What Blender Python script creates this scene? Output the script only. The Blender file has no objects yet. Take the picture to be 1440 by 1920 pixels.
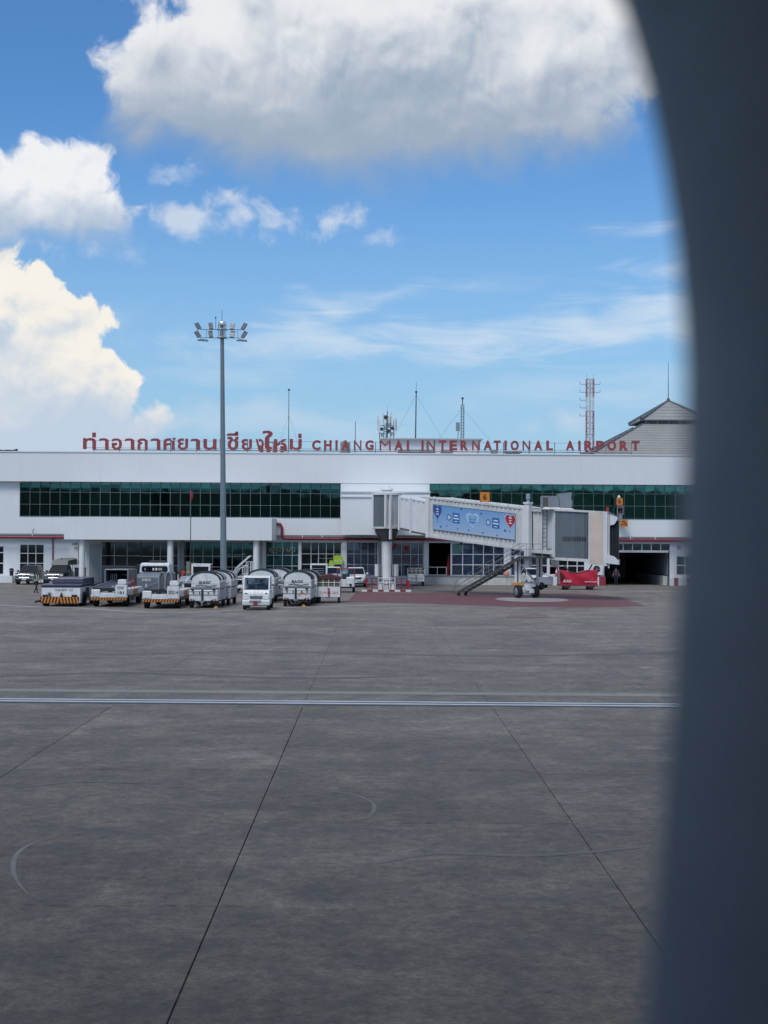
import bpy, bmesh, math, random
from math import sin, cos, pi, radians, atan2, asin, sqrt
from mathutils import Vector, Matrix, Euler
random.seed(7)
S = bpy.context.scene
COL = S.collection

# ------------------------------------------------------------------ camera
FPX, CW, CH, CAMZ = 2640.0, 1440, 1920, 4.4
YAW, PITCH, ROLL = math.atan(17 / FPX), math.atan(50 / FPX), radians(0.30)
camd = bpy.data.cameras.new('camera')
camd.sensor_fit = 'VERTICAL'; camd.sensor_height = 36.0; camd.sensor_width = 27.0
camd.lens = FPX / CH * 36.0
camd.clip_start = 0.01; camd.clip_end = 6000
camd.dof.use_dof = True; camd.dof.focus_distance = 100.0; camd.dof.aperture_fstop = 7.4
cam = bpy.data.objects.new('camera', camd); COL.objects.link(cam)
MROT = Euler((pi / 2 + PITCH, 0, -YAW)).to_matrix() @ Matrix.Rotation(ROLL, 3, 'Z')
cam.matrix_world = Matrix.Translation((0, 0, CAMZ)) @ MROT.to_4x4()
S.camera = cam

def ray(px, py):
    return (MROT @ Vector((px - CW / 2, -(py - CH / 2), -FPX))).normalized()
def at(px, py, Y):            # the point of the place that shows at a photo pixel on the plane y = Y
    d = ray(px, py); t = Y / d.y
    return Vector((d.x * t, Y, CAMZ + d.z * t))
def gnd(px, py, z=0.0):       # the point of the ground that shows at a photo pixel
    d = ray(px, py); t = (z - CAMZ) / d.z
    return Vector((d.x * t, d.y * t, z))
def azel(px, py):
    d = ray(px, py)
    return atan2(d.x, d.y) * FPX, asin(d.z) * FPX

# ------------------------------------------------------------------ sun, exposure
SUN_EL, SUN_AZ = radians(56), radians(208)
sd = bpy.data.lights.new('sun', 'SUN'); sd.energy = 1.95; sd.angle = radians(24); sd.color = (1.0, 0.96, 0.9)
so = bpy.data.objects.new('sun', sd); COL.objects.link(so)
sdir = Vector((sin(SUN_AZ) * cos(SUN_EL), cos(SUN_AZ) * cos(SUN_EL), sin(SUN_EL)))
so.rotation_euler = (-sdir).to_track_quat('-Z', 'Y').to_euler(); so.location = sdir * 60
S.view_settings.view_transform = 'Standard'; S.view_settings.look = 'None'
S.view_settings.exposure = 0.0; S.view_settings.gamma = 1.0; S.view_settings.use_curve_mapping = False
S.render.engine = 'CYCLES'
S.cycles.use_denoising = True; S.cycles.denoising_prefilter = 'ACCURATE'; S.render.filter_size = 1.05
S.cycles.max_bounces = 6; S.cycles.diffuse_bounces = 3; S.cycles.glossy_bounces = 3
S.cycles.transparent_max_bounces = 10; S.cycles.transmission_bounces = 4
S.cycles.caustics_reflective = False; S.cycles.caustics_refractive = False

# ------------------------------------------------------------------ node helpers
class NT:
    def __init__(s, tree): s.t = tree; s.n = tree.nodes; s.l = tree.links
    def new(s, typ, **kw):
        n = s.n.new(typ)
        for k, v in kw.items(): setattr(n, k, v)
        return n
    def put(s, sock, v):
        if isinstance(v, bpy.types.NodeSocket): s.l.new(v, sock)
        elif v is not None:
            if sock.type == 'RGBA' and isinstance(v, (tuple, list)) and len(v) == 3: v = (*v, 1)
            sock.default_value = v
    def m(s, op, a, b=None, c=None, clamp=False):
        n = s.new('ShaderNodeMath', operation=op); n.use_clamp = clamp
        s.put(n.inputs[0], a); s.put(n.inputs[1], b); s.put(n.inputs[2], c); return n.outputs[0]
    def v(s, op, a, b=None, scale=None):
        n = s.new('ShaderNodeVectorMath', operation=op)
        s.put(n.inputs[0], a); s.put(n.inputs[1], b)
        if scale is not None: s.put(n.inputs['Scale'], scale)
        return n.outputs['Value'] if op in ('LENGTH', 'DOT_PRODUCT', 'DISTANCE') else n.outputs['Vector']
    def ss(s, x, a, b, o0=0.0, o1=1.0, kind='SMOOTHSTEP'):
        n = s.new('ShaderNodeMapRange', interpolation_type=kind); n.clamp = True
        s.put(n.inputs[0], x); s.put(n.inputs[1], a); s.put(n.inputs[2], b); s.put(n.inputs[3], o0); s.put(n.inputs[4], o1)
        return n.outputs[0]
    def mix(s, f, a, b, blend='MIX'):
        n = s.new('ShaderNodeMix', data_type='RGBA', blend_type=blend)
        s.put(n.inputs[0], f); s.put(n.inputs[6], a); s.put(n.inputs[7], b); return n.outputs[2]
    def noise(s, vec, scale, detail=4.0, rough=0.5, col=False, dist=0.0, dim='3D'):
        n = s.new('ShaderNodeTexNoise', noise_dimensions=dim); s.put(n.inputs['Vector'], vec)
        n.inputs['Scale'].default_value = scale; n.inputs['Detail'].default_value = detail
        n.inputs['Roughness'].default_value = rough; n.inputs['Distortion'].default_value = dist
        return n.outputs['Color'] if col else n.outputs['Fac']
    def voro(s, vec, scale, detail=3.0, rough=0.5):
        n = s.new('ShaderNodeTexVoronoi', feature='SMOOTH_F1', voronoi_dimensions='2D'); s.put(n.inputs['Vector'], vec)
        n.inputs['Scale'].default_value = scale; n.inputs['Detail'].default_value = detail
        n.inputs['Roughness'].default_value = rough; n.inputs['Smoothness'].default_value = 0.35
        n.normalize = True
        return n.outputs['Distance']
    def xyz(s, x, y, z):
        n = s.new('ShaderNodeCombineXYZ'); s.put(n.inputs[0], x); s.put(n.inputs[1], y); s.put(n.inputs[2], z); return n.outputs[0]

# ------------------------------------------------------------------ sky
def make_sky():
    w = bpy.data.worlds.new('World'); S.world = w; w.use_nodes = True
    w.node_tree.nodes.clear(); N = NT(w.node_tree)
    out = N.new('ShaderNodeOutputWorld'); bg = N.new('ShaderNodeBackground')
    N.l.new(bg.outputs[0], out.inputs[0])
    bg.inputs['Strength'].default_value = 0.10
    sky = N.new('ShaderNodeTexSky', sky_type='NISHITA')
    sky.sun_disc = False; sky.sun_elevation = SUN_EL; sky.sun_rotation = SUN_AZ
    sky.altitude = 300; sky.air_density = 1.0; sky.dust_density = 0.7; sky.ozone_density = 1.6
    d = N.new('ShaderNodeTexCoord').outputs['Generated']
    sep = N.new('ShaderNodeSeparateXYZ'); N.put(sep.inputs[0], d); x, y, z = sep.outputs
    u = N.m('MULTIPLY', N.m('ARCTAN2', x, y), FPX)
    v = N.m('MULTIPLY', N.m('ARCSINE', z), FPX)
    P = N.xyz(u, v, 0.0)
    base = N.mix(1.0, sky.outputs[0], SKY_TINT, 'MULTIPLY')
    # a little pale moisture close to the horizon
    base = N.mix(N.ss(v, -60.0, 800.0, 0.92, 0.0, 'SMOOTHSTEP'), base, (3.7, 5.6, 7.3))

    def warp(Q):
        w1 = N.v('SCALE', N.v('SUBTRACT', N.noise(Q, 1 / 190, 2, 0.5, True, dim='2D'), (0.5, 0.5, 0.5)), scale=80.0)
        Q1 = N.v('ADD', Q, w1)
        w2 = N.v('SCALE', N.v('SUBTRACT', N.noise(Q1, 1 / 44, 3, 0.55, True, dim='2D'), (0.5, 0.5, 0.5)), scale=26.0)
        return Q1, N.v('ADD', Q1, w2)
    def fbm(Q): return N.m('SUBTRACT', N.noise(Q, 1 / 78, 8, 0.56, dim='2D'), 0.5)
    def puff(Q, s, d=2.0): return N.m('SUBTRACT', 0.5, N.voro(Q, s, d, 0.5))
    Q0, R0 = warp(P)
    Q1, R1 = warp(N.v('ADD', P, (-7.0, 16.0, 0.0)))
    Q2, R2 = warp(N.v('ADD', P, (-16.0, 42.0, 0.0)))
    f0, f1 = fbm(R0), fbm(R1)
    b0, b1 = puff(R0, 1 / 92, 3.0), puff(R1, 1 / 92, 3.0)
    g0, g2 = puff(Q0, 1 / 170, 1.0), puff(Q2, 1 / 170, 1.0)
    slow = N.m('SUBTRACT', N.noise(Q0, 1 / 240, 3, 0.5, dim='2D'), 0.5)
    n0 = N.m('ADD', N.m('MULTIPLY', b0, 0.85), N.m('MULTIPLY', f0, 1.1))
    relief = N.m('ADD', N.m('MULTIPLY', N.m('SUBTRACT', b0, b1), 0.75), N.m('ADD', N.m('MULTIPLY', N.m('SUBTRACT', g0, g2), 0.85), N.m('MULTIPLY', N.m('SUBTRACT', f0, f1), 0.38)))

    def blobs(Q, els, k=38.0):
        acc = None
        for (px, py, rx, ry) in els:
            cu, cv = azel(px, py)
            q = N.v('MULTIPLY', N.v('SUBTRACT', Q, (cu, cv, 0)), (1 / rx, 1 / ry, 0))
            r = min(rx, ry)
            val = N.m('MULTIPLY_ADD', N.v('LENGTH', q), -r, r)
            acc = val if acc is None else N.m('SMOOTH_MAX', acc, val, k)
        return acc
    col = base
    def cumulus(col, els, amp, top, bot, soft, white, grey, dens=1.0, k=38.0, shift=0.0, rel=1.0, tshift=0.0, softb=2.6, thin=0.2, slw=0.5):
        D0 = blobs(Q0, els, k)
        _, vt = azel(703, top); _, vb = azel(703, bot)
        h0 = N.ss(v, vb, vt, 0.0, 1.0, 'LINEAR')
        am = N.m('MULTIPLY', amp, N.ss(h0, 0.0, 0.45, 0.55, 1.0))
        sf = N.m('MULTIPLY', soft, N.ss(h0, 0.0, 0.40, softb, 1.0))
        D = N.m('ADD', N.m('MULTIPLY', n0, am), N.m('ADD', D0, shift))
        a = N.m('MULTIPLY', N.ss(D, N.m('MULTIPLY', sf, -0.45), sf), dens)
        h = N.m('MULTIPLY_ADD', slow, slw, N.m('MULTIPLY_ADD', b0, 0.22, h0))
        thick = N.m('MULTIPLY', N.ss(D, 10.0, 120.0, thin, -0.06), N.ss(h0, 0.15, 0.6, 0.0, 1.0))     # thin edges scatter more light
        rl = N.m('MULTIPLY', relief, N.ss(h0, 0.05, 0.6, 0.25 * rel, rel))
        sh = N.m('ADD', N.m('ADD', rl, h), N.m('ADD', thick, tshift))
        sh = N.ss(sh, 0.0, 1.0, 0, 1, 'SMOOTHSTEP')
        return N.mix(a, col, N.mix(sh, grey, white))
    def wisps(col, els, dens, shade=(7.4, 8.1, 8.8), sx=1 / 260, sy=1 / 42):
        m = blobs(Q0, els, 20.0)
        st = N.noise(N.v('MULTIPLY', P, (sx, sy, 1.0)), 1.0, 6, 0.6, dim='2D', dist=0.6)
        a = N.m('MULTIPLY_ADD', N.m('SUBTRACT', st, 0.5), 70.0, m)
        return N.mix(N.ss(a, -14.0, 34.0, 0.0, dens), col, shade)
    # clouds over the rest of the sky, outside the photographed part
    zz = N.m('MAXIMUM', z, 0.06)
    pl = N.xyz(N.m('DIVIDE', x, zz), N.m('DIVIDE', y, zz), 0.0)
    gm = N.ss(N.noise(pl, 0.75, 7, 0.56), 0.42, 0.60)
    inside = N.m('MULTIPLY', N.ss(N.m('ABSOLUTE', u), 900.0, 1500.0, 1.0, 0.0), N.ss(v, 1100.0, 1500.0, 1.0, 0.0))
    gm = N.m('MULTIPLY', gm, N.m('SUBTRACT', 1.0, inside))
    gm = N.m('MULTIPLY', gm, N.ss(z, 0.02, 0.2))
    col = N.mix(N.m('MULTIPLY', gm, 0.9), col, N.mix(N.noise(pl, 2.2, 5, 0.5), (5.2, 5.8, 6.8), (8.8, 8.9, 9.0)))
    # high thin streaks
    col = wisps(col, [(628, 562, 66, 17), (735, 555, 50, 10), (560, 605, 70, 16), (600, 632, 130, 22), (870, 628, 190, 27),
                      (1120, 612, 190, 40), (1230, 575, 130, 34), (1010, 655, 110, 16), (1240, 432, 70, 10), (1255, 505, 60, 9),
                      (1400, 600, 190, 60), (700, 655, 190, 16), (430, 640, 100, 12)], 0.62)
    col = wisps(col, [(1050, 735, 180, 34), (860, 540, 70, 10), (1180, 740, 150, 40), (460, 700, 160, 30), (520, 800, 240, 30)], 0.24, (7.6, 8.0, 8.5))
    # small ragged clouds
    small = [(428, 378, 36, 34), (440, 420, 46, 30), (330, 430, 30, 20), (510, 432, 38, 13), (330, 330, 22, 18), (355, 420, 20, 12),
             (648, 412, 34, 24), (690, 432, 28, 11), (340, 664, 28, 12), (395, 659, 17, 10), (200, 590, 22, 8), (440, 770, 52, 14), (360, 802, 70, 14),
             (1075, 805, 42, 26), (1150, 812, 26, 12), (690, 830, 30, 8), (130, 470, 50, 12), (235, 632, 26, 9), (985, 816, 24, 9)]
    col = cumulus(col, small, 92.0, 300, 560, 30.0, (7.7, 8.0, 8.5), (6.0, 6.8, 8.0), 0.66, 10.0, -13.0, 1.0, 0.05, 1.6)
    # towering bright cloud low on the left
    tower = [(34, 584, 74, 66), (-50, 600, 100, 96), (92, 630, 82, 72), (60, 720, 130, 80), (160, 708, 56, 46), (150, 745, 95, 60), (215, 745, 44, 46),
             (60, 800, 190, 80), (190, 800, 78, 34), (-170, 740, 190, 170)]
    col = cumulus(col, tower, 96.0, 520, 850, 12.0, CLOUD_WARM, (5.3, 6.3, 7.6), 1.0, 22.0, 5.0, 2.0, 0.0, 2.2, 0.22, 0.8)
    # middle left cloud
    left = [(95, 325, 72, 52), (150, 335, 62, 62), (60, 375, 110, 60), (175, 400, 70, 42), (-40, 340, 70, 60), (100, 425, 110, 34), (-60, 410, 120, 60), (225, 410, 26, 18)]
    col = cumulus(col, left, 92.0, 265, 492, 20.0, (8.7, 8.8, 9.1), (4.0, 5.1, 6.7), 1.0, 18.0, -8.0, 1.6, -0.02, 3.0, 0.22, 0.55)
    # the big grey-bellied cloud overhead
    big = [(318, 130, 82, 58), (290, 190, 58, 56), (420, 150, 150, 110), (480, 20, 120, 90), (620, 120, 260, 170), (600, 238, 240, 84), (820, 100, 250, 170), (850, 212, 250, 90),
           (1060, 160, 130, 95), (1090, 50, 120, 90), (1180, 70, 80, 100), (1080, 235, 70, 40), (265, 255, 34, 22), (700, -90, 420, 150), (1150, -60, 150, 90)]
    col = cumulus(col, big, 104.0, -70, 318, 26.0, (8.3, 8.4, 8.7), (3.3, 4.15, 5.35), 1.0, 30.0, 6.0, 1.0, -0.10, 3.4, 0.34, 0.45)
    # below the horizon the world is the dull light of the ground
    col = N.mix(N.ss(z, -0.012, -0.002), (1.3, 1.35, 1.45), col)
    N.put(bg.inputs['Color'], col)
    w.cycles.sampling_method = 'MANUAL'; w.cycles.sample_map_resolution = 512
SKY_TINT = (0.61, 1.03, 1.39)
CLOUD_WARM = (9.3, 8.85, 8.1)
make_sky()

# ------------------------------------------------------------------ materials
_mats = {}
def mat(name, col, rough=0.5, metal=0.0, var=0.08, vscale=1.5, spec=0.5, bump=0.0, streak=0.0, coat=0.0):
    if name in _mats: return _mats[name]
    m = bpy.data.materials.new(name); m.use_nodes = True; N = NT(m.node_tree)
    b = m.node_tree.nodes['Principled BSDF']
    pos = N.new('ShaderNodeNewGeometry').outputs['Position']
    c = col
    if var:
        n = N.noise(pos, vscale, 5, 0.6)
        k = N.ss(n, 0.3, 0.7, 1 - var, 1 + var * 0.6, 'LINEAR')
        c = N.mix(1.0, (*col, 1), N.xyz(k, k, k), 'MULTIPLY')
    if streak:            # run-off dirt: narrow vertical streaks
        n2 = N.noise(N.v('MULTIPLY', pos, (3.2, 3.2, 0.16)), 1.0, 5, 0.65)
        k2 = N.ss(n2, 0.48, 0.78, 0.0, streak)
        c = N.mix(k2, c, (col[0] * 0.42, col[1] * 0.41, col[2] * 0.39))
    N.put(b.inputs['Base Color'], c)
    r = N.ss(N.noise(pos, vscale * 2.3, 3, 0.5), 0.3, 0.7, max(0.03, rough - 0.06), min(1, rough + 0.06), 'LINEAR')
    N.put(b.inputs['Roughness'], r)
    b.inputs['Metallic'].default_value = metal; b.inputs['Specular IOR Level'].default_value = spec
    b.inputs['Coat Weight'].default_value = coat
    if bump:
        bn = N.new('ShaderNodeBump'); bn.inputs['Strength'].default_value = bump; bn.inputs['Distance'].default_value = 0.02
        N.put(bn.inputs['Height'], N.noise(pos, vscale * 8, 4, 0.6)); N.put(b.inputs['Normal'], bn.outputs[0])
    _mats[name] = m; return m

def glass(name, tint, refl=0.06, rough=0.02, gc=(0.9, 0.95, 1.0)):       # see-through tinted pane
    if name in _mats: return _mats[name]
    m = bpy.data.materials.new(name); m.use_nodes = True; m.node_tree.nodes.clear(); N = NT(m.node_tree)
    out = N.new('ShaderNodeOutputMaterial'); tr = N.new('ShaderNodeBsdfTransparent'); gl = N.new('ShaderNodeBsdfGlossy')
    N.put(tr.inputs[0], tint); N.put(gl.inputs[0], gc); gl.inputs['Roughness'].default_value = rough
    lw = N.new('ShaderNodeFresnel'); lw.inputs[0].default_value = 1.5
    pos = N.new('ShaderNodeNewGeometry').outputs['Position']; rn = N.new('ShaderNodeObjectInfo').outputs['Random']
    bp = N.new('ShaderNodeBump'); bp.inputs['Strength'].default_value = 0.1; bp.inputs['Distance'].default_value = 0.03
    N.put(bp.inputs['Height'], N.noise(N.v('ADD', pos, N.xyz(N.m('MULTIPLY', rn, 30.0), rn, 0.0)), 0.7, 1, 0.5)); N.put(gl.inputs['Normal'], bp.outputs[0])
    N.put(tr.inputs[0], N.mix(N.m('MULTIPLY', rn, 0.45), (*tint, 1), tuple(c * .55 for c in tint)))
    mx = N.new('ShaderNodeMixShader'); N.put(mx.inputs[0], N.m('ADD', lw.outputs[0], refl - 0.04))
    N.l.new(tr.outputs[0], mx.inputs[1]); N.l.new(gl.outputs[0], mx.inputs[2]); N.l.new(mx.outputs[0], out.inputs[0])
    _mats[name] = m; return m
def glow(name, col, s):
    if name in _mats: return _mats[name]
    m = bpy.data.materials.new(name); m.use_nodes = True; b = m.node_tree.nodes['Principled BSDF']
    b.inputs['Base Color'].default_value = (*col, 1); b.inputs['Emission Color'].default_value = (*col, 1); b.inputs['Emission Strength'].default_value = s
    _mats[name] = m; return m

def concrete():
    m = bpy.data.materials.new('apron_concrete'); m.use_nodes = True; N = NT(m.node_tree)
    b = m.node_tree.nodes['Principled BSDF']
    p = N.new('ShaderNodeNewGeometry').outputs['Position']
    rnd = N.new('ShaderNodeObjectInfo').outputs['Random']
    w = N.v('ADD', p, N.v('SCALE', N.v('SUBTRACT', N.noise(p, 0.35, 3, 0.5, True), (0.5, 0.5, 0.5)), scale=1.6))
    c = N.noise(w, 1.1, 7, 0.68); f = N.noise(p, 16.0, 5, 0.75)
    k = 0.098
    k = N.m('MULTIPLY', k, N.ss(N.noise(w, 0.24, 3, 0.6), 0.32, 0.68, 0.80, 1.18, 'LINEAR'))
    k = N.m('MULTIPLY', k, N.ss(c, 0.32, 0.68, 0.62, 1.36, 'LINEAR'))
    k = N.m('MULTIPLY', k, N.ss(N.noise(p, 5.0, 6, 0.7), 0.32, 0.68, 0.68, 1.30, 'LINEAR'))
    k = N.m('MULTIPLY', k, N.ss(f, 0.28, 0.72, 0.62, 1.38, 'LINEAR'))
    k = N.m('MULTIPLY', k, N.m('MULTIPLY_ADD', rnd, 0.16, 0.92))
    pale = N.ss(N.noise(N.v('ADD', w, (13, 5, 0)), 0.55, 7, 0.72), 0.56, 0.72)
    k = N.m('MULTIPLY', k, N.m('MULTIPLY_ADD', pale, 0.38, 1.0))
    oil = N.ss(N.noise(N.v('ADD', p, (40, 7, 0)), 1.7, 5, 0.7), 0.64, 0.76)
    k = N.m('MULTIPLY', k, N.m('MULTIPLY_ADD', oil, -0.38, 1.0))
    sx = N.noise(N.v('MULTIPLY', p, (0.03, 0.55, 1.0)), 1.0, 6, 0.7)      # traffic lanes run along the terminal
    k = N.m('MULTIPLY', k, N.ss(sx, 0.34, 0.66, 0.90, 1.09, 'LINEAR'))
    # light falloff painted into the albedo: shaded dark up close, paler at grazing distance
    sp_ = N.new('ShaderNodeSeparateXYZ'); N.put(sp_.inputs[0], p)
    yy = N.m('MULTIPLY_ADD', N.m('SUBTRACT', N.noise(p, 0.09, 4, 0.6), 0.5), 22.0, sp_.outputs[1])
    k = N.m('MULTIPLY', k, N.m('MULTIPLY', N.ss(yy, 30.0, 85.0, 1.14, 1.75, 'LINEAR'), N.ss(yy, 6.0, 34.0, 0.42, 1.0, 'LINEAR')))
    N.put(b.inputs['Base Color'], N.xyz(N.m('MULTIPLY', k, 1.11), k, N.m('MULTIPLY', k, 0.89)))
    N.put(b.inputs['Roughness'], N.ss(c, 0.3, 0.7, 0.5, 0.75, 'LINEAR'))
    b.inputs['Specular IOR Level'].default_value = 0.22
    bn = N.new('ShaderNodeBump'); bn.inputs['Strength'].default_value = 0.6; bn.inputs['Distance'].default_value = 0.006
    brush = N.noise(N.v('MULTIPLY', p, (45.0, 2.0, 1.0)), 1.0, 3, 0.6)     # brushed finish of the slabs
    N.put(bn.inputs['Height'], N.m('ADD', f, N.m('MULTIPLY', brush, 0.7))); N.put(b.inputs['Normal'], bn.outputs[0])
    return m

def paint_worn(name, col, under=(0.12, 0.12, 0.12), wear=0.5):
    if name in _mats: return _mats[name]
    m = bpy.data.materials.new(name); m.use_nodes = True; N = NT(m.node_tree)
    b = m.node_tree.nodes['Principled BSDF']; p = N.new('ShaderNodeNewGeometry').outputs['Position']
    n = N.noise(p, 2.2, 8, 0.72); n2 = N.noise(N.v('MULTIPLY', p, (0.12, 0.9, 1.0)), 1.0, 6, 0.7)
    k = N.ss(N.m('ADD', N.m('MULTIPLY', n, 0.5), N.m('MULTIPLY', n2, 0.5)), 0.36, 0.64, 0.0, wear)
    N.put(b.inputs['Base Color'], N.mix(k, (*col, 1), (*under, 1))); b.inputs['Roughness'].default_value = 0.65
    _mats[name] = m; return m

# ------------------------------------------------------------------ mesh builder
class MB:
    def __init__(s): s.v, s.f, s.mi = [], [], []
    def add(s, vs, fs, mi=0):
        o = len(s.v); s.v += [tuple(p) for p in vs]; s.f += [tuple(i + o for i in f) for f in fs]; s.mi += [mi] * len(fs); return s
    def box(s, x0, x1, y0, y1, z0, z1, mi=0):
        vs = [(x, y, z) for z in (z0, z1) for y in (y0, y1) for x in (x0, x1)]
        return s.add(vs, [(0, 2, 3, 1), (4, 5, 7, 6), (0, 1, 5, 4), (2, 6, 7, 3), (0, 4, 6, 2), (1, 3, 7, 5)], mi)
    def cbox(s, c, d, mi=0):
        return s.box(c[0] - d[0] / 2, c[0] + d[0] / 2, c[1] - d[1] / 2, c[1] + d[1] / 2, c[2] - d[2] / 2, c[2] + d[2] / 2, mi)
    def prism(s, pts, axis, a0, a1, mi=0):      # outline pts extruded along axis
        n = len(pts)
        f = {'x': lambda p, a: (a, p[0], p[1]), 'y': lambda p, a: (p[0], a, p[1]), 'z': lambda p, a: (p[0], p[1], a)}[axis]
        vs = [f(p, a0) for p in pts] + [f(p, a1) for p in pts]
        return s.add(vs, [tuple(range(n)), tuple(range(2 * n - 1, n - 1, -1))] + [(i, (i + 1) % n, (i + 1) % n + n, i + n) for i in range(n)], mi)
    def loft(s, rings, mi=0, cap=True, closed=True):
        n = len(rings[0]); vs = [p for r in rings for p in r]; fs = []
        for k in range(len(rings) - 1):
            for i in range(n if closed else n - 1):
                j = (i + 1) % n; fs.append((k * n + i, k * n + j, (k + 1) * n + j, (k + 1) * n + i))
        if cap: fs += [tuple(range(n)), tuple(range(len(vs) - 1, len(vs) - n - 1, -1))]
        return s.add(vs, fs, mi)
    def tube(s, p0, p1, r0, r1=None, n=8, mi=0, cap=True):
        p0, p1 = Vector(p0), Vector(p1); r1 = r0 if r1 is None else r1
        d = (p1 - p0).normalized(); a = d.orthogonal().normalized(); b = d.cross(a)
        rings = [[p + (a * cos(2 * pi * i / n) + b * sin(2 * pi * i / n)) * r for i in range(n)] for p, r in ((p0, r0), (p1, r1))]
        return s.loft(rings, mi, cap)
    def path(s, pts, r, n=6, mi=0):
        pts = [Vector(p) for p in pts]; rings = []; a = None
        for i, p in enumerate(pts):
            d = (pts[min(i + 1, len(pts) - 1)] - pts[max(i - 1, 0)]).normalized()
            a = d.orthogonal().normalized() if a is None else (a - d * a.dot(d)).normalized()
            b = d.cross(a); rr = r[i] if isinstance(r, (list, tuple)) else r
            rings.append([p + (a * cos(2 * pi * k / n) + b * sin(2 * pi * k / n)) * rr for k in range(n)])
        return s.loft(rings, mi)
    def quad(s, *p, mi=0): return s.add(p, [tuple(range(len(p)))], mi)
    def lathe(s, prof, n=16, mi=0, c=(0, 0, 0)):     # prof: (radius, z)
        rings = [[(c[0] + r * cos(2 * pi * i / n), c[1] + r * sin(2 * pi * i / n), c[2] + z) for i in range(n)] for r, z in prof]
        return s.loft(rings, mi)
    def xf(s, M):
        s.v = [tuple(M @ Vector(p)) for p in s.v]; return s
    def build(s, name, mats, parent=None, loc=(0, 0, 0), rot=(0, 0, 0), smooth=True, bevel=0.0, kind=None):
        me = bpy.data.meshes.new(name); me.from_pydata(s.v, [], s.f)
        if not isinstance(mats, (list, tuple)): mats = [mats]
        for m in mats: me.materials.append(m)
        if any(s.mi): me.polygons.foreach_set('material_index', s.mi)
        bm = bmesh.new(); bm.from_mesh(me); bmesh.ops.remove_doubles(bm, verts=bm.verts, dist=1e-5)
        bmesh.ops.recalc_face_normals(bm, faces=bm.faces)
        if bevel:
            es = [e for e in bm.edges if len(e.link_faces) == 2 and e.calc_face_angle(0) > 0.5]
            bmesh.ops.bevel(bm, geom=es, offset=bevel, segments=2, affect='EDGES', profile=0.5)
        bm.to_mesh(me); bm.free()
        if smooth:
            me.shade_smooth(); me.set_sharp_from_angle(angle=radians(38))
        me.update()
        o = bpy.data.objects.new(name, me); COL.objects.link(o); o.location = loc; o.rotation_euler = rot
        if parent: o.parent = parent
        if kind: o['kind'] = kind
        return o

def tag(o, label=None, cat=None, group=None, kind=None):
    for k, v in (('label', label), ('category', cat), ('group', group), ('kind', kind)):
        if v: o[k] = v
    return o
def thing(name, label, cat, loc=(0, 0, 0), rz=0.0, group=None):
    o = bpy.data.objects.new(name, None); COL.objects.link(o); o.empty_display_size = 0.2
    o.location = loc; o.rotation_euler = (0, 0, rz); return tag(o, label, cat, group)
def kids(o): return [c for c in KIDMAP.get(o.name, [])] if False else list(o.children)
def copy_obj(me_obj, parent):
    c = me_obj.copy(); COL.objects.link(c); c.parent = parent; return c
def dup(root, loc, rz=None, label=None, group=None):
    r = root.copy(); COL.objects.link(r); r.location = loc
    if rz is not None: r.rotation_euler = (0, 0, rz)
    if label: r['label'] = label
    if group: r['group'] = group
    for ch in root.children:
        c = copy_obj(ch, r)
        for g in ch.children: copy_obj(g, c)
    return r
def share(o, parent, loc, rot=None, scale=None, name=None):      # another piece with the same mesh
    c = o.copy(); COL.objects.link(c); c.parent = parent; c.location = loc
    if rot is not None: c.rotation_euler = rot
    if scale is not None: c.scale = scale
    return c

def text_mesh(s, bold=0.0, depth=0.01, res=3):
    if 'M' in s: bold = 0.0
    c = bpy.data.curves.new('lettering', 'FONT'); c.body = s; c.size = 1.0; c.extrude = depth; c.offset = bold; c.resolution_u = res
    o = bpy.data.objects.new('lettering', c); COL.objects.link(o)
    me = bpy.data.meshes.new_from_object(o.evaluated_get(bpy.context.evaluated_depsgraph_get()))
    bpy.data.objects.remove(o); bpy.data.curves.remove(c); return me
def lettering(s, m, parent, x0, x1, z0, z1, y, bold=0.0, depth=0.01, name='lettering', rot=(pi / 2, 0, 0), keep=False, shear=0.0):
    """flat lettering stood up on the plane y, filling x0..x1, z0..z1 (in the parent's axes)"""
    me = text_mesh(s, bold, 0.5)
    xs = [v.co.x for v in me.vertices]; ys = [v.co.y for v in me.vertices]
    ax, bx, ay, by = min(xs), max(xs), min(ys), max(ys)
    for v in me.vertices:
        fx = (v.co.x - ax) / (bx - ax); fy = (v.co.y - ay) / (by - ay)
        v.co = (x0 + fx * (x1 - x0) + shear * fy, y + (-v.co.z) * 2 * depth, z0 + fy * (z1 - z0))
    me.materials.append(m); me.update()
    bm = bmesh.new(); bm.from_mesh(me); bmesh.ops.recalc_face_normals(bm, faces=bm.faces); bm.to_mesh(me); bm.free()
    o = bpy.data.objects.new(name, me); COL.objects.link(o)
    if parent: o.parent = parent
    return o

# palette
WHITE = mat('white_wall_paint', (0.74, 0.77, 0.79), 0.6, var=0.025, vscale=0.25, streak=0.075)
WHITE2 = mat('white_trim', (0.72, 0.74, 0.76), 0.5, var=0.04)
FRAME = mat('white_aluminium', (0.62, 0.66, 0.68), 0.4, var=0.04)
TEALF = mat('teal_aluminium', (0.13, 0.17, 0.18), 0.4, var=0.05)
SOFFIT = mat('grey_soffit', (0.42, 0.44, 0.46), 0.7)
REDPIPE = mat('red_pipe_paint', (0.22, 0.012, 0.03), 0.4)
SIGNRED = mat('faded_red_letters', (0.29, 0.055, 0.058), 0.5, var=0.15)
GREYM = mat('galvanised_steel', (0.34, 0.36, 0.38), 0.42, 0.7)
DARKM = mat('dark_steel', (0.05, 0.055, 0.06), 0.5, 0.2)
POLEG = mat('blue_grey_pole_paint', (0.17, 0.22, 0.26), 0.45)
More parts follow.
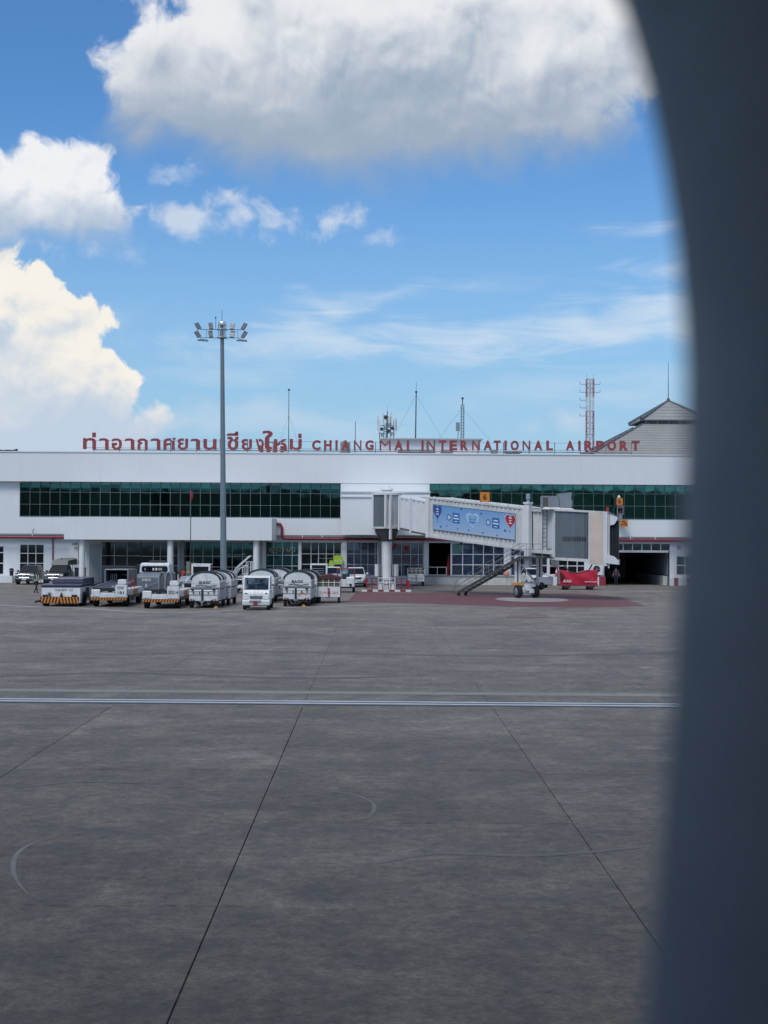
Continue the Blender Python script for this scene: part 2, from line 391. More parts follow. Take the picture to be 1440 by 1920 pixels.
VWHITE = mat('vehicle_white', (0.72, 0.74, 0.75), 0.35, var=0.16, vscale=2.6, streak=0.32, coat=0.1)
VGREY = mat('vehicle_grey', (0.16, 0.19, 0.23), 0.4, var=0.12)
VDARK = mat('charcoal_car_paint', (0.028, 0.032, 0.036), 0.22, coat=0.6)
VPURP = mat('dark_purple_paint', (0.022, 0.018, 0.055), 0.35, coat=0.2)
BLACK = mat('black_rubber', (0.012, 0.012, 0.013), 0.75)
BLK = mat('black_plastic', (0.018, 0.019, 0.021), 0.45)
ORANGE = mat('hazard_orange', (0.66, 0.22, 0.02), 0.5, var=0.15)
YELLOW = mat('yellow_paint', (0.62, 0.38, 0.03), 0.5)
RED = mat('red_paint', (0.36, 0.015, 0.025), 0.4)
REDP = mat('faded_red_paint', (0.26, 0.03, 0.05), 0.6, var=0.15)
TARP = mat('maroon_tarpaulin', (0.10, 0.028, 0.036), 0.7, var=0.2)
CHROME = mat('chrome', (0.62, 0.64, 0.66), 0.2, 0.9)
CARGL = mat('dark_car_glass', (0.008, 0.010, 0.013), 0.06, var=0, spec=0.6)
LAMPG = mat('headlamp_lens', (0.75, 0.78, 0.8), 0.12, spec=0.8)
LAMPR = mat('red_tail_lamp', (0.5, 0.015, 0.02), 0.25)
GTEAL = glass('teal_tinted_glass', (0.56, 0.86, 0.84), 0.05, 0.02, (0.62, 0.95, 0.97)); GTEAL2 = glass('pale_teal_glass', (0.66, 0.97, 0.92), 0.085, 0.02, (0.58, 1.0, 0.97))
GDARK = glass('dark_tinted_glass', (0.38, 0.42, 0.45), 0.05)
GGREY = glass('grey_window_film', (0.70, 0.76, 0.84), 0.06)
GCLEAR = glass('clear_windscreen', (0.8, 0.83, 0.83), 0.035)
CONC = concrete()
INK = mat('black_print', (0.02, 0.02, 0.024), 0.6, var=0)
REDINK = mat('red_print', (0.42, 0.02, 0.035), 0.6, var=0)

# ------------------------------------------------------------------ apron
JX, JS, JY = -1.86, 4.96, 16.92
def make_apron():
    x0, x1 = JX - 5 * JS, JX + 5 * JS; y0, y1 = JY - 1 * JS, JY + 12 * JS
    B = 3000
    o = MB()
    for (a, b, c, d) in ((-B, B, -40, y0), (-B, B, y1, B), (-B, x0, y0, y1), (x1, B, y0, y1)):
        o.quad((a, c, 0), (b, c, 0), (b, d, 0), (a, d, 0))
    o.quad((x0, y0, -0.030), (x1, y0, -0.030), (x1, y1, -0.030), (x0, y1, -0.030), mi=1)
    for (p, q) in (((x0, y0), (x1, y0)), ((x1, y0), (x1, y1)), ((x1, y1), (x0, y1)), ((x0, y1), (x0, y0))):
        o.quad((*p, 0), (*q, 0), (*q, -0.030), (*p, -0.030), mi=1)
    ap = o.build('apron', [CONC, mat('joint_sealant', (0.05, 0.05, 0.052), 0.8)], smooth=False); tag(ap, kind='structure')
    def slab_mesh(h, e, g, loc):
        d = 0.014
        s = MB().loft([[(-h, -h, -0.028), (h, -h, -0.028), (h, h, -0.028), (-h, h, -0.028)],
                       [(-h, -h, -d), (h, -h, -d), (h, h, -d), (-h, h, -d)],
                       [(-h + e, -h + g, 0), (h - e, -h + g, 0), (h - e, h - g, 0), (-h + e, h - g, 0)]])
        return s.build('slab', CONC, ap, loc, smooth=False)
    first = {}
    for i in range(10):
        for j in range(13):
            cx, cy = JX + (i - 4.5) * JS, JY + (j - 0.5) * JS
            far = cy > 39
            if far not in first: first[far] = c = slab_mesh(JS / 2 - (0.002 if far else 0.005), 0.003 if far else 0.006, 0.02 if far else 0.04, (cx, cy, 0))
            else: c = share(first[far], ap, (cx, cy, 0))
            c.location.z = random.uniform(-0.0012, 0.0012)
    return ap
APRON = make_apron()

def ribbon(pts, w, z):       # strip of width w along ground points
    o = MB(); L, R = [], []
    P = [Vector((p[0], p[1], 0)) for p in pts]
    for i, p in enumerate(P):
        d = (P[min(i + 1, len(P) - 1)] - P[max(i - 1, 0)]).normalized(); n = Vector((-d.y, d.x, 0))
        ww = w[i] if isinstance(w, (list, tuple)) else w
        L.append((p + n * ww / 2) + Vector((0, 0, z))); R.append((p - n * ww / 2) + Vector((0, 0, z)))
    for i in range(len(P) - 1): o.quad(R[i], R[i + 1], L[i + 1], L[i])
    return o
def smooth_pts(pts, n=6):
    P = [Vector(p) for p in pts]; out = []
    for i in range(len(P) - 1):
        a, b, c, d = P[max(i - 1, 0)], P[i], P[i + 1], P[min(i + 2, len(P) - 1)]
        for k in range(n):
            t = k / n
            out.append(0.5 * ((2 * b) + (c - a) * t + (2 * a - 5 * b + 4 * c - d) * t * t + (3 * b - a - 3 * c + d) * t ** 3))
    out.append(P[-1]); return out

LINEW = paint_worn('white_line_paint', (0.46, 0.50, 0.55), wear=0.4)
LINEB = paint_worn('dark_line_border', (0.025, 0.032, 0.055), wear=0.5)
LINEF = paint_worn('faded_line_paint', (0.22, 0.21, 0.19), wear=0.7)
LINEP = paint_worn('pale_line_paint', (0.42, 0.43, 0.44), wear=0.45)
REDZ = paint_worn('red_zone_paint', (0.16, 0.026, 0.038), (0.12, 0.09, 0.09), wear=0.95)
def make_markings():
    def line(name, yA, off, w, m, z):
        pts = [(x, yA + off - 0.030 * x) for x in (-60, -30, 0, 30, 60)]
        return tag(ribbon(pts, w, z).build(name, m, smooth=False), kind='structure')
    line('safety_line_border', 37.75, 0, 1.16, LINEB, 0.006)
    line('safety_line', 37.75, 0.28, 0.27, LINEW, 0.010)
    line('safety_line', 37.75, -0.20, 0.27, LINEW, 0.010)
    line('faded_line', 40.2, 0, 0.78, LINEF, 0.006)
    pts = smooth_pts([gnd(*p) for p in ((-90, 1131), (0, 1135), (150, 1140.5), (300, 1149), (450, 1144), (560, 1138.5), (640, 1136.5), (720, 1134), (795, 1133))])
    tag(ribbon(pts, 0.42, 0.006).build('parking_line', LINEP, smooth=False), kind='structure')
    pts = [gnd(*p) for p in ((770, 1106), (860, 1106.5), (1000, 1107.5), (1200, 1109), (1500, 1111))]
    tag(ribbon(pts, 0.5, 0.006).build('stand_line', LINEP, smooth=False), kind='structure')
    pts = [gnd(*p) for p in ((-200, 1096.5), (0, 1097.5), (140, 1099))]
    tag(ribbon(pts, 0.5, 0.006).build('kerbside_line', LINEP, smooth=False), kind='structure')
    z = [gnd(*p) for p in ((649, 1129), (787, 1131.5), (961, 1137.5), (1100, 1139), (1212, 1136.5), (1160, 1120), (1085, 1112.5), (920, 1112), (668, 1110.5))]
    tag(MB().quad(*[(p.x, p.y, 0.005) for p in z]).build('red_zone', REDZ, smooth=False), kind='structure')
    c = gnd(997, 1124.2)
    o = MB().quad(*[(c.x + 2.65 * cos(2 * pi * i / 40), c.y + 4.0 * sin(2 * pi * i / 40), 0.009) for i in range(40)])
    tag(o.build('wheel_circle', paint_worn('white_circle_paint', (0.42, 0.42, 0.42), (0.16, 0.11, 0.11), 0.8), smooth=False), kind='structure')
    a = [gnd(*p) for p in ((950, 1156.8), (1026, 1157.2), (1024, 1153.6), (956, 1153.4))]
    tag(ribbon(a[:2], 1.0, 0.006).build('red_marking', REDZ, smooth=False), kind='structure')
    tag(ribbon(a[2:], 0.45, 0.006).build('red_marking', REDZ, smooth=False), kind='structure')
    # scuffs and tyre arcs
    SC = paint_worn('scuff', (0.13, 0.125, 0.12), (0.085, 0.08, 0.075), wear=1.0)
    def scuff(pp, w, m=SC):
        P = smooth_pts([gnd(*p) for p in pp]); n = len(P)
        ws = [w * (0.25 + 0.75 * sin(pi * (i + .5) / n)) for i in range(n)]
        o = ribbon(P, ws, 0.004).build('scuff_mark', m, smooth=False); tag(o, kind='structure')
    scuff([(52, 1676), (34, 1655), (25, 1632), (30, 1604), (58, 1583), (100, 1571), (160, 1562)], 0.07)
    scuff([(560, 1492), (600, 1484), (660, 1489), (700, 1507), (690, 1532), (640, 1541)], 0.07)
    DK = paint_worn('tyre_mark', (0.07, 0.066, 0.062), (0.095, 0.088, 0.08), wear=1.0)
    for pp, w in (([(30, 1478), (150, 1466), (300, 1470)], 0.16), ([(700, 1620), (820, 1600), (1000, 1604), (1200, 1590)], 0.2),
                  ([(0, 1268), (240, 1262), (560, 1272), (800, 1266)], 0.5), ([(200, 1228), (500, 1222), (900, 1230), (1260, 1224)], 0.5)):
        scuff(pp, w, DK)
make_markings()

# ------------------------------------------------------------------ terminal
FY = 136.0
def FX(px, Y=FY): return at(px, 1010, Y).x
def FZ(py, px=703, Y=FY): return at(px, py, Y).z
def grid_window(parent, name, px0, px1, rows, n, gl, fr, Y, t=0.05, dep=0.10, xs=None, skip=(), frame_out=True, paneY=None, special=None):
    """window part: its mesh is the frame; each pane is a sub-part. rows: photo y of the horizontal bars, top first"""
    X = [FX(px0, Y) + (FX(px1, Y) - FX(px0, Y)) * i / n for i in range(n + 1)] if xs is None else [FX(p, Y) for p in xs]
    mid = (px0 + px1) / 2 if xs is None else (xs[0] + xs[-1]) / 2
    Z = [FZ(r, mid, Y) for r in rows]
    o = MB()
    for i, x in enumerate(X): o.box(x - t / 2, x + t / 2, Y - dep, Y, Z[-1], Z[0])
    for k, z in enumerate(Z):
        for i in range(len(X) - 1): o.box(X[i] + t / 2, X[i + 1] - t / 2, Y - dep * 0.9, Y - 0.01, z - t / 2, z + t / 2)
    w = o.build(name, fr, parent, smooth=False)
    cache = {}
    for i in range(len(X) - 1):
        for k in range(len(Z) - 1):
            if (i, k) in skip: continue
            wd, ht = X[i + 1] - X[i] - t, Z[k] - Z[k + 1] - t
            g = gl[k] if isinstance(gl, (list, tuple)) else gl
            if special and (i, k) in special: g = special[(i, k)]
            key = (round(wd, 3), round(ht, 3), g.name)
            loc = ((X[i] + X[i + 1]) / 2, Y - dep * 0.45, (Z[k] + Z[k + 1]) / 2)
            if key in cache: share(cache[key], w, loc)
            else: cache[key] = MB().box(-wd / 2 + .002, wd / 2 - .002, -0.008, 0.008, -ht / 2 + .002, ht / 2 - .002).build('pane', g, w, loc, smooth=False)
    return w

def wall_with_holes(o, x0, x1, z0, z1, ya, yb, holes):
    """wall slab between ya (front) and yb with rectangular openings (x0,x1,z0,z1)"""
    xs = sorted({x0, x1, *[h[0] for h in holes], *[h[1] for h in holes]}); xs = [x for x in xs if x0 <= x <= x1]
    for a, b in zip(xs[:-1], xs[1:]):
        c = (a + b) / 2; hh = sorted([(h[2], h[3]) for h in holes if h[0] < c < h[1]]); z = z0
        for lo, hi in hh:
            if lo > z: o.box(a, b, ya, yb, z, lo)
            z = hi
        if z < z1: o.box(a, b, ya, yb, z, z1)

def make_terminal():
    T = thing('terminal_building', 'long white two storey airport terminal with teal window bands behind the parked equipment', 'terminal', (0, FY, 0))
    T.location = (0, 0, 0)
    XL, XR = -75.0, 75.0
    zr = FZ(852, 703); zt = FZ(906.5, 703); zb = FZ(970.5, 703); zs = FZ(1004, 703)
    # parapet band
    MB().box(XL, XR, FY - 0.55, FY + 0.3, zt, zr).build('parapet', WHITE, T, smooth=False)
    MB().box(XL, XR, FY - 0.62, FY + 0.36, zr, zr + 0.10).build('coping', WHITE2, T, smooth=False)
    MB().box(XL, XR, FY + 0.3, FY + 34, zr - 0.9, zr - 0.6).build('roof', mat('roof_deck', (0.45, 0.46, 0.47), 0.8), T, smooth=False)
    # upper storey wall with the two window bands
    wl, wr = (FX(37), FX(638)), (FX(805), FX(1362))
    o = MB(); wall_with_holes(o, XL, XR, zs, zt, FY, FY + 0.3, [(wl[0], wl[1], zb, zt - 0.002), (wr[0], wr[1], zb, zt - 0.002)])
    o.build('upper_wall', WHITE, T, smooth=False)
    MB().box(FX(638) + 0.02, FX(805) - 0.02, FY - 0.5, FY - 0.002, zb + 0.0, zt - 0.003).build('wall_panel', WHITE, T, smooth=False)
    band = mat('dim_office_ceiling', (0.30, 0.33, 0.33), 0.8)
    # rooms behind the glass
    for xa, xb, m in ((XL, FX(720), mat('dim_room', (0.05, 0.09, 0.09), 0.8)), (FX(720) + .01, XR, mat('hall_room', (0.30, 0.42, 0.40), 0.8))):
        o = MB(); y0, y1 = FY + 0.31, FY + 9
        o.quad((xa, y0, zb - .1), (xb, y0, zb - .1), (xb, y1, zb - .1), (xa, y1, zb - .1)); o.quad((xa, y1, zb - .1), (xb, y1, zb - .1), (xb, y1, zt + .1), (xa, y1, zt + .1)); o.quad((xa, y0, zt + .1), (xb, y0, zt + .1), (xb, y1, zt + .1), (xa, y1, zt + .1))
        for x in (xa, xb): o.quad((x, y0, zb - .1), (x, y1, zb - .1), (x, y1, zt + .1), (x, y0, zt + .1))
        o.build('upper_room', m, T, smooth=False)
    rows = (906.6, 923.2, 946.5, 968.6)
    grid_window(T, 'upper_window', 37, 638, [r - 1.9 + 1.9 for r in (907.6 - 0.3, 924.0, 946.9, 969.4)], 32, GTEAL, TEALF, FY + 0.05, 0.038)
    grid_window(T, 'upper_window', 805, 1362, [r + 1.6 for r in (907.3, 924.0, 946.9, 971.0)], 29, GTEAL2, TEALF, FY + 0.05, 0.038)
    # roller blinds pulled a little way down behind the glass, one per bay
    bl = mat('pale_teal_blind', (0.74, 0.82, 0.80), 0.8)
    for (a, b, n, off, miss) in ((37, 638, 32, 0, (8, 9, 24, 25)), (805, 1362, 29, 1.6, (7, 8, 20))):
        X0, X1 = FX(a), FX(b); dx = (X1 - X0) / n; first = None; z1 = zt - 0.02
        for i in range(n):
            drop = 0.55 if i not in miss else 0.26
            if first is None:
                first = MB().box(-dx / 2 + 0.05, dx / 2 - 0.05, 0, 0.02, -1, 0).build('window_blind', bl, T, smooth=False); c = first
            else: c = share(first, T, (0, 0, 0))
            c.location = (X0 + dx * (i + .5), FY + 0.13, z1); c.scale = (1, 1, drop)
    # reflected hill line and far interior lamps of the right hand hall are real ceiling lamps
    lampm = glow('hall_lamp', (0.75, 0.95, 0.9), 0.5)
    first = None
    for i in range(9):
        x = FX(905 + i * 36); 
        if first is None: first = MB().lathe([(0.02, 0.25), (0.16, 0.22), (0.30, 0.05), (0.32, 0)], 12).build('ceiling_lamp', mat('lamp_shade', (0.55, 0.62, 0.6), 0.5), T); c = first
        else: c = share(first, T, (0, 0, 0))
        c.location = (x, FY + 2.2, zt - 1.05)
    # soffit below the spandrel and ground storey wall, set back
    GY = FY + 0.7
    MB().box(XL, XR, FY + 0.05, GY + 0.3, zs - 0.12, zs - 0.004).build('soffit', SOFFIT, T, smooth=False)
    zp = zs - 0.124
    H = lambda a, b, t, bt: (FX(a, GY), FX(b, GY), FZ(bt, (a + b) / 2, GY), FZ(t, (a + b) / 2, GY))
    holes = [H(-12, 8, 1024, 1077), H(38, 83, 1021, 1071), H(191, 315, 1016, 1095), H(326, 334, 1016, 1095), H(345, 475, 1016, 1095), H(499, 560, 1016, 1081),
             H(565, 640, 1017, 1082), H(651, 707, 1017, 1079), H(736, 793, 1018, 1081), H(804, 845, 1018, 1081), H(847, 945, 1019, 1080), H(958, 1026, 1026, 1080),
             H(1030, 1096, 1046, 1078), H(1133, 1256, 1019, 1101), H(1268, 1300, 1043, 1078)]
    holes = [(a, b, max(c, 0.0), min(d, zp - 0.02)) for a, b, c, d in holes]
    o = MB(); wall_with_holes(o, XL, XR, 0.0, zp, GY, GY + 0.25, holes)
    o.build('ground_wall', WHITE, T, smooth=False)
    # rooms behind the ground storey
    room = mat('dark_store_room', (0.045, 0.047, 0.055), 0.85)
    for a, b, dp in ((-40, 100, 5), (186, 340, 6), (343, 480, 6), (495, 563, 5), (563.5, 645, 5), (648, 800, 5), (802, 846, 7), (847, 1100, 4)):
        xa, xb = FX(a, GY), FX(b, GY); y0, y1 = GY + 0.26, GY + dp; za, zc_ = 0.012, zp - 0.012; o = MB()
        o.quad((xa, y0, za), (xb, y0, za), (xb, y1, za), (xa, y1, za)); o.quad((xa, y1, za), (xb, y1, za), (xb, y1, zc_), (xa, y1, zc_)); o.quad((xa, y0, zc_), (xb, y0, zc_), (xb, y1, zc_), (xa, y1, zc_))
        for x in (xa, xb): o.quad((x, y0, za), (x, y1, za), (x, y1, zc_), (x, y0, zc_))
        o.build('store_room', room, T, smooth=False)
    gw = lambda *a, **k: grid_window(T, 'window', *a, **k)
    WF = FRAME
    OLIVE = glass('olive_blind_glass', (0.30, 0.33, 0.27), 0.06)
    o1 = gw(38, 83, (1021, 1037.5, 1056, 1071), 3, GDARK, WF, GY + 0.12, 0.07)
    MB().box(FX(38, GY) + .1, FX(83, GY) - .1, GY + 0.3, GY + 0.32, FZ(1067, 60, GY), FZ(1037.5, 60, GY)).build('window_blind', mat('olive_blind', (0.15, 0.17, 0.13), 0.8), T, smooth=False)
    gw(-12, 8, (1024, 1036, 1056, 1077), 1, GDARK, WF, GY + 0.12, 0.10)
    # long dark glazing under the canopy, corrugated skirt below
    gw(0, 0, (1016, 1042, 1061.5), 1, GDARK, WF, GY + 0.12, 0.06, xs=[191, 215, 239, 265])
    gw(0, 0, (1016, 1043, 1061, 1095), 1, GDARK, WF, GY + 0.12, 0.07, xs=[265, 288, 301, 314.5])
    o = MB(); a, b = FX(191, GY), FX(264, GY); zc = FZ(1062.5, 228, GY)
    n = 44
    for i in range(n):
        x = a + (b - a) * i / n; o.box(x, x + (b - a) / n * 0.62, GY - 0.04, GY + 0.02, 0.1, zc)
    o.box(a, b, GY + 0.02, GY + 0.06, 0.1, zc); o.build('corrugated_skirt', mat('grey_corrugated_sheet', (0.30, 0.32, 0.34), 0.6), T, smooth=False)
    gw(0, 0, (1016, 1042, 1061, 1095), 1, GDARK, WF, GY + 0.12, 0.06, xs=[326, 334])
    gw(0, 0, (1016, 1043, 1063, 1095), 1, GTEAL, WF, GY + 0.12, 0.06, xs=[345, 363, 381, 399, 417, 436, 455, 475])
    gw(0, 0, (1016, 1041, 1061, 1081), 1, GTEAL, WF, GY + 0.12, 0.06, xs=[499, 513.5, 530, 548, 560])
    gw(0, 0, (1017, 1038.5, 1058, 1082), 1, GDARK, WF, GY + 0.12, 0.06, xs=[565, 583.5, 597.5, 612, 626, 640], special={(0, 1): glass('blue_poster_glass', (0.10, 0.32, 0.48), 0.05), (0, 2): glass('blue_door_glass', (0.14, 0.34, 0.42), 0.05)})
    gw(0, 0, (1017, 1038.5, 1058.5, 1078), 1, GGREY, WF, GY + 0.12, 0.06, xs=[651, 664, 677, 690, 703.5, 707.5])
    gw(0, 0, (1018, 1039.5, 1059, 1080), 1, GGREY, WF, GY + 0.12, 0.06, xs=[736, 753, 770, 784.5, 793])
    gw(0, 0, (1019, 1039.5, 1059, 1079), 1, GGREY, WF, GY + 0.12, 0.08, xs=[847, 867.5, 887, 906.5, 925.5, 945], special={(0, 0): glass('mint_glass', (0.62, 0.95, 0.85), 0.10)})
    gw(0, 0, (1026, 1043, 1060, 1079), 1, GGREY, WF, GY + 0.12, 0.08, xs=[958, 975, 992, 1009, 1026])
    gw(0, 0, (1046, 1061, 1077.5), 1, GDARK, WF, GY + 0.12, 0.09, xs=[1030, 1047, 1064, 1082, 1096])
    gw(1133, 1256, (1019, 1032.5), 7, GDARK, WF, GY + 0.12, 0.08)
    gw(1268, 1300, (1043, 1060, 1078), 2, GGREY, WF, GY + 0.12, 0.08)
    # blinds behind the grey glazing
    gb = mat('grey_blind', (0.66, 0.70, 0.76), 0.8)
    for a, b, t, bt in ((652, 706, 1019, 1077), (737, 792, 1020, 1079), (848, 944, 1021, 1078), (959, 1025, 1028, 1078), (346, 474, 1018, 1030), (500, 559, 1019, 1079)):
        m = gb if a > 600 else mat('teal_grey_blind', (0.20, 0.28, 0.30), 0.8)
        MB().box(FX(a, GY), FX(b, GY), GY + 0.19, GY + 0.21, max(0.1, FZ(bt, a, GY)), FZ(t, a, GY)).build('window_blind', m, T, smooth=False)
    # lettering on the glass
    gold = mat('pale_gold_film', (0.36, 0.35, 0.20), 0.6, var=0)
    y = GY - 0.03
    lettering('THAI', gold, T, FX(521, y), FX(553, y), FZ(1035, 540, y), FZ(1026, 540, y), y, 0.0, 0.004)
    o = MB()
    cx, cz = FX(512, y), FZ(1030.5, 512, y); k = 0.052
    def arc(pts): o.path([(cx + a * k, y, cz - b * k) for a, b in pts], 0.05, 5)
    arc([(-7, 1), (-4, -3), (0, -5), (4, -4)]); arc([(-7, 1), (-4, 4), (0, 6), (4, 6)]); arc([(4, -4), (7, -7), (8, -3), (5, 0)]); arc([(5, 0), (8, 2), (8, 6), (4, 6)])
    arc([(-4, 1), (-1, -2), (2, -1), (2, 2), (-1, 3), (-2, 1)]); o.build('emblem', gold, T)
    lettering('BAGS', mat('dark_film', (0.05, 0.055, 0.07), 0.6, var=0), T, FX(678, y), FX(702, y), FZ(1031, 690, y), FZ(1025, 690, y), y, 0.02, 0.004)
    lettering('Thai Lion air', REDINK, T, FX(738, y), FX(779, y), FZ(1052, 760, y), FZ(1046.5, 760, y), y, 0.01, 0.004, shear=0.06)
    o = MB(); cx = FX(762, y)
    o.prism([(cx + a, FZ(b, 762, y)) for a, b in ((-.27, 1022.5), (-.1, 1024), (.1, 1024), (.27, 1022.5), (.25, 1029), (.14, 1032), (0, 1034), (-.14, 1032), (-.25, 1029))], 'y', y - 0.004, y + 0.004)
    o.build('emblem', REDINK, T, smooth=False)
    o = MB(); o.prism([(FX(736.5, y), FZ(1020, 740, y)), (FX(746, y), FZ(1020, 740, y)), (FX(741, y), FZ(1028, 740, y)), (FX(736.5, y), FZ(1033, 740, y))], 'y', y - 0.004, y + 0.004).build('red_film', REDINK, T, smooth=False)
    # pilasters, doors, pipes
    for a, b in ((485, 488), (491, 498), (641, 650), (795, 803), (946, 957)):
        MB().box(FX(a), FX(b), GY - 0.22, GY - 0.002, 0, zp - 0.004).build('pilaster', WHITE2, T, smooth=False)
    MB().box(FX(165), FX(186), GY - 0.05, GY - 0.003, 0.05, FZ(1020, 175)).build('grey_door', mat('grey_door_paint', (0.42, 0.45, 0.47), 0.5), T, smooth=False)
    MB().box(FX(334.5), FX(344), GY - 0.05, GY - 0.003, 0.05, zp - 0.05).build('grey_panel', mat('grey_door_paint', (0.42, 0.45, 0.47), 0.5), T, smooth=False)
    for a, b in ((690 - 50, 640),): pass
    # plinth / raised floor along the right half
    zq = FZ(1081.5, 900, GY - 1.2)
    PLW = mat('stained_plinth', (0.56, 0.57, 0.56), 0.75, var=0.25, vscale=0.8, streak=0.35)
    ya, yb = GY - 1.3, GY - 0.25
    o = MB().box(FX(796, ya), FX(1023, ya), ya, yb, 0, zq); pl = o.build('plinth', PLW, T, smooth=False)
    MB().box(FX(796, ya) - .03, FX(1023, ya), ya - 0.05, yb, zq, zq + 0.09).build('plinth_edge', mat('grey_edge', (0.26, 0.28, 0.28), 0.7), T, smooth=False)
    n = 9; xa, xb = FX(1024, ya), FX(1136, ya)
    for i in range(n):
        MB().box(xa + (xb - xa) * i / n, xa + (xb - xa) * (i + 1) / n - 0.01, ya, yb, 0, zq + 0.05).build('kerb_block', REDP if i % 2 == 0 else WHITE2, T, smooth=False)
    MB().box(FX(-60), FX(28), GY - 1.6, GY - 0.1, 0, FZ(1080, 14, GY - 1.6)).build('plinth', WHITE, T, smooth=False)
    for k, (a, b) in enumerate(((1257, 1265), (1265, 1273), (1273, 1281), (1281, 1289), (1289, 1297), (1297, 1305))):
        MB().box(FX(a), FX(b) - .01, GY - 0.5, GY - 0.01, 0, FZ(1084, 1270)).build('kerb_block', (WHITE2, REDP, WHITE2, WHITE2, REDP, WHITE2)[k], T, smooth=False)
    MB().box(FX(1133), FX(1256), GY - 0.05, GY + 0.2, FZ(1036, 1190), FZ(1032.6, 1190)).build('lintel', WHITE2, T, smooth=False)
    # drive-through baggage hall
    xa, xb = FX(1125), FX(1257); gy1 = GY + 30
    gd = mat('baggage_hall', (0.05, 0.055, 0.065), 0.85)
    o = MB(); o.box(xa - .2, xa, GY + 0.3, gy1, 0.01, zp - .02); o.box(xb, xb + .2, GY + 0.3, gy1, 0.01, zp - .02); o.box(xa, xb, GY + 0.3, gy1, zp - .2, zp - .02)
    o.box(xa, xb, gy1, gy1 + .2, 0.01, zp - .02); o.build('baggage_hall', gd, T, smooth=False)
    slat = mat('hall_wall_cladding', (0.22, 0.25, 0.30), 0.7)
    first = None
    for i in range(12):
        if first is None: first = MB().box(-0.06, 0, -0.45, 0.45, 1.0, zp - 0.3).build('cladding_panel', slat, T, smooth=False); c = first
        else: c = share(first, T, (0, 0, 0))
        c.location = (xb - 0.004, GY + 0.9 + i * 1.15, 0)
    MB().box(xb - 0.5, xb - 0.07, GY + 0.3, GY + 14, 0.01, 0.9).build('hall_kerb', PLW, T, smooth=False)
    # drain pipe, louvre
    MB().tube((FX(96.5), GY - 0.1, 0), (FX(96.5), GY - 0.1, zp), 0.06).build('drain_pipe', REDPIPE, T)
    o = MB()
    for i in range(5): o.box(FX(1272.5), FX(1280), GY - 0.05, GY - 0.01, FZ(1024 + i * 1.4, 1276), FZ(1023.2 + i * 1.4, 1276))
    o.build('louvre', GREYM, T, smooth=False)
    # fire main under the soffit
    zpipe = FZ(1010.5, 703, FY - 0.2)
    for a, b in ((-80, 121), (533, 1420)):
        o = MB().tube((FX(a), FY - 0.15, FZ(1010.8, 703)), (FX(b), FY - 0.15, FZ(1010.8, 703)), 0.125, n=10)
        if a > 0:
            x = FX(533); z0 = FZ(1010.8, 703); zt2 = FZ(982.5, 533)
            o.path([(x + .3, FY - .15, z0), (x, FY - .15, z0 + 0.0), (x - 0.22, FY - .15, z0 + .25), (x - 0.22, FY - .15, zt2 - .3), (x - 0.4, FY - .15, zt2), (FX(519), FY - .15, zt2)], 0.125, 10)
        o.build('fire_main', REDPIPE, T)
    o = MB()
    for px in (61, 567, 604, 680, 758, 802, 834, 1182, 1228):
        o.tube((FX(px), FY - 0.15, FZ(1009, 703)), (FX(px), FY + 0.05, zs), 0.035, n=6)
    o.build('pipe_hanger', FRAME, T)
    # canopy over the left bays with three round columns
    CY = 129.8
    xa, xb = FX(120, CY), FX(509.5, CY); z0, z1 = FZ(1012.3, 315, CY), FZ(970.2, 315, CY)
    MB().box(xa, xb, CY, FY - 0.003, z0, z1).build('canopy', WHITE, T, smooth=False)
    first = None
    for px in (155.5, 320.5, 481.0):
        x = FX(px, CY + 1)
        if first is None: first = MB().tube((0, 0, 0), (0, 0, z0), 0.27, n=20).build('column', WHITE2, T); c = first
        else: c = share(first, T, (0, 0, 0))
        c.location = (x, CY + 0.6, 0)
    # link block to the air bridge, with two thin ledges
    LY = 130.5
    xa, xb = FX(639, LY), FX(806, LY)
    o = MB().box(xa, xb, LY, FY - 0.55, FZ(1003, 720, LY), FZ(922, 720, LY)); o.build('link_block', WHITE, T, smooth=False)
    for a, b in ((921, 923.6), (930.5, 932.5)):
        MB().box(xa - .05, xb + .05, LY - 0.12, LY - 0.002, FZ(b, 720, LY), FZ(a, 720, LY)).build('ledge', WHITE2, T, smooth=False)
    MB().box(FX(700, 121), FX(752, 124), 120.0, LY - 0.13, FZ(990, 725, 121), FZ(932, 725, 121)).build('link_corridor', WHITE, T, smooth=False)
    # little gooseneck pipe, camera and junction box on the left wall
    o = MB().path([(FX(63), FY - .3, zs + .0), (FX(63), FY - .3, FZ(995, 63)), (FX(64.5), FY - .3, FZ(991.5, 63)), (FX(66), FY - .3, FZ(993, 63))], 0.035); o.build('vent_pipe', DARKM, T)
    o = MB().path([(FX(152), GY - .05, FZ(1013, 150)), (FX(146), GY - .2, FZ(1020, 150)), (FX(145), GY - .1, FZ(1052, 150))], 0.03)
    o.cbox((FX(146), GY - .1, FZ(1054, 146)), (0.2, 0.15, 0.38)); o.cbox((FX(139), GY - .3, FZ(1020, 140)), (0.5, 0.12, 0.12)); o.build('security_camera', DARKM, T)
    return T
TERM = make_terminal()

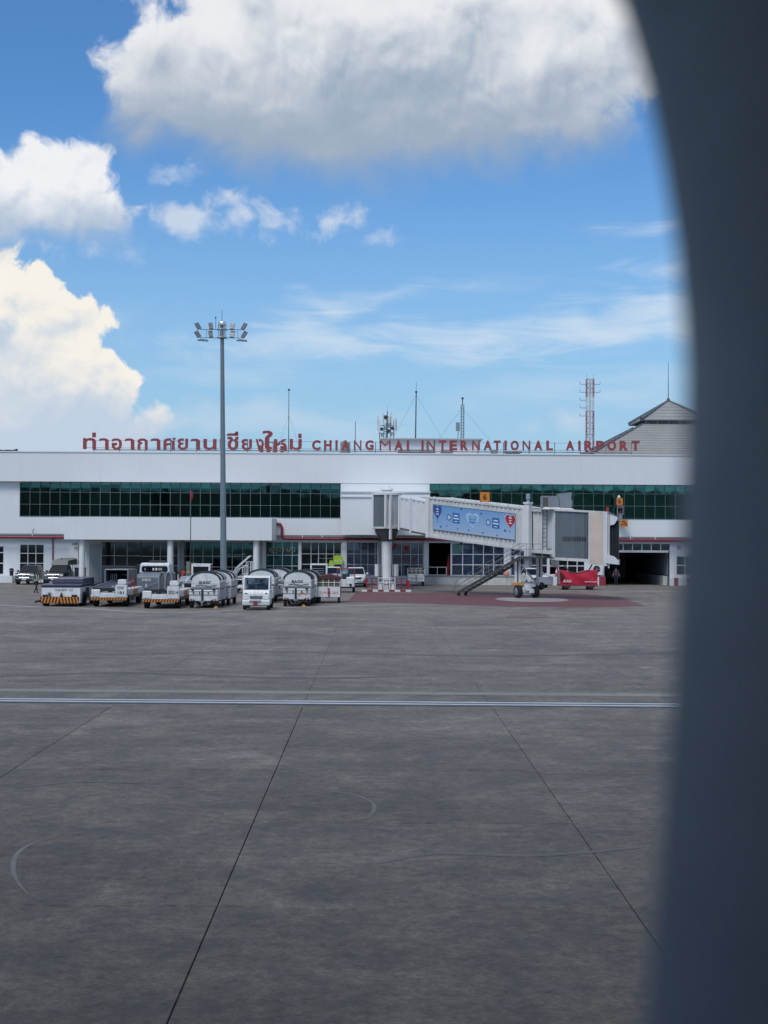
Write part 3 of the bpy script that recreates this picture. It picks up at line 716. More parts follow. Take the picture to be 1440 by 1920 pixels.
# ------------------------------------------------------------------ letters on the roof edge
def make_roof_sign():
    Y = FY + 0.4
    R = thing('rooftop_sign', 'red Thai and English airport name in standing letters along the roof edge', 'sign', (0, 0, 0))
    A = [("ท่", 154.2, 178.3, 811, 842.2), ("า", 184.7, 202, 821.7, 842.2), ("อ", 208, 227, 822, 843), ("า", 233, 250.3, 822, 842.5), ("ก", 256.2, 275.3, 822, 842.7),
         ("า", 281.7, 299.2, 822, 842.7), ("ศ", 305, 328, 820.8, 842.8), ("ย", 331.7, 351.3, 822, 843), ("า", 356.7, 373.7, 822.5, 843), ("น", 380, 404.7, 823, 843.2),
         ("เ", 410.8, 419, 823, 843.2), ("ชี", 423.8, 446, 809.2, 843.5), ("ย", 451.7, 471.2, 823, 843.6), ("ง", 478, 493.3, 823, 844), ("ใ", 491.3, 510, 807.5, 843),
         ("ห", 512.5, 536.3, 823.3, 844), ("ม่", 542, 564.7, 813, 843.5)]
    B = [("C", 583.8, 600), ("H", 606.7, 620.8), ("I", 627.8, 632.2), ("A", 639.2, 654.7), ("N", 662.5, 676.7), ("G", 683.7, 699.7), ("M", 710.8, 731.7), ("A", 738.3, 754.7), ("I", 761.7, 766.3),
         ("I", 789.2, 793.7), ("N", 800.3, 815), ("T", 822, 835.8), ("E", 842, 856.2), ("R", 862.5, 877.2), ("N", 884.5, 899.2), ("A", 905.8, 922), ("T", 925, 938), ("I", 945, 949.7), ("O", 956.7, 972.2),
         ("N", 979.2, 993.7), ("A", 1000.8, 1016.7), ("L", 1023.8, 1036.2), ("A", 1060.3, 1076.3), ("I", 1083.8, 1088), ("R", 1095, 1111.7), ("P", 1117.2, 1132.5), ("O", 1138.3, 1155), ("R", 1161.3, 1177.5), ("T", 1183.8, 1198.8)]
    for ch, a, b, t, bt in A:
        lettering(ch, SIGNRED, R, FX(a, Y), FX(b, Y), FZ(bt, a, Y), FZ(t, a, Y), Y, 0.022 if ch != "ห" else 0.014, 0.08, 'letter')
    for ch, a, b in B:
        o = 0.0035 * (a - 583)
        lettering(ch, SIGNRED, R, FX(a, Y), FX(b, Y), FZ(844.2 + (a - 583) * .0016, a, Y), FZ(825.2 + (a - 583) * .0022, a, Y), Y, 0.0 if ch in 'M' else 0.015 if ch in 'N' else 0.05, 0.08, 'letter')
    z = lambda py: FZ(py, 703, Y)
    zt = FZ(852, 703)
    for nm, py, r, x0, x1 in (('rail', 846.0, 0.055, 172, 1186), ('rail', 842.3, 0.022, 155, 1200), ('rail', 828.6, 0.018, 155, 1200)):
        MB().tube((FX(x0, Y), Y + 0.16, z(py)), (FX(x1, Y), Y + 0.16, z(py)), r, n=6).build(nm, GREYM, R)
    first = None
    for k in range(22):
        x = FX(173.5 + 48.15 * k, Y)
        if first is None: first = MB().box(-0.04, 0.04, -0.04, 0.04, zt - 0.1, z(828)).build('post', GREYM, R, smooth=False); c = first
        else: c = share(first, R, (0, 0, 0))
        c.location = (x, Y + 0.30, 0)
make_roof_sign()

# ------------------------------------------------------------------ things on the roof
def make_roof():
    zr = FZ(852, 703)
    # plant room behind the letters
    Y = 148.0
    x0, x1 = at(716, 840, Y).x, at(900, 840, Y).x; zt = at(800, 824.5, Y).z
    P = thing('roof_plant_room', 'low white plant room standing on the roof behind the middle of the letters', 'roof building', ((x0 + x1) / 2, Y, zr - 0.6))
    h = zt - (zr - 0.6); w = (x1 - x0) / 2
    MB().box(-w, w, 0, 6, 0, h).build('wall', WHITE, P, smooth=False)
    MB().box(-w - .25, w + .25, -0.5, 6.2, h, h + 0.12).build('roof', SOFFIT, P, smooth=False)
    for a, b in ((-w + 1.7, -w + 5.6), (-w + 6.2, -w + 7.4)):
        MB().box(a, b, -0.06, -0.003, 0.35 * h, 0.62 * h).build('louvre', mat('louvre_grey', (0.14, 0.15, 0.16), 0.6), P, smooth=False)
    zt += 0.12
    # cluster of phone antennas
    c = at(725, 823, 150)
    A = thing('antenna_cluster', 'cluster of white panel antennas and dishes on short poles above the plant room', 'antenna', (c.x, 150, zt))
    o = MB()
    for x, y, hh in ((-.75, 0, 2.1), (-.3, .5, 2.6), (.05, -.2, 3.0), (.4, .4, 2.5), (.75, 0, 2.0), (0, .8, 2.2)): o.tube((x, y, 0), (x, y, hh), 0.045, n=6)
    for z in (0.7, 1.5): o.tube((-.85, 0, z), (.85, 0, z), 0.035, n=5); o.tube((-.3, .6, z + .2), (.45, -.3, z + .2), 0.035, n=5)
    o.tube((.05, -.2, 3.0), (.05, -.2, 3.7), 0.015, n=4); o.build('pole_frame', DARKM, A)
    first = None
    for x, y, z, hh in ((-.95, -.1, 1.0, 1.5), (-.8, -.3, .75, 1.4), (-.35, .2, 1.5, 1.3), (.5, .1, 1.5, 1.4), (.85, -.2, .8, 1.5), (1.0, .1, 1.0, 1.3), (.2, .7, 1.3, 1.3)):
        if first is None: first = MB().box(-.09, .09, -.06, .06, 0, 1).build('panel_antenna', FRAME, A, smooth=False); q = first
        else: q = share(first, A, (0, 0, 0))
        q.location = (x, y, z); q.scale = (1, 1, hh)
    for x, z, r in ((-.1, 2.35, .24), (-.55, 1.1, .2), (.15, .9, .22), (.6, 1.2, .2)):
        MB().tube((x, -.35, z), (x, -.2, z), r, r * .8, 14).build('dish', DARKM, A)
    for x, z in ((-.2, 1.2), (.25, 1.5), (-.5, .5), (.5, .6), (0, .4)):
        MB().cbox((x, -.1, z), (.26, .2, .4)).build('radio_unit', GREYM, A, smooth=False)
    # whip mast with two stays
    c = at(780, 823, 150); top = at(780, 716, 150).z
    M = thing('mast', 'tall thin grey mast with two stay wires between the antenna cluster and the lattice mast', 'mast', (c.x, 150, zt))
    H = top - zt
    MB().path([(-.05, 0, 0), (.0, 0, H * .82)], [.07, .05], 8).build('pole', DARKM, M); MB().tube((0, 0, H * .82), (0, 0, H), .018, n=5).build('whip', DARKM, M)
    MB().tube((0, 0, H * .81), (0, 0, H * .84), .12, n=8).build('collar', DARKM, M)
    for x in (-2.5, 2.9): MB().tube((0, 0, H * .78), (x, .6, .02), .012, n=4).build('stay_wire', DARKM, M)
    # small lattice mast with equipment box
    c = at(867, 823, 150); H = at(867, 745, 150).z - zt
    M = thing('lattice_mast', 'slim grey lattice mast with stay wires and a box beside it', 'mast', (c.x, 150, zt))
    def lattice(w, z0, z1, n, m, parent, name='lattice', r=.028, rb=.014, mats=None):
        o = MB()
        cs = [(-w, -w), (w, -w), (w, w), (-w, w)]
        for a in cs: o.tube((*a, z0), (*a, z1), r, n=5)
        for k in range(n):
            za, zb_ = z0 + (z1 - z0) * k / n, z0 + (z1 - z0) * (k + 1) / n
            for i in range(4):
                a, b = cs[i], cs[(i + 1) % 4]
                o.tube((*a, za), (*b, zb_ if k % 2 == 0 else za), rb, n=4)
                o.tube((*a, zb_), (*b, zb_), rb, n=4)
                if k % 2: o.tube((*b, za), (*a, zb_), rb, n=4)
        return o.build(name, m, parent)
    lattice(.15, 0, H * .82, 12, DARKM, M)
    MB().tube((0, 0, H * .82), (0, 0, H * .97), .05, n=6).build('top_pole', DARKM, M); MB().tube((0, 0, H * .96), (0, 0, H), .16, .1, 10).build('obstruction_light', BLK, M)
    for x in (-2.6, 3.0): MB().tube((0, 0, H * .75), (x, .8, .02), .012, n=4).build('stay_wire', DARKM, M)
    b = at(858.5, 800, 150)
    K = thing('equipment_box', 'grey flat box on a bent pipe beside the slim lattice mast', 'box', (b.x, 150, zt))
    MB().box(-.21, .21, -.1, .1, at(858, 808, 150).z - zt, at(858, 792, 150).z - zt).build('box', GREYM, K, smooth=False)
    MB().path([(-.35, 0, .04), (0, 0, .1), (.03, 0, .4), (.03, 0, at(858, 808, 150).z - zt)], .035).build('pipe', DARKM, K)
    # masts further left
    for nm, px, top, bot, Yd, lab in (('mast', 541, 731, 852, 152, 'thin mast with a round head rising behind the last Thai letters'), ('mast', 666, 790, 852, 144, 'bare lightning rod rising behind the letters of the first English word')):
        c = at(px, bot, Yd); z0 = zr - .6; H = at(px, top, Yd).z - z0
        M = thing(nm, lab, 'mast', (c.x, Yd, z0)); MB().tube((0, 0, 0), (0, 0, H), .055 if px < 600 else .04, .03, 6).build('pole', DARKM, M)
        if px < 600:
            MB().lathe([(.02, -.12), (.12, -.05), (.13, .03), (.05, .12)], 10, c=(0, 0, H)).build('head', DARKM, M)
            for x in (-1.9, 1.9): MB().tube((0, 0, H * .68), (x, .5, .02), .01, n=4).build('stay_wire', DARKM, M)
    # striped obstacle box and grey tank
    Yd = 143.0
    b = at(511, 850, Yd); K = thing('striped_roof_box', 'red and white striped box on the roof behind the Thai letters', 'roof box', (b.x, Yd, zr - .6))
    w = (at(537, 850, Yd).x - at(485, 850, Yd).x) / 2; h = at(511, 836, Yd).z - zr + .6
    MB().box(-w, w, 0, 1.6, 0, h).build('box', WHITE2, K, smooth=False)
    for i in range(4):
        x = -w + w * 2 * (i + .12) / 4; MB().box(x, x + w * .27, -.02, -.002, .02, h - .02).build('stripe', REDP, K, smooth=False)
    MB().path([(-w, .2, h), (-w * .3, .2, h + .35), (w * .4, .2, h + .3), (w, .2, h)], .04).build('handle_rail', DARKM, K)
    b = at(646.5, 850, Yd); K = thing('roof_tank', 'upright grey tank with a conical top on the roof behind the letter A', 'tank', (b.x, Yd, zr - .6))
    h = at(646, 826, Yd).z - zr + .6; MB().lathe([(.48, 0), (.48, h * .55)], 16).build('tank', mat('tank_grey', (0.24, 0.24, 0.25), .6), K); MB().lathe([(.46, h * .55), (.46, h * .9), (.15, h)], 16).build('tank_top', mat('tank_grey', (0.24, 0.24, 0.25), .6), K)
    # black roof-edge floodlights
    b = at(961, 850, 139); K = thing('roof_floodlight', 'wide black floodlight tray on the roof edge under the letters', 'floodlight', (b.x, 139, zr - .6))
    h = at(961, 852, 139).z - zr + .6
    MB().prism([(-.95, h + .30), (.95, h + .30), (.8, h + .12), (.2, h - .12), (-.2, h - .12), (-.7, h + .1)], 'y', -.3, .3).build('lamp_housing', BLK, K, smooth=False)
    MB().tube((0, 0, 0), (0, 0, h - .12), .07, n=8).build('post', BLK, K)
    for x in (-.6, .6): MB().box(x - .3, x + .3, -.34, -.302, h + .1, h + .25).build('lens', CARGL, K, smooth=False)
    b = at(926, 850, 140); K = thing('roof_vent_unit', 'small grey fan unit on legs beside the black roof floodlight', 'vent', (b.x, 140, zr - .6))
    hh = at(926, 844, 140).z - zr + .6; MB().box(-.3, .35, -.2, .2, hh - .5, hh).build('unit', GREYM, K, smooth=False)
    for x in (-.25, .3): MB().tube((x, 0, 0), (x, 0, hh - .5), .03, n=5).build('leg', GREYM, K)
    b = at(18, 848, 139); K = thing('roof_floodlight', 'black twin floodlight on a bracket at the far left of the roof edge', 'floodlight', (b.x, 139, zr - .6))
    z0 = at(18, 850, 139).z - zr + .6
    MB().path([(-1.2, 0, z0 + .12), (0, 0, z0 + .15), (.1, 0, z0 - .1), (.1, 0, 0)], .05).build('bracket', BLK, K)
    for x, a in ((-.8, .1), (-.1, 0), (.5, -.35)):
        q = MB().box(-.32, .32, -.2, .2, -.1, .12).build('lamp_housing', BLK, K, smooth=False); q.location = (x, -.1, z0 + .22); q.rotation_euler = (0, a, 0)
    # red and white lattice tower behind
    Yd = 170.0; b = at(1106, 850, Yd); H = at(1106, 711, Yd).z
    K = thing('lattice_tower', 'red and white steel lattice tower with side arms behind the roof', 'tower', (b.x, Yd, 0))
    zc = [0, at(1106, 815, Yd).z, at(1106, 771, Yd).z, at(1106, 745, Yd).z, H]
    for k, m in enumerate((REDP, REDP, FRAME, REDP)):
        if k == 0: lattice(.42, 0, zc[1], 8, REDP, K, r=.045, rb=.02)
        else: lattice(.42, zc[k], zc[k + 1], (0, 4, 3, 4)[k], (REDP, FRAME, FRAME, REDP)[k] if k != 1 else REDP, K, r=.045, rb=.02)
    MB().box(-.12, .12, -.12, .12, .1, H - .1).build('cable_ladder', FRAME, K, smooth=False)
    for py, both in ((720.5, 1), (735.5, 1), (750.5, 0), (765, 0), (780, 0)):
        z = at(1106, py, Yd).z
        for s in ((-1, 1) if both else (-1,)): MB().path([(s * .42, 0, z), (s * 1.2, 0, z), (s * 1.22, 0, z + .32)], .03, 5).build('side_arm', DARKM, K)
    for x in (-.38, .38): MB().tube((x, 0, H), (x, 0, H + .6), .02, n=4).build('lightning_rod', DARKM, K)

def make_pavilion():
    Y = 172.0
    ax = at(1253, 752, Y)
    K = thing('tiered_roof_hall', 'hall with a grey two tier pyramid roof rising behind the right end of the terminal', 'building', (ax.x, Y, 0))
    rf = mat('grey_roof_tile', (0.30, 0.30, 0.29), 0.6, var=0.08, vscale=.6); hip = mat('slate_hip_cap', (0.10, 0.12, 0.14), .6)
    def tier(zt, zb, rt, rb, n, nm):
        o = MB()
        for k in range(n):       # overlapping courses, each tilted a little over the next
            a, b = k / n, (k + 1) / n
            ra, rb_ = rt + (rb - rt) * a, rt + (rb - rt) * b; za, zb_ = zt + (zb - zt) * a, zt + (zb - zt) * b
            ring = lambda r, z: [(-r, -r, z), (r, -r, z), (r, r, z), (-r, r, z)]
            o.loft([ring(ra, za), ring(rb_ + .06, zb_ + .05), ring(rb_ + .06, zb_ - .06)], cap=False)
        o.build(nm, rf, K, smooth=False)
        for sx, sy in ((-1, -1), (1, -1), (1, 1), (-1, 1)):
            MB().path([(sx * (rt + .02), sy * (rt + .02), zt + .05), (sx * (rb + .1), sy * (rb + .1), zb + .08)], [.10, .28], 6).build('hip_cap', hip, K)
    z = lambda py: at(1253, py, Y - 6).z
    zapex, ze, zw, zl = at(1253, 752, Y).z, z(784), z(791), z(858)
    tier(zapex, ze, .05, 3.95, 6, 'upper_roof')
    MB().box(-3.4, 3.4, -3.4, 3.4, zw - .1, ze - .08).build('clerestory', mat('clerestory_grey', (0.16, 0.18, 0.20), .3), K, smooth=False)
    MB().box(-4.1, 4.1, -4.1, 4.1, ze - .14, ze - .085).build('eaves', hip, K, smooth=False)
    for i in range(6): MB().box(-3.4 + i * 1.35, -3.3 + i * 1.35, -3.46, -3.402, zw - .1, ze - .15).build('window_post', FRAME, K, smooth=False)
    tier(zw, zl - 1.2, 3.6, 13.4, 16, 'lower_roof')
    MB().box(-11.5, 11.5, -11.5, 11.5, 0, zl - 1.4).build('wall', WHITE, K, smooth=False)
    MB().lathe([(.3, -.1), (.18, .25), (.06, .4)], 10, c=(0, 0, zapex)).build('finial', DARKM, K)
    MB().tube((0, 0, zapex + .3), (0, 0, at(1253, 678, Y).z), .05, .02, 6).build('spire_rod', DARKM, K)

make_roof(); make_pavilion()

# hills beyond the other side of the field, seen only in the window glass
def make_hills():
    o = MB(); n = 90; R = 3200
    prof = []
    for i in range(n + 1):
        t = radians(100 + 160 * i / n); h = 131 + 7 * sin(i * .37) + 5 * sin(i * .93 + 1) + 2 * sin(i * 2.3)
        prof.append((R * sin(t), R * cos(t), h))
    for (a, b) in zip(prof[:-1], prof[1:]):
        o.quad((a[0], a[1], -1), (b[0], b[1], -1), (b[0] * 1.1, b[1] * 1.1, b[2]), (a[0] * 1.1, a[1] * 1.1, a[2]))
        o.quad((a[0] * 1.1, a[1] * 1.1, a[2]), (b[0] * 1.1, b[1] * 1.1, b[2]), (b[0] * 1.4, b[1] * 1.4, -1), (a[0] * 1.4, a[1] * 1.4, -1))
    tag(o.build('hills', mat('forest_hills', (0.035, 0.055, 0.04), .9, var=.3, vscale=.01)), kind='structure')
make_hills()

# ------------------------------------------------------------------ high mast light and flag pole
def make_high_mast():
    Y = 112.0
    b = at(420, 1040, Y); t = at(416.5, 634, Y); zt = t.z
    K = thing('high_mast_light', 'very tall blue grey lamp post with two rings of floodlights behind the carts', 'lamp post', (b.x, Y, 0))
    n = 14
    MB().path([((t.x - b.x) * k / n, 0, zt * k / n) for k in range(n + 1)], [.27 - .12 * k / n for k in range(n + 1)], 16).build('pole', POLEG, K)
    MB().lathe([(.5, 0), (.5, .04), (.32, .05), (.29, .5)], 16).build('base_flange', POLEG, K)
    dx = t.x - b.x
    k = 1 / FPX * Y
    MB().lathe([(.28, .0), (.28, .06), (.2, .1), (.2, 1.0)], 12, c=(dx, 0, zt)).build('head_frame', GREYM, K)
    for i in range(6):
        a = i * pi / 3; MB().tube((dx + .3 * cos(a), .3 * sin(a), zt), (dx + .3 * cos(a), .3 * sin(a), zt + 1.05), .035, n=5).build('guide_bar', CHROME, K)
    MB().lathe([(.34, 1.0), (.36, 1.12), (.26, 1.3), (.05, 1.36)], 16, c=(dx, 0, zt)).build('dome_cap', CHROME, K)
    MB().tube((dx - .02, 0, zt + 1.3), (dx - .02, 0, zt + 2.2), .02, n=5).build('lightning_rod', DARKM, K)
    MB().tube((dx - .52, 0, zt + .7), (dx - .52, 0, zt + 1.6), .018, n=5).build('sensor_rod', DARKM, K); MB().tube((dx - .52, 0, zt + 1.55), (dx - .52, 0, zt + 1.7), .05, n=6).build('sensor_head', BLK, K)
    for z in (0.02, .68):
        o = MB()
        for s in (-1, 1): o.tube((dx + s * .25, 0, zt + z), (dx + s * 1.75, 0, zt + z), .03, n=6)
        o.tube((dx, -.25, zt + z), (dx, -1.3, zt + z), .03, n=6); o.tube((dx, .25, zt + z), (dx, 1.3, zt + z), .03, n=6)
        N = 20; o.path([(dx + .42 * cos(2 * pi * i / N), .42 * sin(2 * pi * i / N), zt + z) for i in range(N + 1)], .03, 5)
        o.build('lamp_ring', GREYM, K)
    for s in (-1, 1): MB().tube((dx + s * 1.25, 0, zt), (dx + s * 1.25, 0, zt + .68), .02, n=5).build('strut', GREYM, K)
    lens = mat('lamp_lens', (0.16, 0.17, 0.18), .3)
    for row, z in enumerate((.05, .70)):
        for x, tilt, yaw in ((-1.78, .55, .9), (-.86, .18, .25), (.78, -.12, -.25), (1.62, -.5, -.9)):
            q = MB().box(-.17, .17, -.05, .05, 0, .56).build('floodlight', VGREY, K, smooth=False)
            q.location = (dx + x, -.12, zt + z); q.rotation_euler = (radians(-20), -tilt * .75 if row else -tilt * .9 * (-1 if False else 1), yaw * .6)
            for i in range(3):
                MB().box(-.145, .145, -.065, -.052, .03 + i * .18, .18 + i * .18).build('lens', lens, q, smooth=False)
    for s in (-1, 1):
        q = MB().prism([(-.42, 0), (.42, -.06), (.42, .04), (-.2, .1)], 'y', -.2, .2).build('floodlight', VGREY, K, smooth=False); q.location = (dx + s * 1.55, 0, zt - .2)
    # thin pole with furled red flag
    Y = 120.0; b = at(357, 1056, Y)
    K = thing('flag_pole', 'thin grey pole carrying a furled red flag in front of the canopy', 'flag pole', (b.x, Y, 0))
    H = at(357, 920, Y).z
    MB().tube((0, 0, 0), (0, 0, H), .045, .03, 8).build('pole', DARKM, K)
    o = MB().path([(.03, 0, H - .02), (.08, .01, H - .3), (.05, -.02, H - .6), (.04, 0, H - .85)], [.05, .10, .12, .03], 8); o.build('flag', RED, K)
make_high_mast()

# ------------------------------------------------------------------ air bridge
BW = mat('bridge_white', (0.62, 0.63, 0.62), 0.5, var=.12, vscale=1.2, streak=.55)
BWC = mat('bridge_white_clean', (0.70, 0.72, 0.73), 0.45, var=.06, streak=.15)
BGREY = mat('bridge_curtain_grey', (0.13, 0.16, 0.18), 0.5)
BDARK = mat('bridge_underside', (0.10, 0.095, 0.09), .7, var=.2)
TREAD = mat('walkway_steel', (0.06, 0.065, 0.065), .6)
BEIGE = mat('beige_cladding', (0.62, 0.53, 0.44), .55, var=.12, vscale=.8, streak=.1)
def make_bridge():
    A = Vector((1.0, 118.3, 0)); RZ = atan2(-0.714, 0.70)
    K = thing('air_bridge', 'white passenger boarding bridge at stand 6 with a blue heart banner', 'boarding bridge', A, RZ)
    Ml = Matrix.Rotation(-RZ, 4, 'Z') @ Matrix.Translation(-A)       # world to local
    def wl(x, y, z=0): return Ml @ Vector((x, y, z))
    HW = 1.35
    def sp(px, t=HW):
        q = (px - 703) / FPX; nx, ny = A.x - .714 * t, A.y - .70 * t
        return (ny * q - nx) / (0.70 + 0.714 * q)
    # foundation column and rotunda
    MB().lathe([(.75, 0), (.75, .12), (.52, .2), (.42, .5), (.42, 4.35)], 20).build('column', BWC, K)
    MB().lathe([(.5, 4.2), (.95, 4.9), (1.0, 5.3)], 20).build('column_head', BDARK, K)
    R0 = 1.12
    def arcwall(a0, a1, n, r, z0, z1, m, nm, rib=0.0):
        o = MB(); pr = []
        for i in range(n + 1):
            a = radians(a0 + (a1 - a0) * i / n); rr = r + (rib if i % 2 else 0)
            pr.append((A.x + rr * cos(a), A.y + rr * sin(a)))
        for p, q in zip(pr[:-1], pr[1:]): o.quad((*p, z0), (*q, z0), (*q, z1), (*p, z1))
        o.xf(Ml); return o.build(nm, m, K, smooth=False)
    zb, zt = 5.3, 8.15
    MB().lathe([(R0 - .1, zb + .02), (R0 - .1, zt)], 24).build('rotunda_drum', BWC, K)
    arcwall(198, 262, 26, R0 + .03, zb + .12, zt - .12, BGREY, 'rotunda_curtain', .03)
    MB().lathe([(R0 + .12, zb - .06), (R0 + .12, zb + .1)], 24).build('rotunda_floor', BW, K)
    MB().lathe([(R0 + .14, zt - .1), (R0 + .14, zt + .08), (.2, zt + .25)], 24).build('rotunda_roof', BWC, K)
    MB().lathe([(.45, zt + .1), (.45, zt + .32), (.56, zt + .33), (.56, zt + .38), (.42, zt + .55), (.2, zt + .62), (.08, zt + .72)], 16).build('rotunda_cupola', BWC, K)
    for a in (196, 265, 285):
        x, y = A.x + (R0 + .06) * cos(radians(a)), A.y + (R0 + .06) * sin(radians(a))
        p = wl(x, y); MB().box(p.x - .09, p.x + .09, p.y - .09, p.y + .09, zb - (.95 if a == 285 else 0), zt).build('rotunda_post', BWC, K, smooth=False)
    # brackets, hoses and cabinets round the column
    for dx in (-.75, .75):
        p = wl(A.x + dx, A.y - .2); MB().cbox((p.x, p.y, 1.75), (.34, .34, 1.0)).build('cabinet', BWC, K, smooth=False)
    o = MB()
    for k in range(3):
        r = .46 + .06 * k; o.path([wl(A.x + r * cos(radians(t)), A.y - .42, 1.35 + r * 1.0 * sin(radians(t)) - .1 * k) for t in range(180, 361, 20)], .025, 5)
    for dx, z1 in ((-.5, 5.2), (-.62, 5.3), (.45, 5.0), (.6, 5.2)): o.path([wl(A.x + dx * .95, A.y - .42, 1.2), wl(A.x + dx, A.y - .44, 3.2), wl(A.x + dx * 1.25, A.y - .5, z1)], .03, 5)
    o.build('cable_loom', BLK, K)
    for a in range(4):
        x, y = .62 * cos(a * pi / 2 + .3), .62 * sin(a * pi / 2 + .3); MB().prism([(0, 0), (.35, 0), (.05, 1.0), (0, 1.0)], 'y', -.06, .06).xf(Matrix.Rotation(a * pi / 2 + .3, 4, 'Z') @ Matrix.Translation((.4, 0, 0.12))).build('base_gusset', BWC, K, smooth=False)
    # tunnels
    def corrugated(s0, s1, zf, h, hw, period, amp, m, nm, slope, side):
        o = MB(); n = max(2, int(round((s1 - s0) / period))); d = (s1 - s0) / n; pr = []
        for i in range(n):
            a = s0 + i * d; pr += [(a, amp), (a + d * .40, amp), (a + d * .5, 0), (a + d * .9, 0)]
        pr.append((s1, amp))
        f = lambda s: zf + slope * (s - s0)
        for (a, p), (b, q) in zip(pr[:-1], pr[1:]):
            ya, yb = side * (hw + p), side * (hw + q)
            o.quad((a, ya, f(a)), (b, yb, f(b)), (b, yb, f(b) + h), (a, ya, f(a) + h))
        return o.build(nm, m, K, smooth=False)
    def slab(s0, s1, za, zb_, hw, th, m, nm):
        o = MB(); o.loft([[(s0, -hw, za), (s0, hw, za), (s0, hw, za + th), (s0, -hw, za + th)], [(s1, -hw, zb_), (s1, hw, zb_), (s1, hw, zb_ + th), (s1, -hw, zb_ + th)]])
        return o.build(nm, m, K, smooth=False)
    SL = -.0986
    s1, s2, s3 = sp(745), sp(768), sp(804)
    zi = 5.33
    for (a, b, hw, z0, hh) in ((s1, s2, 1.05, zi, 2.42), (s2 + .0, s3 + .4, 1.14, zi + (-.15) * (s2 - s1) - .05, 2.52)):
        for sd in (-1, 1): corrugated(a, b, z0, hh, hw, .55, .07, BWC, 'inner_side_panel', -.15, sd)
        slab(a, b, z0 - .14, z0 - .14 - .15 * (b - a), hw + .08, .14, BDARK, 'inner_floor'); slab(a, b, z0 + hh, z0 + hh - .15 * (b - a), hw + .08, .12, BWC, 'inner_roof')
        for sd in (-1, 1):
            MB().box(a - .06, a + .1, sd * (hw + .1) - .06, sd * (hw + .1) + .06, z0 - .2, z0 + hh + .15).build('portal_post', BWC, K, smooth=False)
    sa, sb = s3, sp(985); zf = lambda s: 4.72 + SL * (s - s3)
    HT = 2.92
    for sd in (-1, 1): corrugated(sa, sb, zf(sa), HT, HW, .43, .06, BW, 'side_panel', SL, sd)
    slab(sa - .02, sb + .02, zf(sa) - .18, zf(sb) - .18, HW + .1, .18, BW, 'tunnel_floor'); slab(sa - .02, sb + .02, zf(sa) + HT, zf(sb) + HT, HW + .10, .14, BW, 'tunnel_roof')
    for s in (sa, sb):
        for sd in (-1, 1): MB().box(s - .16, s + .16, sd * (HW + .12) - .08, sd * (HW + .12) + .08, zf(s) - .2, zf(s) + HT + .16).build('portal_post', BWC, K, smooth=False)
    # roof rail stanchions
    for i in range(9):
        s = sa + .6 + i * 1.1; MB().tube((s, -HW, zf(s) + HT + .14), (s, -HW, zf(s) + HT + .24), .05, n=6).build('roof_lug', BW, K)
    # banner
    b0, b1 = sp(812, HW + .12), sp(966, HW + .12); yb = -(HW + .12)
    tp = lambda u: zf(b0 + (b1 - b0) * u) + HT - .42 + .02 * u
    BH = 1.98
    ba = mat('sky_blue_banner', (0.16, 0.34, 0.62), .45, var=.03)
    bm_ = bpy.data.materials.new('blue_gradient_print'); bm_.use_nodes = True; N = NT(bm_.node_tree); pb = bm_.node_tree.nodes['Principled BSDF']
    pos = N.new('ShaderNodeNewGeometry').outputs['Position']; sx = N.new('ShaderNodeSeparateXYZ'); N.put(sx.inputs[0], pos)
    N.put(pb.inputs['Base Color'], N.mix(N.ss(sx.outputs[2], 4.6, 6.9, 0, 1, 'LINEAR'), (0.36, 0.50, 0.68, 1), (0.14, 0.33, 0.62, 1))); pb.inputs['Roughness'].default_value = .4
    def Bn(u, v, e=0.0): return (b0 + (b1 - b0) * u, yb - e, tp(u) - v * BH)
    o = MB().loft([[Bn(0, 0), Bn(0, 1), Bn(0, 1, -.05), Bn(0, 0, -.05)], [Bn(1, 0), Bn(1, 1), Bn(1, 1, -.05), Bn(1, 0, -.05)]])
    BN = o.build('banner', bm_, K, smooth=False)
    def flat(pts, m, nm, e=.006, cu=.5, cv=.5):
        return MB().quad(*[Bn(u, v, e) for u, v in pts]).build(nm, m, BN, smooth=False)
    fr = [Bn(0, 0, .0), Bn(1, 0, 0), Bn(1, 1, 0), Bn(0, 1, 0), Bn(0, 0, 0)]
    MB().path(fr, .03, 5).build('banner_frame', GREYM, K)
    NAVY = mat('navy_print', (0.03, 0.07, 0.28), .5, var=0); BLUE = mat('blue_print', (0.02, 0.14, 0.42), .5, var=0); WHP = mat('white_print', (0.72, 0.78, 0.82), .5, var=0); PALE = mat('pale_blue_print', (0.45, 0.62, 0.78), .5, var=0)
    AR = (b1 - b0) / BH
    def heart(cu, cv, w, h, n=28):
        pts = []
        for i in range(n):
            t = 2 * pi * i / n; x = 16 * sin(t) ** 3; y = 13 * cos(t) - 5 * cos(2 * t) - 2 * cos(3 * t) - cos(4 * t)
            pts.append((cu + x / 34 * w, cv - (y + 2) / 29 * h))
        return pts
    def disc(cu, cv, r, n=18): return [(cu + r / AR * cos(2 * pi * i / n), cv + r * sin(2 * pi * i / n)) for i in range(n)]
    flat(heart(.057, .30, .115, .60), NAVY, 'heart_balloon'); flat(heart(.945, .33, .14, .60), PALE, 'heart_outline', .004); flat(heart(.945, .33, .125, .54), REDINK, 'heart_balloon')
    flat(heart(.495, .46, .165, .60), PALE, 'heart_outline', .004); flat(heart(.495, .46, .13, .48), mat('light_blue_print', (0.22, 0.42, 0.64), .5, var=0), 'heart')
    for du in (-.022, .022): flat(disc(.495 + du, .42, .035), BLUE, 'dot', .010)
    flat([(.455, .52), (.535, .52), (.535, .56), (.455, .56)], BLUE, 'print_line', .010)
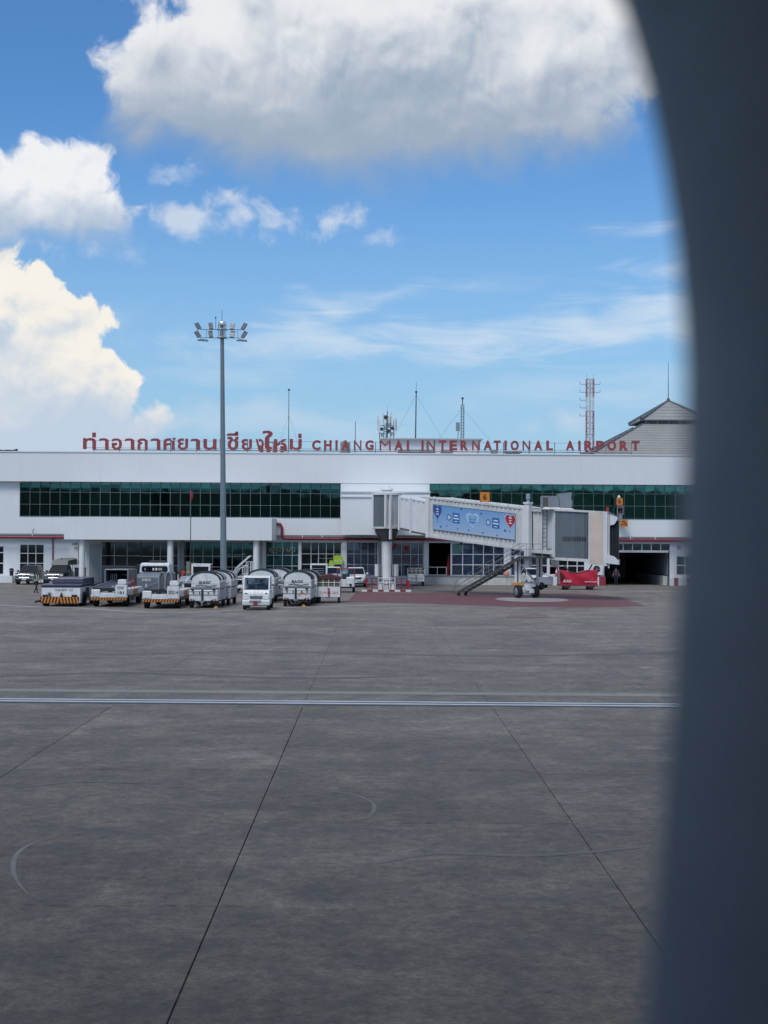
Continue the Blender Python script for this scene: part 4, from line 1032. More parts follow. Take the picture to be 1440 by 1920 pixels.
    for cu, cv in ((.205, .45), (.685, .46)):
        flat(disc(cu, cv, .125), NAVY, 'round_badge'); flat(disc(cu, cv, .085), PALE, 'badge_face', .009)
    for cu, cv in ((.292, .44), (.775, .45)):
        flat([(cu - .043, cv - .2), (cu + .043, cv - .2), (cu + .043, cv + .21), (cu - .043, cv + .21)], BLUE, 'blue_card')
        for k, (w, hh) in enumerate(((.026, .05), (.034, .05), (.02, .03))):
            v = cv - .09 + k * .115; flat([(cu - w, v - hh / 2), (cu + w, v - hh / 2), (cu + w, v + hh / 2), (cu - w, v + hh / 2)], WHP, 'print_line', .010)
    for cu, cvs in ((.057, (.17, .27, .37)), (.945, (.19, .29, .39))):
        for v, w in zip(cvs, (.017, .013, .017)): flat([(cu - w, v - .02), (cu + w, v - .02), (cu + w, v + .02), (cu - w, v + .02)], WHP, 'print_line', .010)
    for cu, cv, r in ((.057, .68, .028), (.098, .86, .045), (.175, .80, .03), (.31, .87, .03), (.45, .86, .035), (.62, .89, .038), (.79, .92, .035), (.885, .70, .05), (.937, .70, .03), (.356, .06, .045), (.60, .15, .04)):
        flat(disc(cu, cv, r, 10), NAVY, 'small_balloon')
    # lift tower behind the portal, beacon
    s4 = sb + .5
    for sd in (-1, 1):
        MB().box(s4 - .22, s4 + .22, sd * 1.62 - .2, sd * 1.62 + .2, 2.3, 7.05).build('lift_post', BWC, K, smooth=False)
        MB().box(s4 - .27, s4 + .27, sd * 1.62 - .25, sd * 1.62 + .25, 7.05, 7.2).build('lift_cap', BWC, K, smooth=False)
    MB().lathe([(.12, 7.2), (.12, 7.4), (.17, 7.42), (.17, 7.75), (.08, 7.82)], 12, c=(s4, -1.62, 0)).build('beacon', mat('pale_blue_lamp', (0.25, 0.38, 0.48), .2), K)
    # section between lift and cab
    sc, sd_ = s4 + .24, sp(1046)
    zc = zf(sb) - .1
    for sdn in (-1, 1): corrugated(sc, sd_, zc, HT - .05, HW - .08, .4, .06, BW, 'side_panel', -.06, sdn)
    slab(sc, sd_, zc - .22, zc - .22 - .06 * (sd_ - sc), HW + .1, .22, BW, 'tunnel_floor'); slab(sc, sd_ + .2, zc + HT - .05, zc + HT - .05 - .06 * (sd_ - sc), HW + .1, .14, BW, 'tunnel_roof')
    sl = sp(1022, HW + .1)
    o = MB()
    for ds in (-.2, .2): o.tube((sl + ds, -HW - .12, zc), (sl + ds, -HW - .12, zc + HT + .3), .025, n=5)
    for i in range(9): o.tube((sl - .2, -HW - .12, zc + .25 + i * .33), (sl + .2, -HW - .12, zc + .25 + i * .33), .02, n=5)
    o.build('ladder', DARKM, K)
    s5 = sp(1027, HW + .05)
    d_ = MB().box(s5, s5 + .85, -HW - .07, -HW - .02, zc + .1, zc + 2.2).build('service_door', mat('door_grey_white', (0.50, 0.53, 0.55), .5), K, smooth=False)
    MB().box(s5 + .7, s5 + .78, -HW - .11, -HW - .071, zc + 1.0, zc + 1.2).build('handle', DARKM, d_, smooth=False)
    # cab, in world axes turned to local
    def W(o): return o.xf(Ml)
    plan = [(13.05, 104.4), (13.30, 103.55), (13.8, 102.85), (14.5, 102.4), (15.15, 102.2), (15.5, 102.15)]
    zb0, zb1, zt0, zt1 = 3.02, 2.86, 6.50, 6.30
    o = MB(); pr = []
    for (a, b) in zip(plan[:-1], plan[1:]):
        for i in range(9):
            t = i / 9; x, y = a[0] + (b[0] - a[0]) * t, a[1] + (b[1] - a[1]) * t; pr.append((x, y - (.035 if i % 2 else 0)))
    pr.append(plan[-1]); fz = lambda x, a, b: a + (b - a) * (x - 13.05) / 3.6
    for p, q in zip(pr[:-1], pr[1:]): o.quad((*p, fz(p[0], zb0, zb1) + .1), (*q, fz(q[0], zb0, zb1) + .1), (*q, fz(q[0], zt0, zt1)), (*p, fz(p[0], zt0, zt1)))
    W(o).build('cab_curtain', BGREY, K, smooth=False)
    o = MB()
    for i in range(15):
        x = 13.75 + i * .11; j = min(range(len(pr)), key=lambda k: abs(pr[k][0] - x)); y = pr[j][1]; o.box(x - .025, x + .025, y - .05, y - .03, 4.3, 4.62)
    W(o).build('vent_slots', BLK, K, smooth=False)
    full = plan + [(16.75, 101.95), (16.9, 102.1), (16.9, 105.6), (13.3, 106.3)]
    def prismz(pl, za0, za1, zb_0, zb_1, m, nm, grow=0.0):
        cx = sum(p[0] for p in pl) / len(pl); cy = sum(p[1] for p in pl) / len(pl); pp = []
        for x, y in pl:
            v = Vector((x - cx, y - cy)); v = v + v.normalized() * grow; pp.append((cx + v.x, cy + v.y))
        o = MB().loft([[(x, y, fz(x, za0, za1)) for x, y in pp], [(x, y, fz(x, zb_0, zb_1)) for x, y in pp]]); return W(o).build(nm, m, K, smooth=False)
    prismz(full, zb0 - .12, zb1 - .12, zb0 + .09, zb1 + .09, BW, 'cab_floor', .05); prismz(full, zt0 + .01, zt1 + .01, zt0 + .16, zt1 + .16, BW, 'cab_roof', .12)
    prismz([(p[0] + .12, p[1] + .25) for p in full[:5]] + [(16.5, 103), (16.5, 105.2), (13.5, 105.9)], zb0 + .1, zb1 + .1, zt0, zt1, BDARK, 'cab_interior')
    def wallw(p, q, m, nm, e=.06, za=0, zb_=0):
        n = Vector((q[1] - p[1], -(q[0] - p[0]))).normalized() * e
        f = lambda x, y: [(x, y)]
        o = MB().loft([[(p[0], p[1], fz(p[0], zb0, zb1) + .1 + za), (p[0] - n.x, p[1] - n.y, fz(p[0], zb0, zb1) + .1 + za), (p[0] - n.x, p[1] - n.y, fz(p[0], zt0, zt1) + zb_), (p[0], p[1], fz(p[0], zt0, zt1) + zb_)],
                       [(q[0], q[1], fz(q[0], zb0, zb1) + .1 + za), (q[0] - n.x, q[1] - n.y, fz(q[0], zb0, zb1) + .1 + za), (q[0] - n.x, q[1] - n.y, fz(q[0], zt0, zt1) + zb_), (q[0], q[1], fz(q[0], zt0, zt1) + zb_)]])
        return W(o).build(nm, m, K, smooth=False)
    wallw((13.0, 104.3), (13.2, 103.6), BWC, 'cab_edge_post', .1)
    wallw((15.5, 102.1), (15.61, 101.97), BW, 'cab_side_strip', .05, -.35)
    wallw((15.62, 101.97), (16.52, 101.80), BEIGE, 'beige_panel', .05, -.4)
    wallw((16.53, 101.8), (16.85, 101.82), BWC, 'cab_side_strip', .05, -.45)
    wallw((16.9, 101.75), (16.98, 101.76), BWC, 'cab_edge_post', .12, -.6)
    # bellows hood and bumper at the aircraft end
    o = MB(); n = 5
    for i in range(n):
        x0, x1 = 17.0 + i * .14, 17.0 + (i + .5) * .14; x2 = 17.0 + (i + 1) * .14
        for xa, xb, ya, yb_ in ((x0, x1, 101.9, 101.72), (x1, x2, 101.72, 101.9)):
            zt_a, zt_b = 6.0 - (xa - 17) * .35, 6.0 - (xb - 17) * .35
            o.loft([[(xa, ya, 3.15 - (xa - 17) * .2), (xa, ya, zt_a), (xa, 105.4, zt_a), (xa, 105.4, 3.15)], [(xb, yb_, 3.15 - (xb - 17) * .2), (xb, yb_, zt_b), (xb, 105.4, zt_b), (xb, 105.4, 3.15)]], cap=False)
    o.quad((17.68, 101.92, 3.1), (17.68, 101.92, 5.74), (17.68, 105.38, 5.74), (17.68, 105.38, 3.1))
    W(o).build('bellows', mat('bellows_fabric', (0.045, 0.055, 0.07), .8), K, smooth=False)
    W(MB().prism([(16.99, 6.25), (17.55, 6.02), (17.4, 5.65), (17.25, 5.5), (16.99, 5.45)], 'y', 101.62, 101.70)).build('hood_side', BWC, K, smooth=False)
    W(MB().prism([(16.9, 6.42), (17.7, 6.05), (17.7, 5.99), (16.9, 6.34)], 'y', 101.65, 105.5)).build('hood_top', GREYM, K, smooth=False)
    W(MB().prism([(16.8, 3.35), (17.3, 3.2), (17.62, 2.9), (17.62, 2.62), (16.9, 2.68), (16.75, 2.75)], 'y', 101.6, 105.3)).build('bumper_sill', BWC, K, smooth=False)
    W(MB().box(17.625, 17.72, 101.7, 105.2, 2.6, 3.0)).build('bumper_pad', GREYM, K, smooth=False)
    p = wl(16.9, 102.2); MB().lathe([(.09, 0), (.09, .22), (.03, .27)], 10, c=(p.x, p.y, 6.5)).build('obstruction_lamp', LAMPR, K)
    # roof air conditioner
    W(MB().box(12.35, 13.6, 103.7, 105.0, 6.72, 7.62)).build('aircon_unit', GREYM, K, smooth=False)
    W(MB().box(12.38, 12.75, 103.66, 103.698, 6.85, 7.5)).build('aircon_grille', BDARK, K, smooth=False)
    W(MB().prism([(13.62, 6.72), (14.5, 6.78), (14.55, 7.2), (14.45, 7.45), (14.5, 7.9), (13.5, 7.78), (13.62, 7.3)], 'y', 103.6, 104.9)).build('aircon_duct', GREYM, K, smooth=False)
    W(MB().loft([[(12.3, 103.5, 6.64), (14.7, 103.5, 6.60), (14.7, 105.2, 6.60), (12.3, 105.2, 6.64)], [(12.5, 103.65, 6.79), (14.4, 103.65, 6.75), (14.4, 105, 6.75), (12.5, 105, 6.79)]])).build('aircon_base', BW, K, smooth=False)
    # undercarriage
    LP, RP = (10.75, 106.0), (12.55, 107.3)
    for (x, y) in (LP, RP):
        W(MB().box(x - .22, x + .22, y - .2, y + .2, 1.15, 3.2)).build('lift_column', BWC, K, smooth=False)
        W(MB().box(x - .05, x + .05, y - .23, y - .201, 1.2, 3.1)).build('lift_screw', BDARK, K, smooth=False)
    W(MB().path([(10.95, 106.1, 2.6), (12.2, 107.0, 1.2)], .07, 6)).build('brace', BW, K)
    W(MB().path([(10.95, 106.1, 2.6), (11.9, 106.6, 3.3)], .05, 6)).build('brace', BDARK, K)
    W(MB().loft([[(10.35, 105.9, .92), (10.5, 106.4, .92), (10.5, 106.4, 1.2), (10.35, 105.9, 1.2)], [(12.75, 107.2, .92), (12.85, 107.7, .92), (12.85, 107.7, 1.2), (12.75, 107.2, 1.2)]])).build('cross_beam', BWC, K, smooth=False)
    W(MB().cbox((10.75, 105.85, 1.06), (.9, .3, .22))).build('step_plate', mat('ochre_plate', (0.55, 0.30, 0.10), .5), K, smooth=False)
    ang = radians(20)
    B = Vector((11.45, 106.0, 0)); ax = Vector((cos(ang), sin(ang), 0)); fw = Vector((-sin(ang), cos(ang), 0))
    for sgn in (-1, 1):
        c = B + ax * (.72 * sgn) + Vector((0, 0, .49)); pts = lambda r, a: [c + ax * a + (fw * cos(2 * pi * i / 20) + Vector((0, 0, 1)) * sin(2 * pi * i / 20)) * r for i in range(20)]
        o = MB().loft([pts(.40, -.17), pts(.47, -.15), pts(.49, -.08), pts(.49, .08), pts(.47, .15), pts(.40, .17)]); wq = W(o).build('wheel', BLACK, K)
        o = MB().loft([pts(.30, -.175), pts(.27, -.19), pts(.12, -.185), pts(.10, -.23)]); W(o).build('rim', mat('rim_blue_grey', (0.20, 0.25, 0.29), .5), wq)
        o = MB().loft([pts(.30, .175), pts(.27, .19)]); W(o).build('rim', mat('rim_blue_grey', (0.20, 0.25, 0.29), .5), wq)
    o = MB()
    for u, v, z, a, b, c in ((0, 0, .62, .8, .5, .42), (-.1, -.35, .72, .42, .35, .34), (.18, -.38, .52, .36, .3, .3), (0, 0, .3, .7, .3, .16), (.15, -.1, .95, .9, .45, .25)):
        q = MB().cbox((0, 0, 0), (a, b, c)); q.xf(Matrix.Translation(B + ax * u + fw * v + Vector((0, 0, z))) @ Matrix.Rotation(ang, 4, 'Z')); o.add(q.v, q.f)
    W(o).build('drive_unit', BWC, K, smooth=False, bevel=.03)
    W(MB().box(12.4, 13.5, 106.4, 107.2, 1.0, 1.55)).build('drive_cabinet', BWC, K, smooth=False)
    W(MB().path([(12.6, 106.6, 1.1), (12.7, 106.3, .85), (12.5, 106.2, .75)], .2, 8)).build('cable_reel', BLK, K)
    # under-floor beams near cab
    slab(sc - .1, sc + 3.2, zc - .46, zc - .62, .9, .24, BDARK, 'underfloor_beam')
    W(MB().path([(15.9, 102.6, 2.7), (15.6, 102.4, 2.2), (14.9, 102.5, 1.95), (14.2, 102.7, 2.05), (13.9, 103.0, 2.5)], .05, 6)).build('hanging_hose', BLK, K)
    # outside stair
    sb0, sb1, t0, t1 = 10.2, 16.45, 1.55, 2.35
    zT = 3.12
    for t in (t0, t1):
        MB().loft([[(sb0, -t - .02, .12), (sb0, -t + .02, .12), (sb0, -t + .02, .34), (sb0, -t - .02, .34)], [(sb1, -t - .02, zT - .2), (sb1, -t + .02, zT - .2), (sb1, -t + .02, zT + .06), (sb1, -t - .02, zT + .06)]]).build('stringer', TREAD, K, smooth=False)
    first = None; n = 15
    for i in range(n):
        f = (i + .6) / n
        if first is None: first = MB().box(-.14, .14, -(t1 - t0) / 2 + .03, (t1 - t0) / 2 - .03, -.02, .02).build('tread', mat('tread_plate', (0.09, 0.095, 0.095), .55, .3), K, smooth=False); c = first
        else: c = share(first, K, (0, 0, 0))
        c.location = (sb0 + (sb1 - sb0) * f, -(t0 + t1) / 2, .23 + (zT - .2) * f)
    for t in (t0, t1):
        o = MB()
        for hh in (.55, .95): o.path([(sb0 - .5, -t, .15 + hh * .35), (sb0 - .1, -t, .22 + hh), (sb1 - .1, -t, zT + hh), (sb1 + 2.2, -t, zT + hh)] if t == t1 else [(sb0 - .1, -t, .22 + hh), (sb1 - .1, -t, zT + hh)], .022, 5)
        for i in range(6):
            f = i / 5; o.tube((sb0 + (sb1 - sb0) * f, -t, .25 + (zT - .2) * f), (sb0 + (sb1 - sb0) * f - .05, -t, .22 + (zT - .2) * f + 1.0), .018, n=5)
        if t == t1:
            for ds in (.6, 1.3, 2.1): o.tube((sb1 + ds, -t, zT), (sb1 + ds, -t, zT + .95), .02, n=5)
        o.build('handrail', GREYM, K)
    MB().box(sb1, sb1 + 2.3, -t1 - .02, -HW - .1, zT - .1, zT + .02).build('landing', TREAD, K, smooth=False)
    for t in (t0, t1):
        q = MB().tube((sb0 + .1, -t - .05, .13), (sb0 + .1, -t + .05, .13), .13, n=14).build('caster', BLACK, K)
        MB().tube((sb0 + .12, -t, .14), (sb0 + .3, -t, .32), .04, n=6).build('caster_fork', DARKM, K)
    # stand number board on the tunnel roof
    sn = sp(909, 1.2); zz = zf(sn) + HT + .16
    Bd = MB().box(-.37, .37, -.06, .06, 0, .76).build('number_board', ORANGE, K, (sn, -1.2, zz + .06), (0, 0, -RZ), smooth=False)
    lettering('6', INK, Bd, -.13, .13, .14, .62, -.07, .02, .006)
    for dx in (-.3, .3):
        MB().box(-.06, .06, -.06, .06, -.08, .06).build('board_foot', BWC, Bd, (dx, 0, 0), smooth=False)
    return K
BRIDGE = make_bridge()

def make_stand_signs():
    Y = FY - 0.6
    K = thing('docking_sign_post', 'wall post with orange stand number 6 and a docking display beside the bellows', 'sign', (FX(1159, Y), Y, FZ(985, 1159, Y)))
    z0 = FZ(985, 1159, Y); zz = lambda py: FZ(py, 1160, Y) - z0; xx = lambda px: FX(px, Y) - FX(1159, Y)
    MB().box(-.09, .09, -.05, .1, 0, zz(931)).build('post', GREYM, K, smooth=False)
    q = MB().box(xx(1154.5), xx(1167), -.2, -.05, zz(946.5), zz(934)).build('number_board', ORANGE, K, smooth=False)
    lettering('6', INK, q, xx(1158.3), xx(1163.3), zz(944.2), zz(936.4), -.205, .02, .006)
    MB().box(xx(1150), xx(1154.4), -.3, .0, zz(952), zz(934)).build('lamp_box', BLK, K, smooth=False)
    MB().lathe([(.16, 0), (.12, .2), (.02, .26)], 10, c=(xx(1160), -.1, zz(933.5))).build('lamp', LAMPG, K)
    q = MB().box(xx(1156), xx(1168), -.25, -.05, zz(965), zz(947.5)).build('display_box', GREYM, K, smooth=False)
    MB().box(xx(1157.5), xx(1166.5), -.27, -.252, zz(963), zz(952)).build('screen', CARGL, q, smooth=False)
    MB().prism([(xx(1159.5), zz(962)), (xx(1164), zz(962)), (xx(1161.7), zz(957.5))], 'y', -.29, -.272).build('red_symbol', REDP, q, smooth=False)
    MB().box(xx(1157), xx(1167), -.27, -.252, zz(951), zz(948.5)).build('red_bar', REDP, q, smooth=False)
    MB().box(xx(1160), xx(1166), -.2, .0, zz(974), zz(965.2)).build('bracket', GREYM, K, smooth=False)
    q = MB().box(xx(1162.5), xx(1176), -.24, -.1, zz(987.5), zz(974.5)).build('info_board', ORANGE, K, smooth=False)
    for a, b, r in ((1165, 1171, 977.5), (1168, 1174, 980.8), (1170, 1175, 984.3)): MB().box(xx(a), xx(b), -.25, -.241, zz(r + 1), zz(r - 1)).build('print_line', INK, q, smooth=False)
    MB().prism([(xx(1163.5), zz(985)), (xx(1166.5), zz(985.3)), (xx(1168), zz(983)), (xx(1165.5), zz(981.5))], 'y', -.25, -.241).build('print_mark', INK, q, smooth=False)
make_stand_signs()

def make_barrier():
    c = gnd(725, 1109.5)
    x0, x1 = at(678, 1110, c.y).x, at(771, 1110, c.y).x
    K = thing('kerb_island', 'low red and white painted kerb under the bridge column', 'kerb', ((x0 + x1) / 2, c.y, 0))
    n = 9; w = (x1 - x0) / n
    for i in range(n):
        MB().box(-w / 2 + .006, w / 2 - .006, 0, .28, 0, .16).build('kerb_block', WHITE2 if i % 2 == 0 else REDP, K, ((i - 4) * w, 0, 0), smooth=False)
    MB().box(-n * w / 2 + .05, n * w / 2 - .05, .283, 2.2, 0, .13).build('island_fill', mat('island_concrete', (0.2, 0.2, 0.2), .8), K, smooth=False)
    K = thing('guard_rail', 'red and white steel guard rail round the foot of the bridge column', 'guard rail', ((x0 + x1) / 2, c.y + .45, 0.13))
    X = lambda px: at(px, 1100, c.y + .45).x - (x0 + x1) / 2
    for a, b, m in ((687, 708, REDP), (742, 763, REDP), (709, 741, WHITE2)):
        o = MB(); 
        for z in (.98, .5 if m is REDP else .62): o.tube((X(a), 0, z), (X(b), 0, z), .035, n=6)
        o.build('rail', m, K)
        k = 4 if m is WHITE2 else 3
        for i in range(k):
            px = a + (b - a) * i / (k - 1); MB().tube((X(px), 0, 0), (X(px), 0, 1.0 if m is REDP else .98), .045, n=8).build('post', m, K)
    for px in (712, 719, 730, 737): MB().cbox((X(px), .1, .28), (.16, .1, .56)).build('bollard_plate', WHITE2 if px in (712, 737) else REDP, K, smooth=False)
    for px, z in ((686, .75), (764, .65), (767, .35)): MB().cbox((X(px), .12, z), (.3, .2, .3)).build('hose_box', RED, K, smooth=False)
make_barrier()

# ------------------------------------------------------------------ vehicles
def wheel(parent, x, y, r=.38, w=.24, m=None, name='wheel', hub=True):
    T = MB().tube((-w / 2, 0, 0), (w / 2, 0, 0), r, n=18)
    t = T.build(name, BLACK, parent, (x, y, r), bevel=.02)
    if hub:
        for s in (-1, 1):
            MB().loft([[(s * (w / 2 + .004), rr * cos(2 * pi * i / 14), rr * sin(2 * pi * i / 14)) for i in range(14)] for rr in (r * .62, r * .25)] ).build('rim', m or GREYM, t)
    return t
def stripes(parent, x0, x1, z0, z1, y, n, m=ORANGE, chevron=True, slant=.5):
    """raised slanted hazard stripes on a black board"""
    b = MB().box(x0, x1, y, y + .06, z0, z1).build('hazard_board', BLK, parent, smooth=False)
    w = (x1 - x0) / n; h = z1 - z0
    for i in range(n):
        a = x0 + i * w; s = slant * w * (1 if (not chevron or i < n / 2) else -1)
        lo = a + (0 if s > 0 else -s); pts = [(lo, z0 + .01), (lo + w * .5, z0 + .01), (min(x1, max(x0, lo + w * .5 + s)), z1 - .01), (min(x1, max(x0, lo + s)), z1 - .01)]
        MB().prism(pts, 'y', y - .012, y - .001).build('stripe', m, b, smooth=False)
    return b
def place(px, py): 
    g = gnd(px, py); return (g.x, g.y, 0)

def make_pushback():
    K = thing('pushback_tractor', 'low white and dark purple aircraft tug with orange striped bumper', 'aircraft tug', place(114, 1137.3))
    w = 1.22
    MB().prism([(0, .22), (0, 1.2), (.08, 1.24), (3.6, 1.24), (3.6, .3), (.6, .22)], 'x', -w, w).build('body', VWHITE, K, smooth=False, bevel=.03)
    MB().prism([(-.03, 1.22), (-.03, 1.36), (.5, 1.42), (3.7, 1.42), (3.7, 1.22)], 'x', -w - .02, w + .02).build('deck', VPURP, K, smooth=False, bevel=.02)
    MB().prism([(1.4, 1.42), (1.5, 1.76), (5.0, 1.76), (5.0, 1.3), (3.72, 1.3), (3.7, 1.42)], 'x', -.85, w - .1).build('rear_deck', VPURP, K, smooth=False, bevel=.05)
    MB().prism([(3.72, .35), (3.72, 1.29), (5.4, 1.29), (5.4, .5)], 'x', -w, w).build('rear_body', VPURP, K, smooth=False, bevel=.03)
    stripes(K, -w - .06, w - .08, .2, .62, -.07, 12)
    lettering('THA-EMT 121', INK, K, -.42, .72, .98, 1.12, -.006, .012, .004)
    MB().cbox((-.72, -.03, .72), (.2, .05, .34)).build('step_grip', GREYM, K, smooth=False); MB().cbox((-.72, -.06, .72), (.1, .02, .2)).build('step_plate', DARKM, K, smooth=False)
    for x in (-.98, .86): MB().cbox((x, -.03, .68), (.34, .05, .14)).build('headlight', BLK, K, smooth=False)
    MB().prism([(-.06, .62), (.14, .62), (.06, .88), (.02, .88)], 'y', -.10, -.01).build('tow_hook', BLK, K, smooth=False)
    MB().path([(-w - .02, -.1, .35), (-w - .25, -.25, .33), (-w - .3, -.4, .3)], .07, 6).build('tow_hose', BLK, K)
    for y in (1.0, 4.3):
        for s in (-1, 1): wheel(K, s * (w - .06), y, .46, .34)
    MB().prism([(1.6, .5), (1.7, 1.15), (2.6, 1.15), (2.7, .5)], 'x', w + .002, w + .03).build('side_panel', VPURP, K, smooth=False)
    return K
make_pushback()

def make_beltloader(pos, label, txt, hoops):
    K = thing('belt_loader', label, 'belt loader', pos, 0, 'belt loaders parked along the line'); K.scale = (1.12, 1.1, 1.08)
    w = 1.02
    stripes(K, -w, w, .38, .56, -.08, 13, chevron=False, slant=.6)
    MB().box(-w, w, -.02, .25, .56, .68).build('bumper', VWHITE, K, smooth=False)
    MB().box(-w + .02, -w + .52, -.05, .9, .58, 1.02).build('fender', VWHITE, K, smooth=False, bevel=.05)
    MB().box(.36, w - .02, -.04, .35, .6, 1.28).build('number_box', VWHITE, K, smooth=False, bevel=.015)
    MB().box(.5, w - .1, -.02, .6, 1.285, 1.6).build('console', VWHITE, K, smooth=False, bevel=.04)
    MB().tube((.62, -.03, 1.46), (.62, .02, 1.46), .13, n=14).build('work_lamp', LAMPG, K)
    MB().tube((.86, -.03, 1.46), (.86, .02, 1.46), .12, n=14).build('work_lamp', LAMPG, K)
    if len(txt) == 2:
        lettering(txt[0], INK, K, .48, .86, 1.03, 1.2, -.045, .015, .004); lettering(txt[1], INK, K, .5, .84, .74, .92, -.045, .015, .004)
    else: lettering(txt[0], INK, K, .42, .96, .84, 1.04, -.045, .01, .004)
    MB().box(-.98, .98, .3, 6.2, .45, .62).build('chassis', DARKM, K, smooth=False)
    MB().box(.5, .98, .7, 5.6, .63, 1.02).build('side_locker', VWHITE, K, smooth=False, bevel=.03)
    MB().box(.99, 1.03, 2.4, 3.6, .68, .96).build('locker_panel', mat('dull_orange', (0.5, 0.17, 0.05), .6), K, smooth=False)
    bed = MB().prism([(.1, .92), (.1, 1.1), (6.5, 1.32), (6.5, 1.12)], 'x', -.95, .28).build('conveyor_bed', BLK, K, smooth=False)
    for s in (-.97, .30): MB().prism([(.1, 1.02), (.1, 1.16), (6.5, 1.38), (6.5, 1.24)], 'x', s - .03, s + .03).build('side_rail', GREYM, K, smooth=False)
    MB().box(-.48, .34, -.03, .02, .68, .84).build('front_panel', VWHITE, K, smooth=False)
    if hoops:
        for x in (-.02, .34):
            pts = [(x - .16, .6, 1.05), (x - .17, .6, 1.75), (x - .1, .6, 2.0), (x, .6, 2.08), (x + .1, .6, 2.0), (x + .17, .6, 1.75), (x + .16, .6, 1.05)]
            MB().path(pts, .05, 6).build('hoop', GREYM, K)
            MB().prism([(p[0], p[2]) for p in pts], 'y', .62, 1.6).build('hoop_cover', mat('hoop_cover_grey', (0.09, 0.10, 0.11), .6), K, smooth=False)
    else:
        MB().path([(.1, .6, 1.15), (.35, 1.2, 1.0), (.2, 2.2, 1.35)], .1, 6).build('hydraulic_ram', GREYM, K)
        MB().path([(1.0, 1.4, 1.05), (1.0, 1.4, 1.62), (1.0, 2.6, 1.6), (1.0, 2.6, 1.05)], .03, 5).build('grab_rail', RED, K)
    for y in (.75, 5.0):
        for s in (-1, 1): wheel(K, s * .86, y, .36, .26)
    return K
make_beltloader(place(204, 1138), 'white belt loader with CNX 181 number box parked between tug and container cart', ('CNX', '181'), False)
make_beltloader(place(301, 1141.5), 'white belt loader with grey hoops and number 30214', ('30214',), True)

def make_container_cart():
    K = thing('container_cart', 'tall grey baggage cart open at the front behind the CNX belt loader', 'baggage cart', (place(218, 1127)[0], place(218, 1127)[1], 0))
    w, h = .78, 2.16; z0 = .62
    st = mat('grey_curtain', (0.16, 0.155, 0.15), .7, var=.2)
    o = MB(); o.tube((-w, 0, z0), (-w, 0, h), .05, n=6); o.tube((w, 0, z0), (w, 0, h), .05, n=6); o.tube((-w, 0, h), (w, 0, h), .05, n=6); o.tube((-w, 0, z0), (w, 0, z0), .05, n=6)
    o.build('front_frame', GREYM, K)
    MB().box(-w, w, .02, 3.6, z0 - .12, z0).build('floor', DARKM, K, smooth=False)
    for s in (-1, 1):
        for i in range(6):
            MB().box(s * w - .02, s * w + .02 + (.02 if i % 2 else 0), .06 + i * .58, .06 + (i + 1) * .58 - .015, z0, h - .06).build('side_curtain', st, K, smooth=False)
    MB().box(-w, w, .04, 3.58, h - .06, h).build('roof', st, K, smooth=False)
    MB().box(-w, w, 3.56, 3.6, z0, h - .06).build('back_curtain', mat('back_curtain', (0.09, 0.09, 0.09), .7), K, smooth=False)
    for i in range(3): MB().box(.0, .5, 1.8 + i * .2, 1.9 + i * .2, z0 + .3 + i * .4, z0 + .36 + i * .4).build('shelf', GREYM, K, smooth=False)
    for i in range(4): MB().box(-w + .2 + i * .13, -w + .25 + i * .13, .9, .95, z0, h - .3).build('strap', GREYM, K, smooth=False)
    for y in (.5, 3.0):
        for s in (-1, 1): wheel(K, s * .6, y, .22, .14, hub=False)
make_container_cart()

